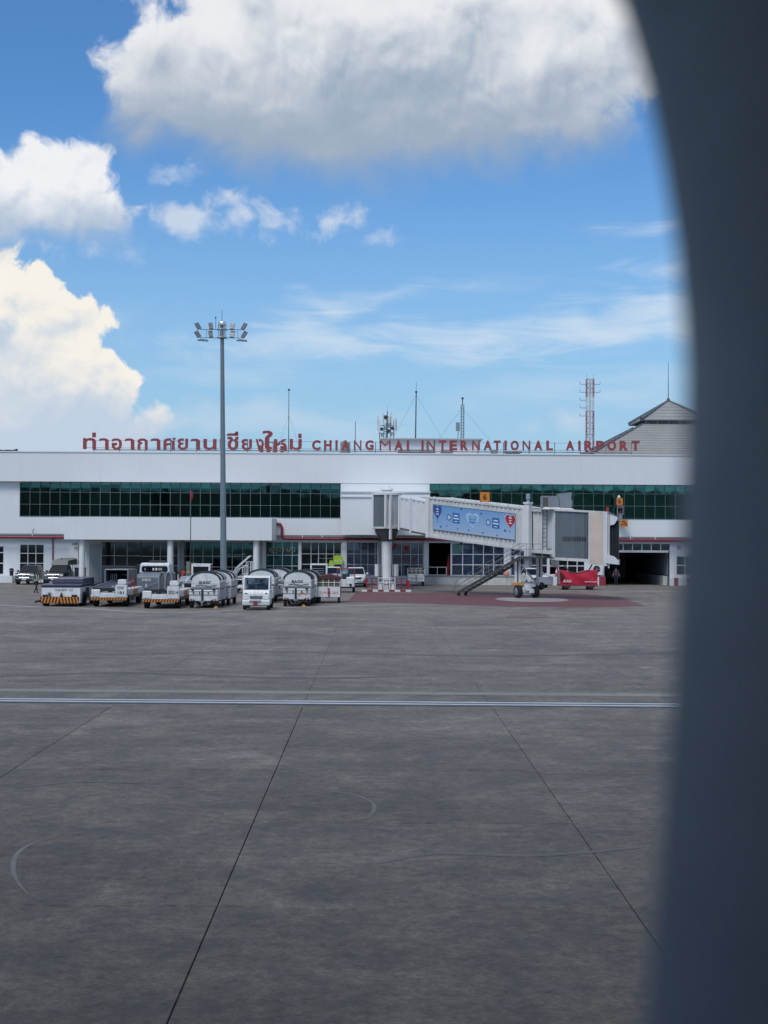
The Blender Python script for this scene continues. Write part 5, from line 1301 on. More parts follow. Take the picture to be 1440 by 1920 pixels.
def make_grey_tug_a():
    K = thing('aircraft_tug', 'big dark grey aircraft tug with white cab and yellow plate', 'aircraft tug', place(278, 1121))
    w = 1.5
    MB().prism([(0, .55), (0, 1.5), (.25, 1.74), (3.4, 1.8), (3.4, .45), (.4, .4)], 'x', -w * .55, w).build('hood', VGREY, K, smooth=False, bevel=.05)
    MB().prism([(.4, .6), (.3, 1.45), (.6, 1.6), (3.4, 1.66), (3.4, .5)], 'x', -w - .1, -w * .55 - .004).build('side_hood', VGREY, K, smooth=False, bevel=.05)
    for z in (.85, 1.15): MB().box(-w - .02, -w * .62, .24, .3, z, z + .03).build('hood_line', GREYM, K, smooth=False)
    C = MB()
    C.loft([[(-w * .70, 2.3, 1.75), (w * .82, 2.3, 1.75), (w * .82, 4.2, 1.75), (-w * .70, 4.2, 1.75)], [(-w * .66, 2.3, 2.38), (w * .78, 2.3, 2.38), (w * .78, 4.2, 2.38), (-w * .66, 4.2, 2.38)], [(-w * .62, 2.5, 2.5), (w * .74, 2.5, 2.5), (w * .74, 4.0, 2.5), (-w * .62, 4.0, 2.5)]])
    cb = C.build('cab', VWHITE, K, smooth=False, bevel=.05)
    MB().prism([(-w * .58, 1.92), (-w * .5, 1.84), (w * .62, 1.84), (w * .70, 1.92), (w * .70, 2.18), (w * .62, 2.27), (-w * .5, 2.27), (-w * .58, 2.18)], 'y', 2.26, 2.298).build('window', CARGL, cb, smooth=False)
    for x, m, s in ((-.62, GREYM, .1), (.0, LAMPG, .12), (.22, LAMPG, .14), (.5, mat('tan_seat', (0.42, 0.3, 0.2), .6), .3)): MB().cbox((x, 2.25, 2.04), (s, .01, .18)).build('seat_back', m, cb, smooth=False)
    MB().box(-w * .92, -w * .74, 2.6, 4.0, 1.7, 2.35).build('mirror', BLK, K, smooth=False)
    MB().box(-w * .3, w * .5, 2.9, 3.8, 2.51, 2.66).build('roof_rack', BLK, K, smooth=False, bevel=.04)
    stripes(K, -.3, w - .1, .42, .72, -.04, 6, YELLOW, False, .8)
    lettering('34-19.00', INK, MB().cbox((-.14, -.02, 1.3), (.62, .03, .17)).build('number_plate', LAMPG, K, smooth=False), -.40, .12, 1.25, 1.36, -.04, .015, .003)
    MB().cbox((.44, -.02, .78), (.36, .03, .24)).build('yellow_plate', YELLOW, K, smooth=False)
    q = MB().cbox((.86, -.02, .94), (.42, .04, .40)).build('tail_lamp_panel', LAMPR, K, smooth=False)
    for z in (.82, .95, 1.07): MB().cbox((.86, -.045, z), (.36, .008, .05)).build('lamp_strip', RED, q, smooth=False)
    MB().box(-.2, -.1, -.05, .0, .78, 1.02).build('hook', LAMPG, K, smooth=False)
    MB().box(-w, w, -.06, .3, .36, .44).build('bumper', DARKM, K, smooth=False)
    for y in (.9, 3.6):
        for s in (-1, 1): wheel(K, s * (w - .15), y, .5, .36)
make_grey_tug_a()
def make_grey_tug_b():
    K = thing('aircraft_tug', 'light grey aircraft tug with sloping bonnet and white cab frame', 'aircraft tug', place(366, 1124.5))
    w = 1.3; LG = mat('light_blue_grey_paint', (0.26, 0.31, 0.36), .4, var=.1)
    MB().prism([(0, .5), (0, 1.05), (.5, 1.3), (1.9, 1.55), (2.6, 1.62), (2.6, .5)], 'x', -w, w).build('bonnet', LG, K, smooth=False, bevel=.06)
    for x in (-.72, .05, .8): MB().prism([(-.02, 1.05), (.49, 1.32), (1.9, 1.58), (1.9, 1.53), (.5, 1.27), (0, 1.02)], 'x', x - .035, x + .035).build('bonnet_strip', VWHITE, K, smooth=False)
    MB().prism([(.9, 1.39), (1.5, 1.74), (2.55, 1.8), (2.55, 1.6), (1.9, 1.56)], 'x', -.55, .45).build('bonnet_scoop', LG, K, smooth=False, bevel=.04)
    MB().prism([(0, .42), (-.06, .5), (-.06, .95), (0, 1.0), (.3, 1.0), (.3, .42)], 'x', -w * .7, w * .85).build('front_panel', VWHITE, K, smooth=False, bevel=.03)
    MB().cbox((-.12, -.12, .62), (.34, .2, .34)).build('tow_hitch', BLK, K, smooth=False)
    cf = MB()
    for a, b in ((-.62, -.50), (.62, .74)): cf.box(a, b, 2.6, 2.75, 1.5, 2.3)
    cf.box(-.62, .74, 2.6, 2.75, 2.3, 2.5); cf.box(-.5, .62, 2.6, 2.75, 1.5, 1.62)
    cb = cf.build('cab_frame', VWHITE, K, smooth=False)
    MB().box(-.495, .615, 2.66, 2.69, 1.63, 2.295).build('windscreen', CARGL, cb, smooth=False)
    MB().box(-.62, .74, 2.76, 4.0, 2.42, 2.5).build('cab_roof', VWHITE, K, smooth=False)
    MB().box(-.55, .65, 2.77, 4.0, .9, 2.3).build('cab_body', VGREY, K, smooth=False)
    MB().box(.8, .92, 2.55, 2.7, 1.7, 2.25).build('mirror', BLK, K, smooth=False)
    MB().box(-w, w, .2, .4, .34, .42).build('bumper', DARKM, K, smooth=False)
    for y in (1.0, 3.4):
        for s in (-1, 1): wheel(K, s * (w - .12), y, .46, .3)
make_grey_tug_b()

def make_baggage_cart(pos, label, txt, rz=0, scribble=False, sz=1.0, L=3.2):
    K = thing('covered_cart', label, 'baggage cart', pos, rz, 'white covered baggage carts'); K.scale = (1.12, 1.08, 1.06)
    w = .80 * sz
    # low front box with tow bar
    MB().prism([(0, .42), (-.02, 1.02), (.06, 1.08), (.7, 1.12), (.7, .42)], 'x', -w, w).build('front_box', VWHITE, K, smooth=False, bevel=.03)
    for z in (.78, 1.0): MB().box(-w - .01, w + .01, -.035, -.022, z, z + .025).build('trim_line', GREYM, K, smooth=False)
    MB().cbox((-.05, -.06, .74), (.10, .06, .78)).build('tow_bar', BLK, K, smooth=False); MB().cbox((-.05, -.1, .40), (.24, .14, .10)).build('tow_eye', GREYM, K, smooth=False)
    arch = lambda ww, zt, n=10: [(-ww, .46)] + [(-ww * cos(pi * i / n), zt - .46 + .46 * sin(pi * i / n)) for i in range(n + 1)] + [(ww, .46)]
    o = MB(); pr = arch(w, 2.08)
    fr = [(x, .72, z) for x, z in pr]; bk = [(x, L, z) for x, z in pr]
    o.loft([fr, bk]); body = o.build('cover', VWHITE, K)
    aa = [(-(w + .03) * cos(pi * i / 12), 2.08 - .46 + .50 * sin(pi * i / 12)) for i in range(13)]
    MB().path([(x, .74, z) for x, z in aa], .06, 6).build('arch_trim', BLK, K)
    MB().path([(x, L * .62, z) for x, z in aa], .05, 6).build('arch_trim', BLK, K)
    MB().loft([[(x * 1.01, L * .63, z + .01) for x, z in aa], [(x * 1.01, L + .02, z + .01) for x, z in aa]], cap=False, closed=False).build('grey_roof_sheet', GREYM, K)
    for k in range(3):
        y0 = .8 + k * (L - .9) / 3
        MB().box(w + .002, w + .02, y0, y0 + (L - .9) / 3 - .06, .5, 1.5).build('side_panel', mat('cart_side_grey', (0.38, 0.40, 0.41), .5, var=.2), K, smooth=False)
    MB().box(-w + .05, w - .05, .715, .718, 1.4, 1.42).build('seam', GREYM, K, smooth=False)
    lettering(txt, INK, K, -.36 * sz, .30 * sz, 1.42, 1.58, .708, .02, .004)
    if scribble:
        for k in range(3):
            MB().path([(.12 + .08 * k, -.03, .66 + .1 * k), (.3, -.03, .92 - .08 * k), (.55 - .05 * k, -.03, .7 + .07 * k)], .02, 4).build('orange_scrawl', mat('orange_print', (0.6, 0.2, 0.06), .6), K)
    MB().box(-w + .03, w - .03, .66, .714, 1.125, 1.2).build('gap_shade_strip', BLK, K, smooth=False)  # black strip standing in for the shade between front box and cover
    MB().box(-w, w, .09, .69, 1.122, 1.16).build('box_lid', GREYM, K, smooth=False)
    for x in (-.55, -.2, .28, .6): MB().cbox((x, -.03, .9), (.06, .03, .12)).build('latch', DARKM, K, smooth=False)
    for s in (-1, 1): MB().path([(s * (w - .25), -.02, .5), (s * .3, -.5, .3), (0, -.95, .16)], .035, 6).build('drawbar', BLK, K); MB().cbox((s * (w - .12), -.035, .5), (.12, .02, .07)).build('reflector', LAMPR, K, smooth=False)
    MB().path([(-w * .7, .70, 1.3), (-w * .3, .68, 1.36), (w * .2, .69, 1.28), (w * .8, .70, 1.34)], .02, 5).build('cover_strap', DARKM, K)
    MB().path([(w + .03, 1.0, 1.15), (w + .04, 1.6, 1.1), (w + .03, 2.4, 1.16)], .03, 5).build('side_rope', DARKM, K)
    for x in (-w + .2, w - .2): MB().cbox((x, -.05, 1.1), (.14, .1, .1)).build('rubber_buffer', BLK, K, smooth=False)
    MB().box(-w + .08, w - .08, .1, L, .34, .44).build('chassis', BLK, K, smooth=False)
    for y in (.35, L - .5):
        for s in (-1, 1): wheel(K, s * (w - .1), y, .28, .16, hub=False)
    return K
c1 = make_baggage_cart(place(381, 1140.5), 'white covered baggage cart numbered BS-B-027 beside the light grey tug', 'BS-B-027', radians(-3))
x, y, _ = place(381, 1140.5)
make_baggage_cart((x + .35, y + 3.7, 0), 'second white covered baggage cart hitched behind the BS-B-027 cart', 'BAGS', radians(-3))
make_baggage_cart(place(487, 1131), 'white covered baggage cart lettered BAGS right behind the small truck', 'BAGS', radians(-2))
make_baggage_cart(place(556, 1137), 'white covered baggage cart with an orange scrawl on its front box', 'BAGS', radians(-2), True, .98)
x, y, _ = place(556, 1137)
make_baggage_cart((x + .25, y + 3.75, 0), 'white covered baggage cart hitched behind the orange scrawl cart', 'BAGS', radians(-2), False, .95)
x, y, _ = place(487, 1131)
make_baggage_cart((x + .75, y + 4.0, 0), 'white covered baggage cart at the back of the row behind the small truck', 'BAGS', radians(-2))

def make_dolly(pos, label, rz=0):
    K = thing('baggage_dolly', label, 'baggage dolly', pos, rz, 'low baggage dollies behind the carts')
    MB().box(-.75, .75, 0, 2.8, .42, .54).build('platform', VWHITE, K, smooth=False)
    for y in (0.03, 2.77):
        o = MB().path([(-.72, y, .54), (-.72, y, 1.35), (.72, y, 1.35), (.72, y, .54)], .035, 6); o.tube((-.72, y, .95), (.72, y, .95), .03, n=6); o.build('end_rail', GREYM, K)
    for i, (x, y, z, s, m) in enumerate(((-.4, .7, .54, .5, VGREY), (.25, .8, .54, .55, TARP), (-.1, 1.7, .54, .6, mat('tan_load', (0.3, 0.24, 0.15), .7)), (.1, 1.0, .92, .5, BLK))):
        MB().box(x - s / 2, x + s / 2, y - .22, y + .22, z + .003, z + .38).build('suitcase', m, K, smooth=False, bevel=.03)
    MB().path([(0, 0, .4), (0, -.8, .25)], .04, 6).build('drawbar', BLK, K)
    for y in (.4, 2.3):
        for s in (-1, 1): wheel(K, s * .62, y, .2, .13, hub=False)
make_dolly(place(524, 1119), 'low white dolly stacked with cases between the two lines of covered carts')
make_dolly(place(346, 1131), 'low white dolly stacked with cases in front of the light grey tug')

def make_mini_truck():
    K = thing('mini_truck', 'small white cab truck with a driver at the front of the row', 'truck', place(480, 1144)); K.scale = (1.1, 1.06, 1.03)
    w = .74
    side = [(0, .28), (-.02, .52), (.02, .98), (.16, 1.22), (.42, 1.95), (.52, 2.0), (1.55, 2.0), (1.62, 1.9), (1.62, .35), (.3, .25)]
    o = MB(); n = len(side)
    # open cab shell: two sides with roof, front and rear as separate parts
    MB().prism([(0, .26), (-.03, .5), (0, 1.0), (.14, 1.2), (1.6, 1.2), (1.6, .3)], 'x', -w, w).build('body', VWHITE, K, smooth=False, bevel=.04)
    fr = MB()
    for s in (-1, 1):
        x0, x1 = s * w - (.07 if s > 0 else 0), s * w + (.07 if s < 0 else 0)
        fr.loft([[(x0, .14, 1.18), (x1, .14, 1.18), (x1, .22, 1.18), (x0, .22, 1.18)], [(x0, .38, 1.93), (x1, .38, 1.93), (x1, .46, 1.93), (x0, .46, 1.93)]])
        fr.box(x0, x1, 1.45, 1.58, 1.18, 1.93)
    fr.build('pillars', VWHITE, K, smooth=False)
    MB().prism([(.36, 1.9), (.42, 1.98), (.55, 2.02), (1.5, 2.02), (1.6, 1.96), (1.6, 1.9)], 'x', -w - .01, w + .01).build('roof', VWHITE, K, smooth=False, bevel=.02)
    MB().loft([[(-w + .07, .17, 1.2), (w - .07, .17, 1.2), (w - .07, .18, 1.2), (-w + .07, .18, 1.2)], [(-w + .07, .41, 1.92), (w - .07, .41, 1.92), (w - .07, .42, 1.92), (-w + .07, .42, 1.92)]]).build('windscreen', GCLEAR, K, smooth=False)
    MB().box(-w + .06, w - .06, 1.5, 1.54, 1.2, 1.9).build('rear_window', GCLEAR, K, smooth=False)
    for s in (-1, 1): 
        d = MB().box(s * w - .012, s * w + .012, .5, 1.4, .4, 1.18).build('door', VWHITE, K, smooth=False); MB().box(s * w - .02, s * w + .025, 1.2, 1.32, 1.02, 1.06).build('handle', BLK, d, smooth=False)
    MB().box(-.58, .5, .25, .5, 1.2, 1.27).build('dashboard', BLK, K, smooth=False)
    for x in (-.35, .36): 
        q = MB().box(x - .22, x + .22, .95, 1.35, .9, 1.25).build('seat', BLK, K, smooth=False, bevel=.04); MB().box(x - .2, x + .2, 1.3, 1.42, 1.2, 1.42).build('backrest', BLK, q, smooth=False, bevel=.04)
    MB().path([(.36 + .16 * cos(t * pi / 8), .55 + .05 * sin(t * pi / 8), 1.3 + .14 * sin(t * pi / 8)) for t in range(17)], .018, 5).build('steering_wheel', BLK, K)
    g = MB().box(-.34, .34, -.05, -.03, .68, .84).build('grille', BLK, K, smooth=False)
    for i in range(3): 
        for a, b in ((-.33, -.06), (.06, .33)): MB().box(a, b, -.065, -.051, .70 + i * .05, .725 + i * .05).build('grille_bar', CHROME, g, smooth=False)
    MB().prism([(-.05, .70), (.05, .70), (0, .80)], 'y', -.068, -.051).build('emblem', CHROME, g, smooth=False)
    for s in (-1, 1): 
        MB().prism([(s * .44, .66), (s * .68, .66), (s * .68, .84), (s * .44, .82)], 'y', -.052, -.02).build('headlight', LAMPG, K, smooth=False)
        MB().cbox((s * .56, -.01, 1.0), (.12, .03, .05)).build('indicator', BLK, K, smooth=False)
    MB().prism([(-.10, .3), (-.12, .55), (-.02, .6), (.1, .6), (.1, .3)], 'x', -w - .02, w + .02).build('bumper', VWHITE, K, smooth=False, bevel=.03)
    MB().box(-.36, .3, -.135, -.121, .46, .58).build('lower_grille', GREYM, K, smooth=False)
    MB().cbox((-.03, -.18, .4), (.2, .12, .28)).build('tow_plate', REDP, K, smooth=False)
    lettering('- - - -', INK, K, -.36, .36, 1.06, 1.08, -.01, 0, .002)
    MB().box(-w, w, 1.66, 3.3, .6, .72).build('load_bed', VWHITE, K, smooth=False); 
    for s in (-1, 1): MB().box(s * w - .02, s * w + .02, 1.66, 3.3, .72, 1.0).build('bed_side', VWHITE, K, smooth=False)
    for y in (.45, 2.7):
        for s in (-1, 1): wheel(K, s * (w - .08), y, .28, .17)
make_mini_truck()

def make_tlm_cart(pos, label, txt, tarp):
    K = thing('baggage_cart', label, 'baggage cart', pos, 0, 'white cage baggage carts with red lettering')
    w = .78
    MB().box(-w, w, 0, .05, .42, 1.12).build('front_board', VWHITE, K, smooth=False)
    MB().box(-w, w, .051, 2.6, .40, .5).build('floor', BLK, K, smooth=False)
    cage = MB()
    for x in (-w, -.38, 0, .38, w): cage.box(x - .03, x + .03, 0, .05, 1.12, 1.66)
    for z in (1.38, 1.64): cage.box(-w, w, -.003, .047, z, z + .05)
    cage.build('cage', mat('cream_cage', (0.62, 0.60, 0.54), .5), K, smooth=False)
    for i in range(4):
        for k in range(2):
            x = -w + .05 + i * .385; MB().box(x, x + .33, .06, .08, 1.14 + k * .28, 1.36 + k * .28).build('cage_mesh', mat('cage_mesh_tan', (0.16, 0.15, 0.11), .8, var=.4, vscale=14), K, smooth=False)
    for s in (-1, 1): MB().box(s * w - .02, s * w + .02, .06, 2.6, .5, 1.62).build('side_curtain', REDP if tarp else VGREY, K, smooth=False)
    MB().box(-w, w, 2.56, 2.6, .5, 1.62).build('back_board', VWHITE, K, smooth=False)
    if tarp:
        o = MB(); n = 7; rows = []
        for j in range(5):
            y = -.06 + j * .68; rows.append([(-w - .08 + (2 * w + .16) * i / n, y, 1.67 + .26 * sin(pi * i / n) ** .8 + .03 * sin(i * 2.1 + j * 1.7)) for i in range(n + 1)])
        for a, b in zip(rows[:-1], rows[1:]):
            for i in range(n): o.quad(a[i], a[i + 1], b[i + 1], b[i])
        for i in range(n): o.quad(rows[0][i], rows[0][i + 1], (rows[0][i + 1][0], -.05, 1.64), (rows[0][i][0], -.05, 1.64))
        o.build('tarpaulin', TARP, K)
    else:
        for y in (0, 1.3, 2.6): MB().path([(-w, y, 1.64), (-w * .6, y, 1.82), (0, y, 1.88), (w * .6, y, 1.82), (w, y, 1.64)], .035, 5).build('roof_hoop', DARKM, K)
        for i, (x, y, z, s) in enumerate(((-.35, .5, .9, .5), (.3, .6, .95, .55), (0, 1.4, 1.0, .6))): MB().cbox((x, y, z + .2), (s, .5, .5)).build('load', mat('tan_load', (0.3, 0.24, 0.15), .7), K, smooth=False, bevel=.04)
    lettering(txt, REDINK, K, -.62, .64, .62, .79, -.006, .02, .004)
    MB().prism([(-.09, 1.02), (.09, 1.02), (.07, .94), (0, .88), (-.07, .94)], 'y', -.012, -.002).build('emblem', REDINK, K, smooth=False)
    MB().cbox((.02, -.04, .66), (.09, .05, .55)).build('tow_bar', REDP if tarp else GREYM, K, smooth=False); MB().cbox((.02, -.1, .36), (.26, .18, .08)).build('tow_eye', GREYM, K, smooth=False)
    for y in (.3, 2.2):
        for s in (-1, 1): wheel(K, s * (w - .1), y, .2, .13, hub=False)
make_tlm_cart(place(616, 1131), 'white cage cart lettered TLM-BC-203 under a sagging maroon tarpaulin', 'TLM-BC-203', True)
p = at(780, 1097, 131.5); make_tlm_cart((p.x, 131.5, 0), 'white cage cart lettered TLM-BC-221 parked by the raised platform', 'TLM-BC-221', False)

def make_pickup(pos, label, paint, rz=0, canopy=False, trim=CHROME, grille=True, L=5.2):
    K = thing('pickup_truck', label, 'pickup truck', pos, rz, 'pickup trucks at the terminal')
    w = .92
    sec = lambda y, hw, z0, z1: [(-hw, y, z0), (hw, y, z0), (hw * 1.02, y, z0 + (z1 - z0) * .5), (hw * .96, y, z1), (-hw * .96, y, z1), (-hw * 1.02, y, z0 + (z1 - z0) * .5)]
    MB().loft([sec(0, w * .92, .42, .98), sec(.12, w, .38, 1.04), (sec(1.4, w, .38, 1.14)), sec(L - .1, w, .42, 1.14), sec(L, w * .96, .5, 1.1)]).build('body', paint, K)
    MB().loft([[(-w * .93, 1.25, 1.12), (w * .93, 1.25, 1.12), (w * .93, 3.35, 1.12), (-w * .93, 3.35, 1.12)], [(-w * .76, 1.95, 1.72), (w * .76, 1.95, 1.72), (w * .78, 3.15, 1.72), (-w * .78, 3.15, 1.72)], [(-w * .70, 2.1, 1.76), (w * .70, 2.1, 1.76), (w * .70, 3.05, 1.76), (-w * .70, 3.05, 1.76)]]).build('cab', paint, K, smooth=False)
    MB().loft([[(-w * .86, 1.285, 1.165), (w * .86, 1.285, 1.165), (w * .86, 1.27, 1.16), (-w * .86, 1.27, 1.16)], [(-w * .74, 1.89, 1.69), (w * .74, 1.89, 1.69), (w * .74, 1.87, 1.69), (-w * .74, 1.87, 1.69)]]).build('windscreen', CARGL, K, smooth=False)
    for s in (-1, 1):
        MB().loft([[(s * w * .925, 1.5, 1.18), (s * w * .925, 3.2, 1.18), (s * w * .935, 3.2, 1.18), (s * w * .935, 1.5, 1.18)], [(s * w * .775, 2.0, 1.66), (s * w * .785, 3.08, 1.66), (s * w * .80, 3.08, 1.66), (s * w * .79, 2.0, 1.66)]]).build('side_window', CARGL, K, smooth=False)
        d = MB().box(s * w * 1.012, s * w * 1.03, 1.5, 3.25, .5, 1.1).build('door', paint, K, smooth=False); MB().box(s * w * 1.03, s * w * 1.05, 2.9, 3.1, .95, .99).build('handle', trim, d, smooth=False)
        MB().cbox((s * (w + .13), 1.55, 1.22), (.2, .1, .17)).build('mirror', paint, K, smooth=False, bevel=.02)
        MB().prism([(s * .56, .78), (s * .88, .84), (s * .86, .98), (s * .6, .95)], 'y', -.02, .1).build('headlight', LAMPG, K, smooth=False)
        MB().cbox((s * .72, -.03, .54), (.2, .06, .1)).build('fog_lamp', BLK, K, smooth=False)
    if grille:
        g = MB().prism([(-.52, .92), (.52, .92), (.44, .68), (-.44, .68)], 'y', -.03, .05).build('grille', BLK, K, smooth=False)
        MB().path([(-.54, -.035, .94), (.54, -.035, .94), (.45, -.035, .66), (-.45, -.035, .66), (-.54, -.035, .94)], .03, 5).build('grille_surround', trim, g)
        MB().cbox((0, -.045, .82), (.22, .02, .09)).build('badge', trim, g, smooth=False)
        MB().path([(-.86, .0, .74), (-.7, -.06, .56), (.7, -.06, .56), (.86, .0, .74)], .035, 5).build('bumper_trim', trim, K)
    MB().cbox((0, -.07, .5), (.4, .02, .13)).build('number_plate', LAMPG, K, smooth=False)
    MB().box(-w * .9, w * .9, .02, .5, .3, .46).build('bumper', BLK, K, smooth=False)
    if canopy:
        st = mat('grey_canvas', (0.20, 0.20, 0.195), .8, var=.1)
        MB().loft([[(-w * .86, 1.9, 1.78), (w * .86, 1.9, 1.78), (w * .92, 5.1, 1.78), (-w * .92, 5.1, 1.78)], [(-w * .82, 2.15, 2.2), (w * .82, 2.15, 2.2), (w * .88, 5.1, 2.32), (-w * .88, 5.1, 2.32)], [(-w * .6, 2.4, 2.3), (w * .6, 2.4, 2.3), (w * .6, 5.1, 2.42), (-w * .6, 5.1, 2.42)]]).build('canvas_canopy', st, K)
        for y in (3.5, 4.3, 5.05):
            for s in (-1, 1): MB().tube((s * w * .9, y, 1.1), (s * w * .9, y, 1.8), .03, n=6).build('canopy_post', DARKM, K)
        MB().lathe([(.08, 0), (.08, .1), (.03, .14)], 8, c=(0, 2.6, 2.3)).build('beacon', BLK, K)
    for y in (.95, L - 1.25):
        for s in (-1, 1): wheel(K, s * (w - .08), y, .37, .25)
    return K
def atY(px, Y): return (at(px, 1010, Y).x, Y, 0)
make_pickup(atY(46, 129.6), 'charcoal pickup with chrome grille at the far left under the barred window', VDARK, radians(-3))
make_pickup(atY(101, 129.6), 'charcoal pickup with a grey canvas canopy over its bed', VDARK, radians(-3), True)
make_pickup(atY(667, 127.0), 'silver white pickup nose on beside the bridge column', VWHITE, 0)
make_pickup(atY(622, 128.5), 'white pickup mostly hidden behind the maroon tarpaulin cart', VWHITE, 0)
K = make_pickup(atY(1012, 127.5), 'white pickup behind the wheels of the air bridge', VWHITE, radians(10))

def make_cab_truck():
    K = thing('flatbed_truck', 'white flatbed truck with open barred rear frame behind the orange scrawl cart', 'truck', atY(598, 110.5))
    w = .95
    MB().box(-w, w, 0, 1.5, .55, 1.35).build('body', VWHITE, K, smooth=False, bevel=.04)
    f = MB(); f.box(-w * .7, -w * .58, .1, .22, 1.35, 2.3); f.box(w * .58, w * .7, .1, .22, 1.35, 2.3); f.box(-w * .7, w * .7, .1, .22, 2.3, 2.42); f.build('rear_frame', VWHITE, K, smooth=False, bevel=.03)
    MB().box(-w * .57, w * .57, .15, .18, 1.36, 2.29).build('rear_window', CARGL, K, smooth=False)
    for i in range(4): MB().box(-w * .57, w * .45, .08, .12, 1.5 + i * .17, 1.54 + i * .17).build('guard_bar', GREYM, K, smooth=False)
    MB().box(-w, w, -2.0, -.02, .62, .76).build('flatbed', VWHITE, K, smooth=False)
    MB().box(-w, w, -2.05, -2.01, .6, 1.1).build('tailboard', VWHITE, K, smooth=False)
    for s in (-1, 1): MB().cbox((s * .7, -2.07, .5), (.3, .05, .12)).build('tail_lamp', LAMPR, K, smooth=False)
    for y in (-1.4, .8):
        for s in (-1, 1): wheel(K, s * (w - .12), y, .38, .24)
    K = thing('tow_tractor', 'white baggage tractor with red framed canopy beside the silver white pickup', 'tow tractor', place(648, 1111))
    w = .72
    MB().prism([(0, .4), (0, 1.2), (.1, 1.26), (.6, 1.26), (.6, .4)], 'x', .05, w).build('bonnet', VWHITE, K, smooth=False, bevel=.05)
    MB().box(-w, .04, .05, 2.4, .45, 1.05).build('body', VWHITE, K, smooth=False, bevel=.03); MB().box(.05, w, .61, 2.4, .45, .85).build('rear_body', VWHITE, K, smooth=False)
    f = MB()
    for x in (-w, w): f.tube((x, .3, 1.0), (x, .45, 1.92), .03, n=6); f.tube((x, 1.9, 1.0), (x, 1.9, 1.92), .03, n=6)
    for z in (1.92,): f.tube((-w, .45, z), (w, .45, z), .035, n=6); f.tube((-w, 1.9, z), (w, 1.9, z), .035, n=6); f.tube((-w, .45, z), (-w, 1.9, z), .035, n=6); f.tube((w, .45, z), (w, 1.9, z), .035, n=6)
    f.build('canopy_frame', REDP, K)
    MB().loft([[(-w + .05, .31, 1.28), (w - .05, .31, 1.28), (w - .05, .33, 1.28), (-w + .05, .33, 1.28)], [(-w + .05, .43, 1.88), (w - .05, .43, 1.88), (w - .05, .45, 1.88), (-w + .05, .45, 1.88)]]).build('windscreen', GCLEAR, K, smooth=False)
    MB().cbox((.4, -.02, .62), (.18, .04, .2)).build('grille', BLK, K, smooth=False); MB().cbox((.2, -.02, .72), (.1, .04, .1)).build('headlight', LAMPG, K, smooth=False)
    MB().box(-.3, .3, 1.3, 1.5, 1.0, 1.5).build('seat', BLK, K, smooth=False, bevel=.04)
    MB().box(-w, w, -.08, 0, .36, .48).build('bumper', BLK, K, smooth=False)
    for y in (.4, 1.9):
        for s in (-1, 1): wheel(K, s * (w - .08), y, .3, .18)
make_cab_truck()

def make_stair_truck():
    K = thing('stair_truck', 'white passenger stair vehicle with railings rising behind the carts', 'stair truck', atY(452, 112.0))
    k = 112 / FPX
    X = lambda px: (px - 452) * k; Z = lambda py: CAMZ + (1010 - (py + 1.3)) * k
    for yy in (0, 1.5):
        o = MB()
        o.path([(X(430), yy, Z(1087)), (X(443), yy, Z(1065)), (X(468), yy, Z(1042))], .04, 5)
        o.path([(X(434), yy, Z(1089)), (X(448), yy, Z(1066)), (X(455), yy, Z(1064))], .035, 5)
        o.path([(X(462), yy, Z(1075)), (X(462), yy, Z(1053)), (X(470), yy, Z(1053)), (X(470), yy, Z(1075))], .035, 5)
        o.path([(X(455), yy, Z(1075)), (X(455), yy, Z(1061)), (X(462), yy, Z(1061))], .03, 5)
        o.build('railing', VWHITE, K)
    first = None
    for i in range(8):
        f = i / 7; x, z = X(428) + (X(458) - X(428)) * f, .9 + (Z(1077) - .9) * f
        if first is None: first = MB().box(-.17, .17, 0, 1.5, -.03, .03).build('step', GREYM, K, smooth=False); c = first
        else: c = share(first, K, (0, 0, 0))
        c.location = (x, 0, z)
    MB().box(X(455), X(476), 0, 1.5, Z(1079), Z(1075.5)).build('landing', VWHITE, K, smooth=False)
    f = MB()
    for x in (X(432), X(443), X(456)): f.tube((x, .02, .5), (x, .02, Z(1082)), .05, n=6); f.tube((x, 1.5, .5), (x, 1.5, Z(1082)), .05, n=6)
    for z in (.62, 1.1, Z(1082)): f.tube((X(432), .02, z), (X(470), .02, z), .05, n=6)
    f.tube((X(432), .02, .62), (X(443), .02, 1.1), .035, n=5); f.build('frame', VWHITE, K)
    MB().box(X(432), X(520), -.1, 1.6, .42, .6).build('chassis', VWHITE, K, smooth=False)
    cb = MB().prism([(X(470), .6), (X(470), Z(1073)), (X(500), Z(1073)), (X(508), 1.5), (X(512), 1.3), (X(512), .6)], 'y', -.1, 1.6).build('cab', VWHITE, K, smooth=False, bevel=.05)
    MB().box(X(474), X(484), -.13, -.102, 1.3, Z(1076)).build('side_window', CARGL, cb, smooth=False); MB().box(X(488), X(500), -.13, -.102, 1.3, Z(1076)).build('side_window', CARGL, cb, smooth=False)
    MB().lathe([(.1, 0), (.1, .14), (.04, .2)], 10, c=(X(484), .6, Z(1073))).build('beacon', LAMPR, K)
    for x in (X(440), X(505)):
        for yy in (0.05, 1.5):
            t = MB().tube((0, -.1, 0), (0, .1, 0), .4, n=18).build('wheel', BLACK, K, (x, yy, .4)); MB().tube((0, -.11, 0), (0, -.101, 0), .22, n=14).build('rim', GREYM, t)
make_stair_truck()

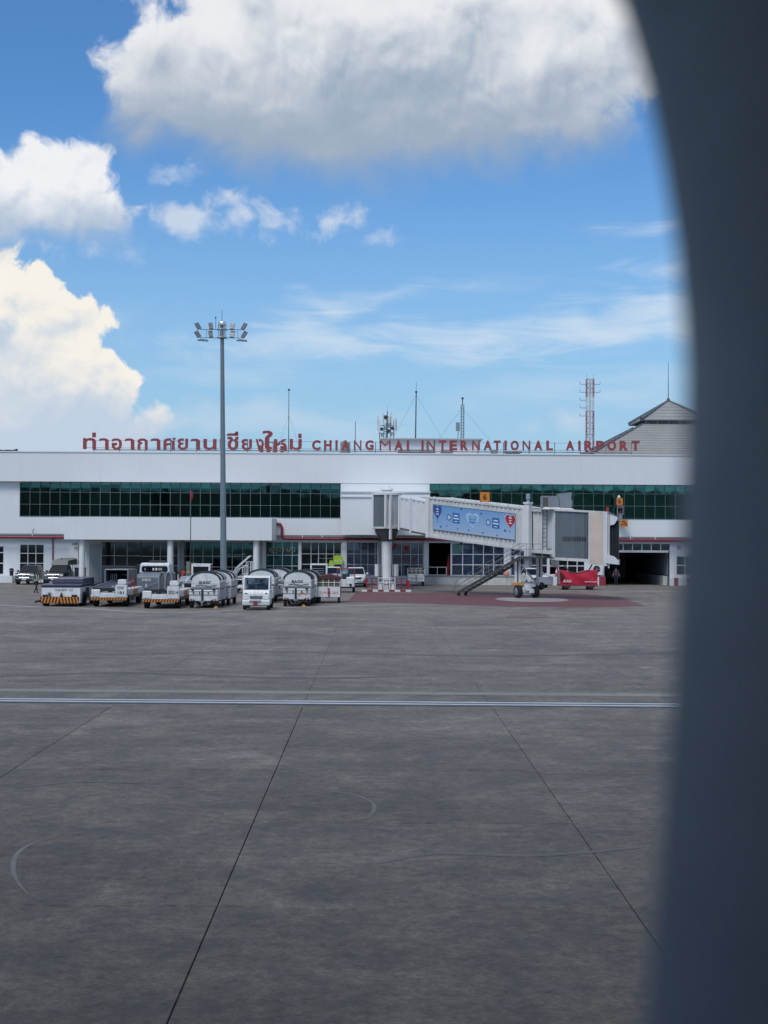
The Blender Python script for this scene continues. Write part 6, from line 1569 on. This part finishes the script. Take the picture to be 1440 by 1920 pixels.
def make_red_cart():
    p = gnd(1085, 1106)
    K = thing('red_cargo_dolly', 'long cargo dolly under a sagging bright red cover by the striped kerb', 'cargo dolly', (p.x, p.y, 0))
    RC = mat('bright_red_cover', (0.50, 0.012, 0.045), .55, var=.12)
    k = p.y / FPX
    x0, x1 = -1.62, 1.66; z0, z1 = .5, 1.72; W = 1.5; n = 14; o = MB()
    top = lambda t: z1 - .28 * math.exp(-((t - .42) / .2) ** 2)
    fr = [(x0 + (x1 - x0) * i / n, 0, 0) for i in range(n + 1)]
    m = 6
    P = [[(x0 + (x1 - x0) * i / n, -.05 * sin(j / m * pi) + .05 * sin(i * .9 + j), z0 + (top(i / n) - z0) * j / m) for i in range(n + 1)] for j in range(m + 1)]
    for j in range(m):
        for i in range(n): o.quad(P[j][i], P[j][i + 1], P[j + 1][i + 1], P[j + 1][i])
    Tb = [(x0 + (x1 - x0) * i / n, W, top(i / n)) for i in range(n + 1)]; Bb = [(x0 + (x1 - x0) * i / n, W, z0) for i in range(n + 1)]
    for i in range(n): o.quad(P[m][i], P[m][i + 1], Tb[i + 1], Tb[i]); o.quad(Bb[i], Bb[i + 1], Tb[i + 1], Tb[i])
    o.quad(*[P[j][n] for j in range(m + 1)], Tb[n], Bb[n])
    o.build('cover', RC, K)
    MB().box(x0 - .1, x0 - .02, .0, W, z0, z1).build('end_curtain', mat('grey_pink_curtain', (0.30, 0.20, 0.22), .7), K, smooth=False)
    MB().quad((x0 + .02, -.09, z0 + .35), (x0 + .02, -.09, z1 - .1), (x0 + .55, -.09, z0 + .55)).build('open_flap', mat('dark_red_inside', (0.07, 0.006, 0.012), .8), K, smooth=False)
    MB().box(x0 - .1, x1 + .05, -.06, W, z0 - .16, z0 - .01).build('chassis', REDP, K, smooth=False)
    wp = mat('white_print', (0.72, 0.78, 0.82), .5, var=0)
    lettering('AirAsia', wp, K, x0 + .22, x0 + .95, z0 + .14, z0 + .42, -.105, .012, .004, shear=.05)
    lettering('cargo/mail', wp, K, x1 - 1.15, x1 - .12, z0 + .14, z0 + .28, -.105, .02, .004)
    for x in (x0 + .55, x1 - .6):
        for yy in (.1, W - .15): MB().tube((-.2, 0, 0), (.2, 0, 0), .2, n=16).build('wheel', BLACK, K, (x, yy, .2))
        MB().box(x - .35, x + .35, .0, .2, .2, .36).build('axle_guard', BLK, K, smooth=False)
make_red_cart()

# ------------------------------------------------------------------ small things by the wall
def cone(pos, label, h=.75, rz=0, group='traffic cones'):
    K = thing('traffic_cone', label, 'traffic cone', pos, rz, None)
    MB().box(-.22, .22, -.22, .22, 0, .05).build('base', BLK, K, smooth=False)
    pr = lambda t: .16 - .13 * t
    MB().lathe([(pr(0), .05), (pr(.38), .05 + .38 * h)], 14).build('cone', mat('cone_red', (0.6, 0.05, 0.04), .5), K)
    MB().lathe([(pr(.38) + .002, .05 + .38 * h), (pr(.72) + .002, .05 + .72 * h)], 14).build('white_band', WHITE2, K)
    MB().lathe([(pr(.72), .05 + .72 * h), (pr(1), .05 + h)], 14).build('tip', mat('cone_red', (0.6, 0.05, 0.04), .5), K)
def small_things():
    GYp = FY + .7 - 1.3
    zq = FZ(1081.5, 900, GYp) + .09
    cone((at(1043.5, 1080, GYp + .4).x, GYp + .4, zq - .04), 'red and white traffic cone standing on the striped kerb behind the red dolly', .85)
    # outdoor air conditioner
    Y = FY + .7 - .45
    x0, x1 = at(1110, 1060, Y).x, at(1130.5, 1060, Y).x; z0, z1 = at(1120, 1078.5, Y).z, at(1120, 1058, Y).z
    K = thing('air_conditioner', 'white outdoor air conditioner with a dark fan above the striped kerb', 'air conditioner', ((x0 + x1) / 2, Y, z0))
    w, h = (x1 - x0) / 2, z1 - z0
    MB().box(-w, w, 0, .4, 0, h).build('casing', WHITE2, K, smooth=False, bevel=.02)
    MB().tube((-.08, -.02, h * .55), (-.08, -.003, h * .55), h * .33, n=22).build('fan_grille', BLK, K)
    for i in range(5): 
        a = i * 2 * pi / 5; MB().tube((-.08, -.03, h * .55), (-.08 + h * .3 * cos(a), -.03, h * .55 + h * .3 * sin(a)), .02, n=5).build('fan_blade', GREYM, K)
    for x in (-w * .6, w * .6): MB().box(x - .04, x + .04, 0, .4, -.12, -.002).build('bracket', GREYM, K, smooth=False)
    # litter bin
    Yb = FY + .7 - .9
    p = at(21.5, 1079, Yb); K = thing('litter_bin', 'black litter bin with domed lid on the low wall by the glass door', 'litter bin', (p.x, Yb, FZ(1080, 14, FY - .9)))
    MB().lathe([(.17, 0), (.2, .5)], 14).build('bin', BLK, K); MB().lathe([(.23, .5), (.23, .56), (.2, .68), (.05, .76)], 14).build('lid', BLK, K); MB().box(-.16, .16, -.24, -.225, .5, .56).build('label_strip', GREYM, K, smooth=False)
    # rail in the dark doorway and extinguisher
    Yd = FY + .5
    x0, x1 = at(803, 1070, Yd).x, at(837, 1070, Yd).x; z0 = zq - .02; z1 = at(820, 1063.5, Yd).z
    K = thing('door_railing', 'low grey tube railing across the dark loading doorway', 'railing', ((x0 + x1) / 2, Yd, z0)); w = (x1 - x0) / 2; h = z1 - z0
    MB().tube((-w, 0, h), (w, 0, h), .035, n=6).build('rail', FRAME, K); MB().tube((-w, 0, .06), (w, 0, .06), .035, n=6).build('rail', FRAME, K)
    for x in (-w, 0, w): MB().tube((x, 0, 0), (x, 0, h), .035, n=6).build('post', FRAME, K)
    p = at(840, 1072, FY + 1.2); K = thing('red_banner_roll', 'tall red furled flag leaning just inside the dark loading doorway', 'flag', (p.x, FY + 1.2, 0.03))
    MB().path([(0, 0, 0), (.02, 0, 1.6), (.05, 0, 2.9)], [.05, .16, .03], 8).build('cloth', RED, K); MB().tube((0, .05, 0), (.06, .05, 3.0), .02, n=5).build('stick', DARKM, K)
    # cable ball at the window head
    p = at(865, 1019.5, FY + .4); K = thing('wall_camera', 'black camera on a curved cable at the top of the mint window pane', 'camera', (p.x, FY + .4, p.z))
    MB().lathe([(.05, -.14), (.14, -.05), (.14, .08), (.05, .15)], 12).build('housing', BLK, K); MB().path([(-.05, .1, 0), (-.35, .1, -.12), (-.6, .1, -.02)], .02, 5).build('cable', BLK, K)
    p = at(948.5, 1081, GYp + .4); K = thing('salmon_sack', 'small salmon pink sack slumped on the platform edge under the stair', 'sack', (p.x, GYp + .4, zq - .03))
    o = MB().lathe([(.1, 0), (.26, .06), (.3, .25), (.22, .45), (.08, .55)], 12); o.xf(Matrix.Scale(.8, 4, (0, 1, 0)) @ Matrix.Rotation(.25, 4, 'Y')); o.build('sack', mat('salmon_cloth', (0.55, 0.25, 0.2), .8), K)
    # orange chocks
    for px, py, m, lab in ((405, 1140.5, mat('ochre_chock', (0.6, 0.3, 0.1), .7), 'ochre wheel chock on the ground by the BS-B-027 cart'), (569, 1137.5, YELLOW, 'yellow wheel chock on the ground by the orange scrawl cart')):
        K = thing('wheel_chock', lab, 'wheel chock', (gnd(px, py).x, gnd(px, py).y, 0))
        MB().prism([(-.14, 0), (.14, 0), (.06, .13), (-.06, .13)], 'y', -.12, .12).build('block', m, K, smooth=False); MB().path([(.0, 0, .13), (.1, -.1, .08), (.24, -.12, .02)], .015, 5).build('rope', BLK, K)
    # hi-vis vests on a clothes rail
    Y = FY + .2
    zr = at(620, 1047, Y).z; xa, xb = at(596, 1050, Y).x, at(640, 1050, Y).x
    K = thing('clothes_rail', 'thin grey clothes rail in front of the dark window holding safety vests', 'clothes rail', ((xa + xb) / 2, Y, 0))
    w = (xb - xa) / 2; MB().tube((-w, 0, zr), (w, 0, zr), .02, n=6).build('rail', GREYM, K)
    for x in (-w, w): MB().tube((x, 0, 0), (x, 0, zr), .02, n=6).build('post', GREYM, K)
    HV = mat('lime_vest_fabric', (0.40, 0.62, 0.05), .7, var=.2, vscale=5); RF = mat('silver_tape', (0.6, 0.62, 0.62), .4)
    for px, ww, top, bot, lab in ((607, .14, 1058, 1073, 'narrow lime vest at the left end of the clothes rail'), (613, .11, 1056, 1073, 'narrow lime vest second along the clothes rail'), (621, .22, 1050, 1068, 'lime and silver vest in the middle of the clothes rail'), (634, .48, 1040.5, 1058, 'large bright lime jacket at the right end of the clothes rail')):
        p = at(px, top, Y); h = p.z - at(px, bot, Y).z
        V = thing('safety_vest', lab, 'safety vest', (p.x, Y - .04, p.z - h))
        MB().prism([(-ww * .9, 0), (ww * .9, 0), (ww, h * .6), (ww * .7, h * .9), (ww * .25, h), (0, h * .88), (-ww * .25, h), (-ww * .7, h * .9), (-ww, h * .6)], 'y', -.08, .08).build('vest', HV, V, smooth=False, bevel=.015)
        MB().box(-ww * .92, ww * .92, -.09, .09, h * .3, h * .38).build('tape', RF, V, smooth=False)
        MB().path([(0, 0, h * .9), (0, 0, max(zr - (p.z - h), h)), (.06, 0, max(zr - (p.z - h), h) + .05)], .012, 4).build('hook', GREYM, V)
    # planter, red fire gear and a grey locker behind the tugs
    Y = 131.5
    p = at(341, 1074, Y); K = thing('potted_shrub', 'dark green potted shrub beside the lamp post under the canopy', 'plant', (p.x, Y, 0))
    MB().lathe([(.28, 0), (.36, .5), (.4, .52)], 14).build('pot', VGREY, K)
    LM = [mat('dark_leaf', (0.03, 0.06, 0.02), .6), mat('mid_leaf', (0.06, 0.11, 0.03), .6), mat('pale_leaf', (0.16, 0.2, 0.08), .6)]
    for q in range(3):
        o = MB(); rnd = random.Random(q)
        for i in range(70):
            c = Vector((rnd.gauss(0, .32), rnd.gauss(0, .25), .55 + abs(rnd.gauss(.25, .3)))); d = Vector((rnd.uniform(-1, 1), rnd.uniform(-1, 1), rnd.uniform(.1, 1))).normalized(); s = d.cross(Vector((0, 0, 1))).normalized() * .045
            o.quad(c, c + d * .13 + s, c + d * .3, c + d * .13 - s)
        o.build('foliage', LM[q], K, smooth=False, kind='stuff')
    MB().path([(0, 0, .4), (.05, 0, .8), (.15, .05, 1.2)], .03, 5).build('stem', mat('bark', (0.1, 0.07, 0.04), .8), K)
    p = at(385, 1072, 127); K = thing('fire_cart', 'red fire extinguisher cart with hose behind the light grey tug', 'fire cart', (p.x, 127, 0))
    zt = at(385, 1058, 127).z
    for x in (-.18, .18): MB().lathe([(.13, .3), (.14, zt - .35), (.06, zt - .12)], 12, c=(x, 0, 0)).build('cylinder', RED, K)
    MB().box(-.75, .5, -.1, .1, zt - .3, zt - .12).build('hose_reel', RED, K, smooth=False, bevel=.06); MB().path([(.45, 0, zt - .2), (.5, 0, zt), (.6, 0, zt - .5), (.48, 0, zt - .8)], .05, 6).build('hose', RED, K)
    MB().path([(-.4, 0, .1), (-.4, 0, zt - .3)], .03, 5).build('frame', DARKM, K)
    for s in (-1, 1): wheel(K, s * .4, .15, .2, .08, hub=False)
    p = at(379, 1075, 126); zt = at(379, 1063.5, 126).z
    K = thing('grey_locker', 'pale grey equipment locker under the red fire cart hose', 'locker', (p.x, 125.2, 0)); MB().box(-.26, .26, 0, .5, 0, zt).build('cabinet', WHITE2, K, smooth=False); MB().box(-.3, .3, -.03, .53, zt, zt + .08).build('lid', WHITE2, K, smooth=False); MB().box(.15, .2, -.03, -.003, zt * .5, zt * .6).build('handle', DARKM, K, smooth=False)
    p = at(357, 1070, 121); zt = at(357, 1055, 121).z
    K = thing('orange_signal_stand', 'orange and brown wooden stand at the foot of the flag pole', 'stand', (p.x + .25, 120.6, 0)); MB().box(-.28, .3, 0, .3, zt - .75, zt).build('panel', mat('brown_orange', (0.32, 0.12, 0.04), .6), K, smooth=False); MB().box(-.5, .5, -.05, .35, zt - .85, zt - .76).build('shelf', YELLOW, K, smooth=False)
    for x in (-.4, .4): MB().tube((x, .15, 0), (x, .15, zt - .86), .04, n=6).build('leg', DARKM, K)
    p = at(353, 1070, 122); zt = at(353, 1053, 122).z
    K = thing('green_cabinet', 'grey green electrical cabinet beside the flag pole', 'cabinet', (p.x, 122, 0)); MB().box(-.18, .18, 0, .4, 0, zt).build('body', mat('grey_green', (0.16, 0.22, 0.22), .5), K, smooth=False); MB().box(-.15, .15, -.02, -.002, .2, zt - .1).build('door', mat('grey_green', (0.16, 0.22, 0.22), .5), K, smooth=False)
    # red stop lamp post and crossing pole behind the second belt loader
    p = gnd(319, 1115); k = p.y / FPX; K = thing('red_lamp_post', 'white post with a red lamp and a small sign beside the second belt loader', 'warning post', (p.x, p.y, 0))
    Z = lambda py: CAMZ + (1010 - (py + 2)) * k
    MB().tube((0, 0, 0), (0, 0, Z(1073)), .04, n=8).build('post', WHITE2, K); MB().lathe([(.12, 0), (.17, .08), (.17, .2), (.1, .28)], 12, c=(0, 0, Z(1091))).build('red_lamp', mat('red_lamp', (0.75, 0.05, 0.03), .3), K)
    MB().box(-.14, .14, -.04, .02, Z(1080.5), Z(1073.5)).build('sign_plate', WHITE2, K, smooth=False); MB().box(-.08, .08, -.05, -.041, Z(1078.5), Z(1075.5)).build('sign_mark', INK, K, smooth=False); MB().box(-.11, .11, -.05, .03, Z(1085), Z(1081)).build('orange_lamp', ORANGE, K, smooth=False)
    p = gnd(331, 1113); K = thing('red_barrier_arm', 'red and white folded barrier frame behind the red lamp post', 'barrier', (p.x, p.y + .8, 0))
    MB().path([(-.35, 0, .6), (.15, 0, 1.1), (.45, 0, 1.65)], .06, 6).build('arm', mat('red_lamp', (0.75, 0.05, 0.03), .3), K); MB().box(-.5, .1, -.05, .05, .5, .95).build('box', RED, K, smooth=False); MB().tube((0, 0, 0), (0, 0, 1.5), .04, n=6).build('post', WHITE2, K)
    MB().lathe([(.16, -.03), (.2, 0), (.16, .03)], 14).xf(Matrix.Translation((.42, 0, 1.6)) @ Matrix.Rotation(pi / 2, 4, 'X')).build('round_sign', REDP, K)
    p = at(239, 1075, 124); K = thing('yellow_hood', 'yellow capped white bollard by the corrugated skirt', 'bollard', (p.x, 124, 0)); zt = at(239, 1073, 124).z
    MB().box(-.25, .25, -.2, .2, 0, zt - .35).build('body', WHITE2, K, smooth=False); MB().lathe([(.22, zt - .35), (.2, zt - .1), (.06, zt)], 12).build('cap', YELLOW, K)
    p = at(130, 1072, 131); K = thing('dark_crate', 'black waste crate beside the first canopy column', 'crate', (p.x + .9, 131.2, 0)); MB().box(-.45, .45, 0, .7, .1, 1.45).build('crate', BLK, K, smooth=False, bevel=.03); MB().box(-.48, .48, -.03, .73, 1.45, 1.55).build('lid', BLK, K, smooth=False)
    for s in (-1, 1): MB().tube((s * .38 - .04, .1, .1), (s * .38 + .04, .1, .1), .1, n=10).build('caster', BLACK, K)
    p = at(145, 1078, 130.5); K = thing('cardboard_pile', 'small pile of brown and yellow sacks beside the first canopy column', 'sacks', (p.x, 129.2, 0))
    for i, (x, z, m) in enumerate(((-.4, 0, 'ochre_sack'), (.15, 0, 'brown_sack'), (-.1, .32, 'ochre_sack'))):
        MB().box(-.3, .3, -.2, .2, 0, .3).build('sack', mat(m, (0.35, 0.24, 0.09) if 'ochre' in m else (0.12, 0.08, 0.05), .8), K, (x, 0, z), bevel=.09)
small_things()

# ------------------------------------------------------------------ people
SKIN = mat('skin', (0.30, 0.17, 0.11), .5, var=.04); HAIR = mat('black_hair', (0.012, 0.01, 0.01), .6); NAVYC = mat('navy_cloth', (0.018, 0.022, 0.04), .8, var=.15); HVG = mat('dark_green_vest', (0.05, 0.12, 0.07), .7); VIO = mat('violet_shirt', (0.10, 0.04, 0.13), .7); LIMEV = mat('lime_vest', (0.5, 0.68, 0.06), .6); TAPE = mat('reflective_tape', (0.75, 0.78, 0.72), .4)
def person(name_label, pos, rz, J, H, shirt, legs, kind='person'):
    """J: joints by name, for a figure 1.7 tall; body grown as one skin over the skeleton"""
    K = thing('person', name_label, 'person', pos, rz)
    names = list(J); idx = {n: i for i, n in enumerate(names)}
    E = [('pelvis', 'waist'), ('waist', 'chest'), ('chest', 'neck'), ('neck', 'head'), ('head', 'crown')]
    for s in 'lr': E += [('chest', 'sh' + s), ('sh' + s, 'el' + s), ('el' + s, 'wr' + s), ('wr' + s, 'pa' + s), ('pelvis', 'hi' + s), ('hi' + s, 'kn' + s), ('kn' + s, 'an' + s), ('an' + s, 'to' + s)]
    RAD = dict(pelvis=(.155, .11), waist=(.14, .10), chest=(.165, .115), neck=(.055, .055), head=(.085, .095), crown=(.06, .07), sh=(.065, .065), el=(.045, .045), wr=(.028, .032), pa=(.026, .042), hi=(.095, .095), kn=(.06, .06), an=(.04, .045), to=(.042, .03))
    me = bpy.data.meshes.new('body'); me.from_pydata([J[n] for n in names], [(idx[a], idx[b]) for a, b in E], [])
    o = bpy.data.objects.new('body', me); COL.objects.link(o)
    o.modifiers.new('skin', 'SKIN'); sv = me.skin_vertices[0].data
    for n in names:
        r = RAD.get(n) or RAD[n[:2]]; sv[idx[n]].radius = r
        sv[idx[n]].use_root = (n == 'pelvis')
    sb = o.modifiers.new('sub', 'SUBSURF'); sb.levels = 2; sb.render_levels = 2
    bpy.context.view_layer.update()
    m2 = bpy.data.meshes.new_from_object(o.evaluated_get(bpy.context.evaluated_depsgraph_get())); bpy.data.objects.remove(o)
    bm = bmesh.new(); bm.from_mesh(m2)
    def addtube(pts, rs, n=6):
        mb = MB().path(pts, rs, n); vs = [bm.verts.new(v) for v in mb.v]
        for f in mb.f:
            try: bm.faces.new([vs[i] for i in f])
            except ValueError: pass
    for s in 'lr':      # five fingers, curled, and a thumb on the inner side
        w, p = Vector(J['wr' + s]), Vector(J['pa' + s]); d = (p - w).normalized(); side = d.cross(Vector((0, 1, 0)) if abs(d.y) < .9 else Vector((1, 0, 0))).normalized(); up = d.cross(side)
        for k, ln in enumerate((.062, .074, .070, .052)):
            a = p + up * (-.03 + .02 * k) * 1.0 - d * .01; addtube([a, a + d * ln * .55, a + d * ln * .95 + side * ln * .3], [.009, .0085, .007])
        a = w + (p - w) * .45 + up * -.035; addtube([a, a - up * .025 + d * .03, a - up * .03 + d * .055], [.011, .010, .008])
    h = Vector(J['head']); 
    addtube([h + Vector((0, -.085, .01)), h + Vector((0, -.112, -.012)), h + Vector((0, -.09, -.03))], [.010, .016, .008])     # nose
    for s in (-1, 1): addtube([h + Vector((s * .085, .0, .025)), h + Vector((s * .098, .015, 0)), h + Vector((s * .084, .005, -.03))], [.012, .018, .010])   # ears
    bm.normal_update(); bm.to_mesh(m2); bm.free()
    for m in (SKIN, shirt, legs, BLACK): m2.materials.append(m)
    zn = J['neck'][2] - .02; zw = J['pelvis'][2] + .06
    segs = [(a, b) for a, b in E]
    def near(c):
        best = None
        for a, b in segs:
            A_, B_ = Vector(J[a]), Vector(J[b]); t = max(0, min(1, (c - A_).dot(B_ - A_) / max(1e-9, (B_ - A_).length_squared))); dd = (A_ + (B_ - A_) * t - c).length
            if best is None or dd < best[0]: best = (dd, a, b, t)
        return best
    for f in m2.polygons:
        _, a, b, t = near(f.center); key = a[:2] + b[:2]
        if b in ('head', 'crown') or (a == 'chest' and b == 'neck' and t > .8): mi = 0
        elif b[:2] in ('wr', 'pa') or (b[:2] == 'el' and t > .75): mi = 0
        elif b[:2] in ('hi', 'kn') or a == 'pelvis' and b != 'waist': mi = 2
        elif b[:2] == 'an': mi = 2 if t < .85 else 3
        elif b[:2] == 'to': mi = 3
        elif a == 'pelvis' and t < .5: mi = 2
        else: mi = 1
        f.material_index = mi
    m2.shade_smooth(); m2.name = 'body'
    B = bpy.data.objects.new('body', m2); COL.objects.link(B); B.parent = K
    c = Vector(J['head']); cr = (Vector(J['crown']) - c).normalized()
    hb = MB(); rings = []
    for k in range(6):
        t = k / 5; z = .02 + .105 * t; r = .103 * sqrt(max(.02, 1 - (t * .98) ** 2.2)); rings.append([c + Vector((r * .95 * cos(2 * pi * i / 14), .012 + r * sin(2 * pi * i / 14), z)) for i in range(14)])
    hb.loft(rings)
    hb.add([c + Vector((x, y, z)) for x, y, z in ((-.08, .03, .03), (.08, .03, .03), (.085, .09, .02), (-.085, .09, .02), (-.06, .06, -.07), (.06, .06, -.07), (.06, .095, -.06), (-.06, .095, -.06))], [(0, 1, 2, 3), (4, 5, 6, 7), (0, 1, 5, 4), (2, 3, 7, 6), (1, 2, 6, 5), (0, 3, 7, 4)])
    hb.build('hair', HAIR, K)
    for s in (-1, 1): MB().lathe([(.004, -.008), (.011, 0), (.004, .008)], 8, c=tuple(c + Vector((s * .034, -.088, .022)))).build('eye', INK, K)
    MB().path([c + Vector((-.025, -.086, -.052)), c + Vector((0, -.094, -.053)), c + Vector((.025, -.086, -.052))], .006, 5).build('mouth', mat('lips', (0.25, 0.09, 0.08), .5), K)
    return K
def vest(K, J, m, tape, sc=1.0):
    c, w = Vector(J['chest']), Vector(J['waist']); o = MB(); rings = []
    for t, rx, ry in ((-.75, .20, .155), (-.2, .185, .145), (.35, .20, .15), (.8, .205, .145), (1.12, .17, .12)):
        p = w + (c - w) * t; rings.append([(p.x + rx * sc * cos(2 * pi * i / 18), p.y + ry * sc * sin(2 * pi * i / 18), p.z + (.03 if t > 1 and abs(cos(2 * pi * i / 18)) > .5 else 0)) for i in range(18)])
    o.loft(rings, cap=False); v = o.build('safety_vest', m, K)
    p0, p1 = w + (c - w) * -.25, w + (c - w) * -.02
    MB().loft([[(p.x + .193 * sc * cos(2 * pi * i / 18), p.y + .152 * sc * sin(2 * pi * i / 18), p.z) for i in range(18)] for p in (p0, p1)], cap=False).build('tape', tape, v)
    for s in (-1, 1):
        MB().path([(w.x + s * .09, w.y - .16 * sc, w.z), (c.x + s * .10, c.y - .16 * sc, c.z), (c.x + s * .11, c.y - .10, c.z + .16)], .022, 5).build('tape', tape, v)
        MB().path([(w.x + s * .09, w.y + .16 * sc, w.z), (c.x + s * .10, c.y + .16 * sc, c.z), (c.x + s * .11, c.y + .10, c.z + .16)], .022, 5).build('tape', tape, v)
STAND = dict(pelvis=(0, 0, .93), waist=(0, 0, 1.08), chest=(0, .0, 1.30), neck=(0, .01, 1.46), head=(0, -.01, 1.57), crown=(0, 0, 1.66), shl=(.185, 0, 1.39), ell=(.235, .02, 1.12), wrl=(.245, -.05, .88), pal=(.245, -.07, .80), shr=(-.185, 0, 1.39), elr=(-.235, .02, 1.12), wrr=(-.245, -.05, .88), par=(-.245, -.07, .80),
             hil=(.10, 0, .86), knl=(.11, -.01, .48), anl=(.11, .02, .08), tol=(.12, -.13, .04), hir=(-.10, 0, .86), knr=(-.11, -.01, .48), anr=(-.11, .02, .08), tor=(-.12, -.13, .04))
WALK = dict(STAND); WALK.update(anl=(.11, .27, .13), knl=(.11, .06, .49), tol=(.12, .17, .04), anr=(-.11, -.22, .08), knr=(-.11, -.17, .49), tor=(-.12, -.36, .045), ell=(.24, -.10, 1.13), wrl=(.23, -.26, .94), pal=(.225, -.31, .87), elr=(-.24, .12, 1.13), wrr=(-.25, .16, .88), par=(-.25, .16, .80))
p = gnd(67.5, 1113)
K = person('person in dark clothes and a green reflective vest walking past the pickups', (p.x, p.y, 0), radians(62), WALK, 1.7, HVG, NAVYC); vest(K, WALK, HVG, TAPE)
p = at(1155, 1097, 136.9)
STAND2 = dict(STAND); STAND2.update(ell=(.25, .04, 1.13), wrl=(.30, -.04, .9), pal=(.32, -.06, .82), elr=(-.25, .04, 1.13), wrr=(-.29, -.03, .9), par=(-.31, -.05, .82))
person('person in a violet shirt and dark trousers standing in the dark hall entrance', (p.x, 136.9, .012), radians(-10), STAND2, 1.7, VIO, NAVYC)
x, y, _ = place(477, 1144)
SIT = dict(pelvis=(0, 0, .10), waist=(0, .0, .25), chest=(0, -.02, .47), neck=(0, -.02, .63), head=(0, -.05, .74), crown=(0, -.04, .83), shl=(.185, -.02, .56), ell=(.26, -.17, .34), wrl=(.13, -.36, .38), pal=(.11, -.43, .40), shr=(-.185, -.02, .56), elr=(-.26, -.17, .34), wrr=(-.13, -.36, .38), par=(-.11, -.43, .40),
           hil=(.10, -.05, .06), knl=(.12, -.42, .07), anl=(.12, -.48, -.34), tol=(.12, -.62, -.38), hir=(-.10, -.05, .06), knr=(-.12, -.42, .07), anr=(-.12, -.48, -.34), tor=(-.12, -.62, -.38))
K = person('person in a lime vest and dark cap driving the small white truck', (x + .34, y + 1.12, 1.14 - .18), 0, SIT, 1.7, NAVYC, NAVYC)
vest(K, SIT, LIMEV, NAVYC)
MB().lathe([(.112, .02), (.115, .07), (.07, .125), (.01, .135)], 14, c=(0, -.05, .75)).build('cap', BLK, K); MB().box(-.08, .08, -.24, -.13, .775, .79).build('cap_peak', BLK, K, smooth=False)

# ------------------------------------------------------------------ the cabin window the photograph is taken through
def make_cabin():
    K = thing('aircraft_cabin_wall', 'dark blue grey cabin wall with a rounded window opening close to the viewer', 'aircraft window', (0, 0, 0))
    PL = mat('cabin_plastic', (0.20, 0.265, 0.345), .5, var=.03, vscale=6, bump=.05)
    YO, YI = 0.30, 0.155
    E = [(1110, -130), (1170, 0), (1213, 150), (1243, 300), (1266, 450), (1279, 600), (1284, 700), (1281, 850), (1273, 1000), (1264, 1200), (1255, 1350), (1247, 1450), (1236, 1600), (1224, 1750), (1209, 1920), (1178, 2120), (1090, 2330), (900, 2490), (600, 2560), (250, 2580)]
    # E is the right half of the opening; mirror it about the window's centre line
    cx = 250; left = [(2 * cx - x, y) for x, y in reversed(E[:-1])]
    top = [(250, -560), (600, -520), (850, -430), (1010, -300)]
    topl = [(2 * cx - x, y) for x, y in reversed(top[1:])]
    loop = top[:] + E + left + topl
    P = [(at(x, y, YO).x, at(x, y, YO).z) for x, y in loop]
    mx = sum(p[0] for p in P) / len(P); mz = sum(p[1] for p in P) / len(P)
    n = len(P)
    def ring(grow, y): 
        out = []
        for x, z in P:
            v = Vector((x - mx, z - mz)); l = v.length; v = v * ((l + grow) / l); out.append((mx + v.x, y, mz + v.y))
        return out
    o = MB().loft([ring(.02, YO + .05), ring(.003, YO + .012), ring(0, YO), ring(.003, YO - .012), ring(.018, YI + .03), ring(.028, YI + .006), ring(.036, YI)], cap=False)
    MODS = [d for d in range(-5, 5) if d]; PITCH_W = .53
    ws = o.build('window_surround', PL, K)
    for d in MODS: share(ws, K, (d * PITCH_W, 0, 0))
    # inner wall panel and outer skin with the same opening
    def panel(rg, y, half_w, z0, z1, name, m):
        o = MB(); R = ring(rg, y); out = []
        for x, _, z in R:
            v = Vector((x - mx, z - mz)); t = min(half_w / max(1e-6, abs(v.x)), ((z1 - mz) if v.y > 0 else (mz - z0)) / max(1e-6, abs(v.y))); out.append((mx + v.x * t, y, mz + v.y * t))
        for i in range(n): j = (i + 1) % n; o.quad(R[i], R[j], out[j], out[i])
        for sx in (-1, 1):
            for zz in (z0, z1):
                c = (mx + sx * half_w, y, zz); pts = [q for q in out]
                a = min(range(n), key=lambda i: (Vector(out[i]) - Vector(c)).length)
                for b in ((a + 1) % n, (a - 1) % n):
                    o.quad(out[a], c, out[b]) if abs(out[a][0] - out[b][0]) > 1e-6 and abs(out[a][2] - out[b][2]) > 1e-6 else None
        return o.build(name, m, K, smooth=False)
    z0, z1 = mz - .75, mz + .75; hw = .265
    q = panel(.036, YI, hw, z0, z1, 'wall_lining', PL)
    for d in MODS: share(q, K, (d * PITCH_W, 0, 0))
    SK = mat('fuselage_white', (0.75, 0.76, 0.77), .3, var=.02)
    q = panel(.02, YO + .05, hw, z0, z1, 'fuselage_skin', SK)
    for d in MODS: share(q, K, (d * PITCH_W, 0, 0))
    mx -= .265; hw = 2.65
    # the rest of the fuselage: a closed tube behind the window wall
    R = 1.95; cy = YO + .05 - R * .92; 
    sec = []
    a0 = atan2(z1 - mz, YO + .05 - cy)
    for k in range(25):
        a = a0 + (2 * pi - 2 * a0) * k / 24; rr = R if 0 < k < 24 else sqrt((z1 - mz) ** 2 + (YO + .05 - cy) ** 2)
        sec.append((cy + rr * cos(a), mz + rr * sin(a)))
    o = MB()
    for (p, q) in zip(sec[:-1], sec[1:]): o.quad((mx - hw, p[0], p[1]), (mx + hw, p[0], p[1]), (mx + hw, q[0], q[1]), (mx - hw, q[0], q[1]))
    for s in (-1, 1): o.quad(*[(mx + s * hw, p[0], p[1]) for p in sec])
    o.build('fuselage_shell', [SK], K)
make_cabin()
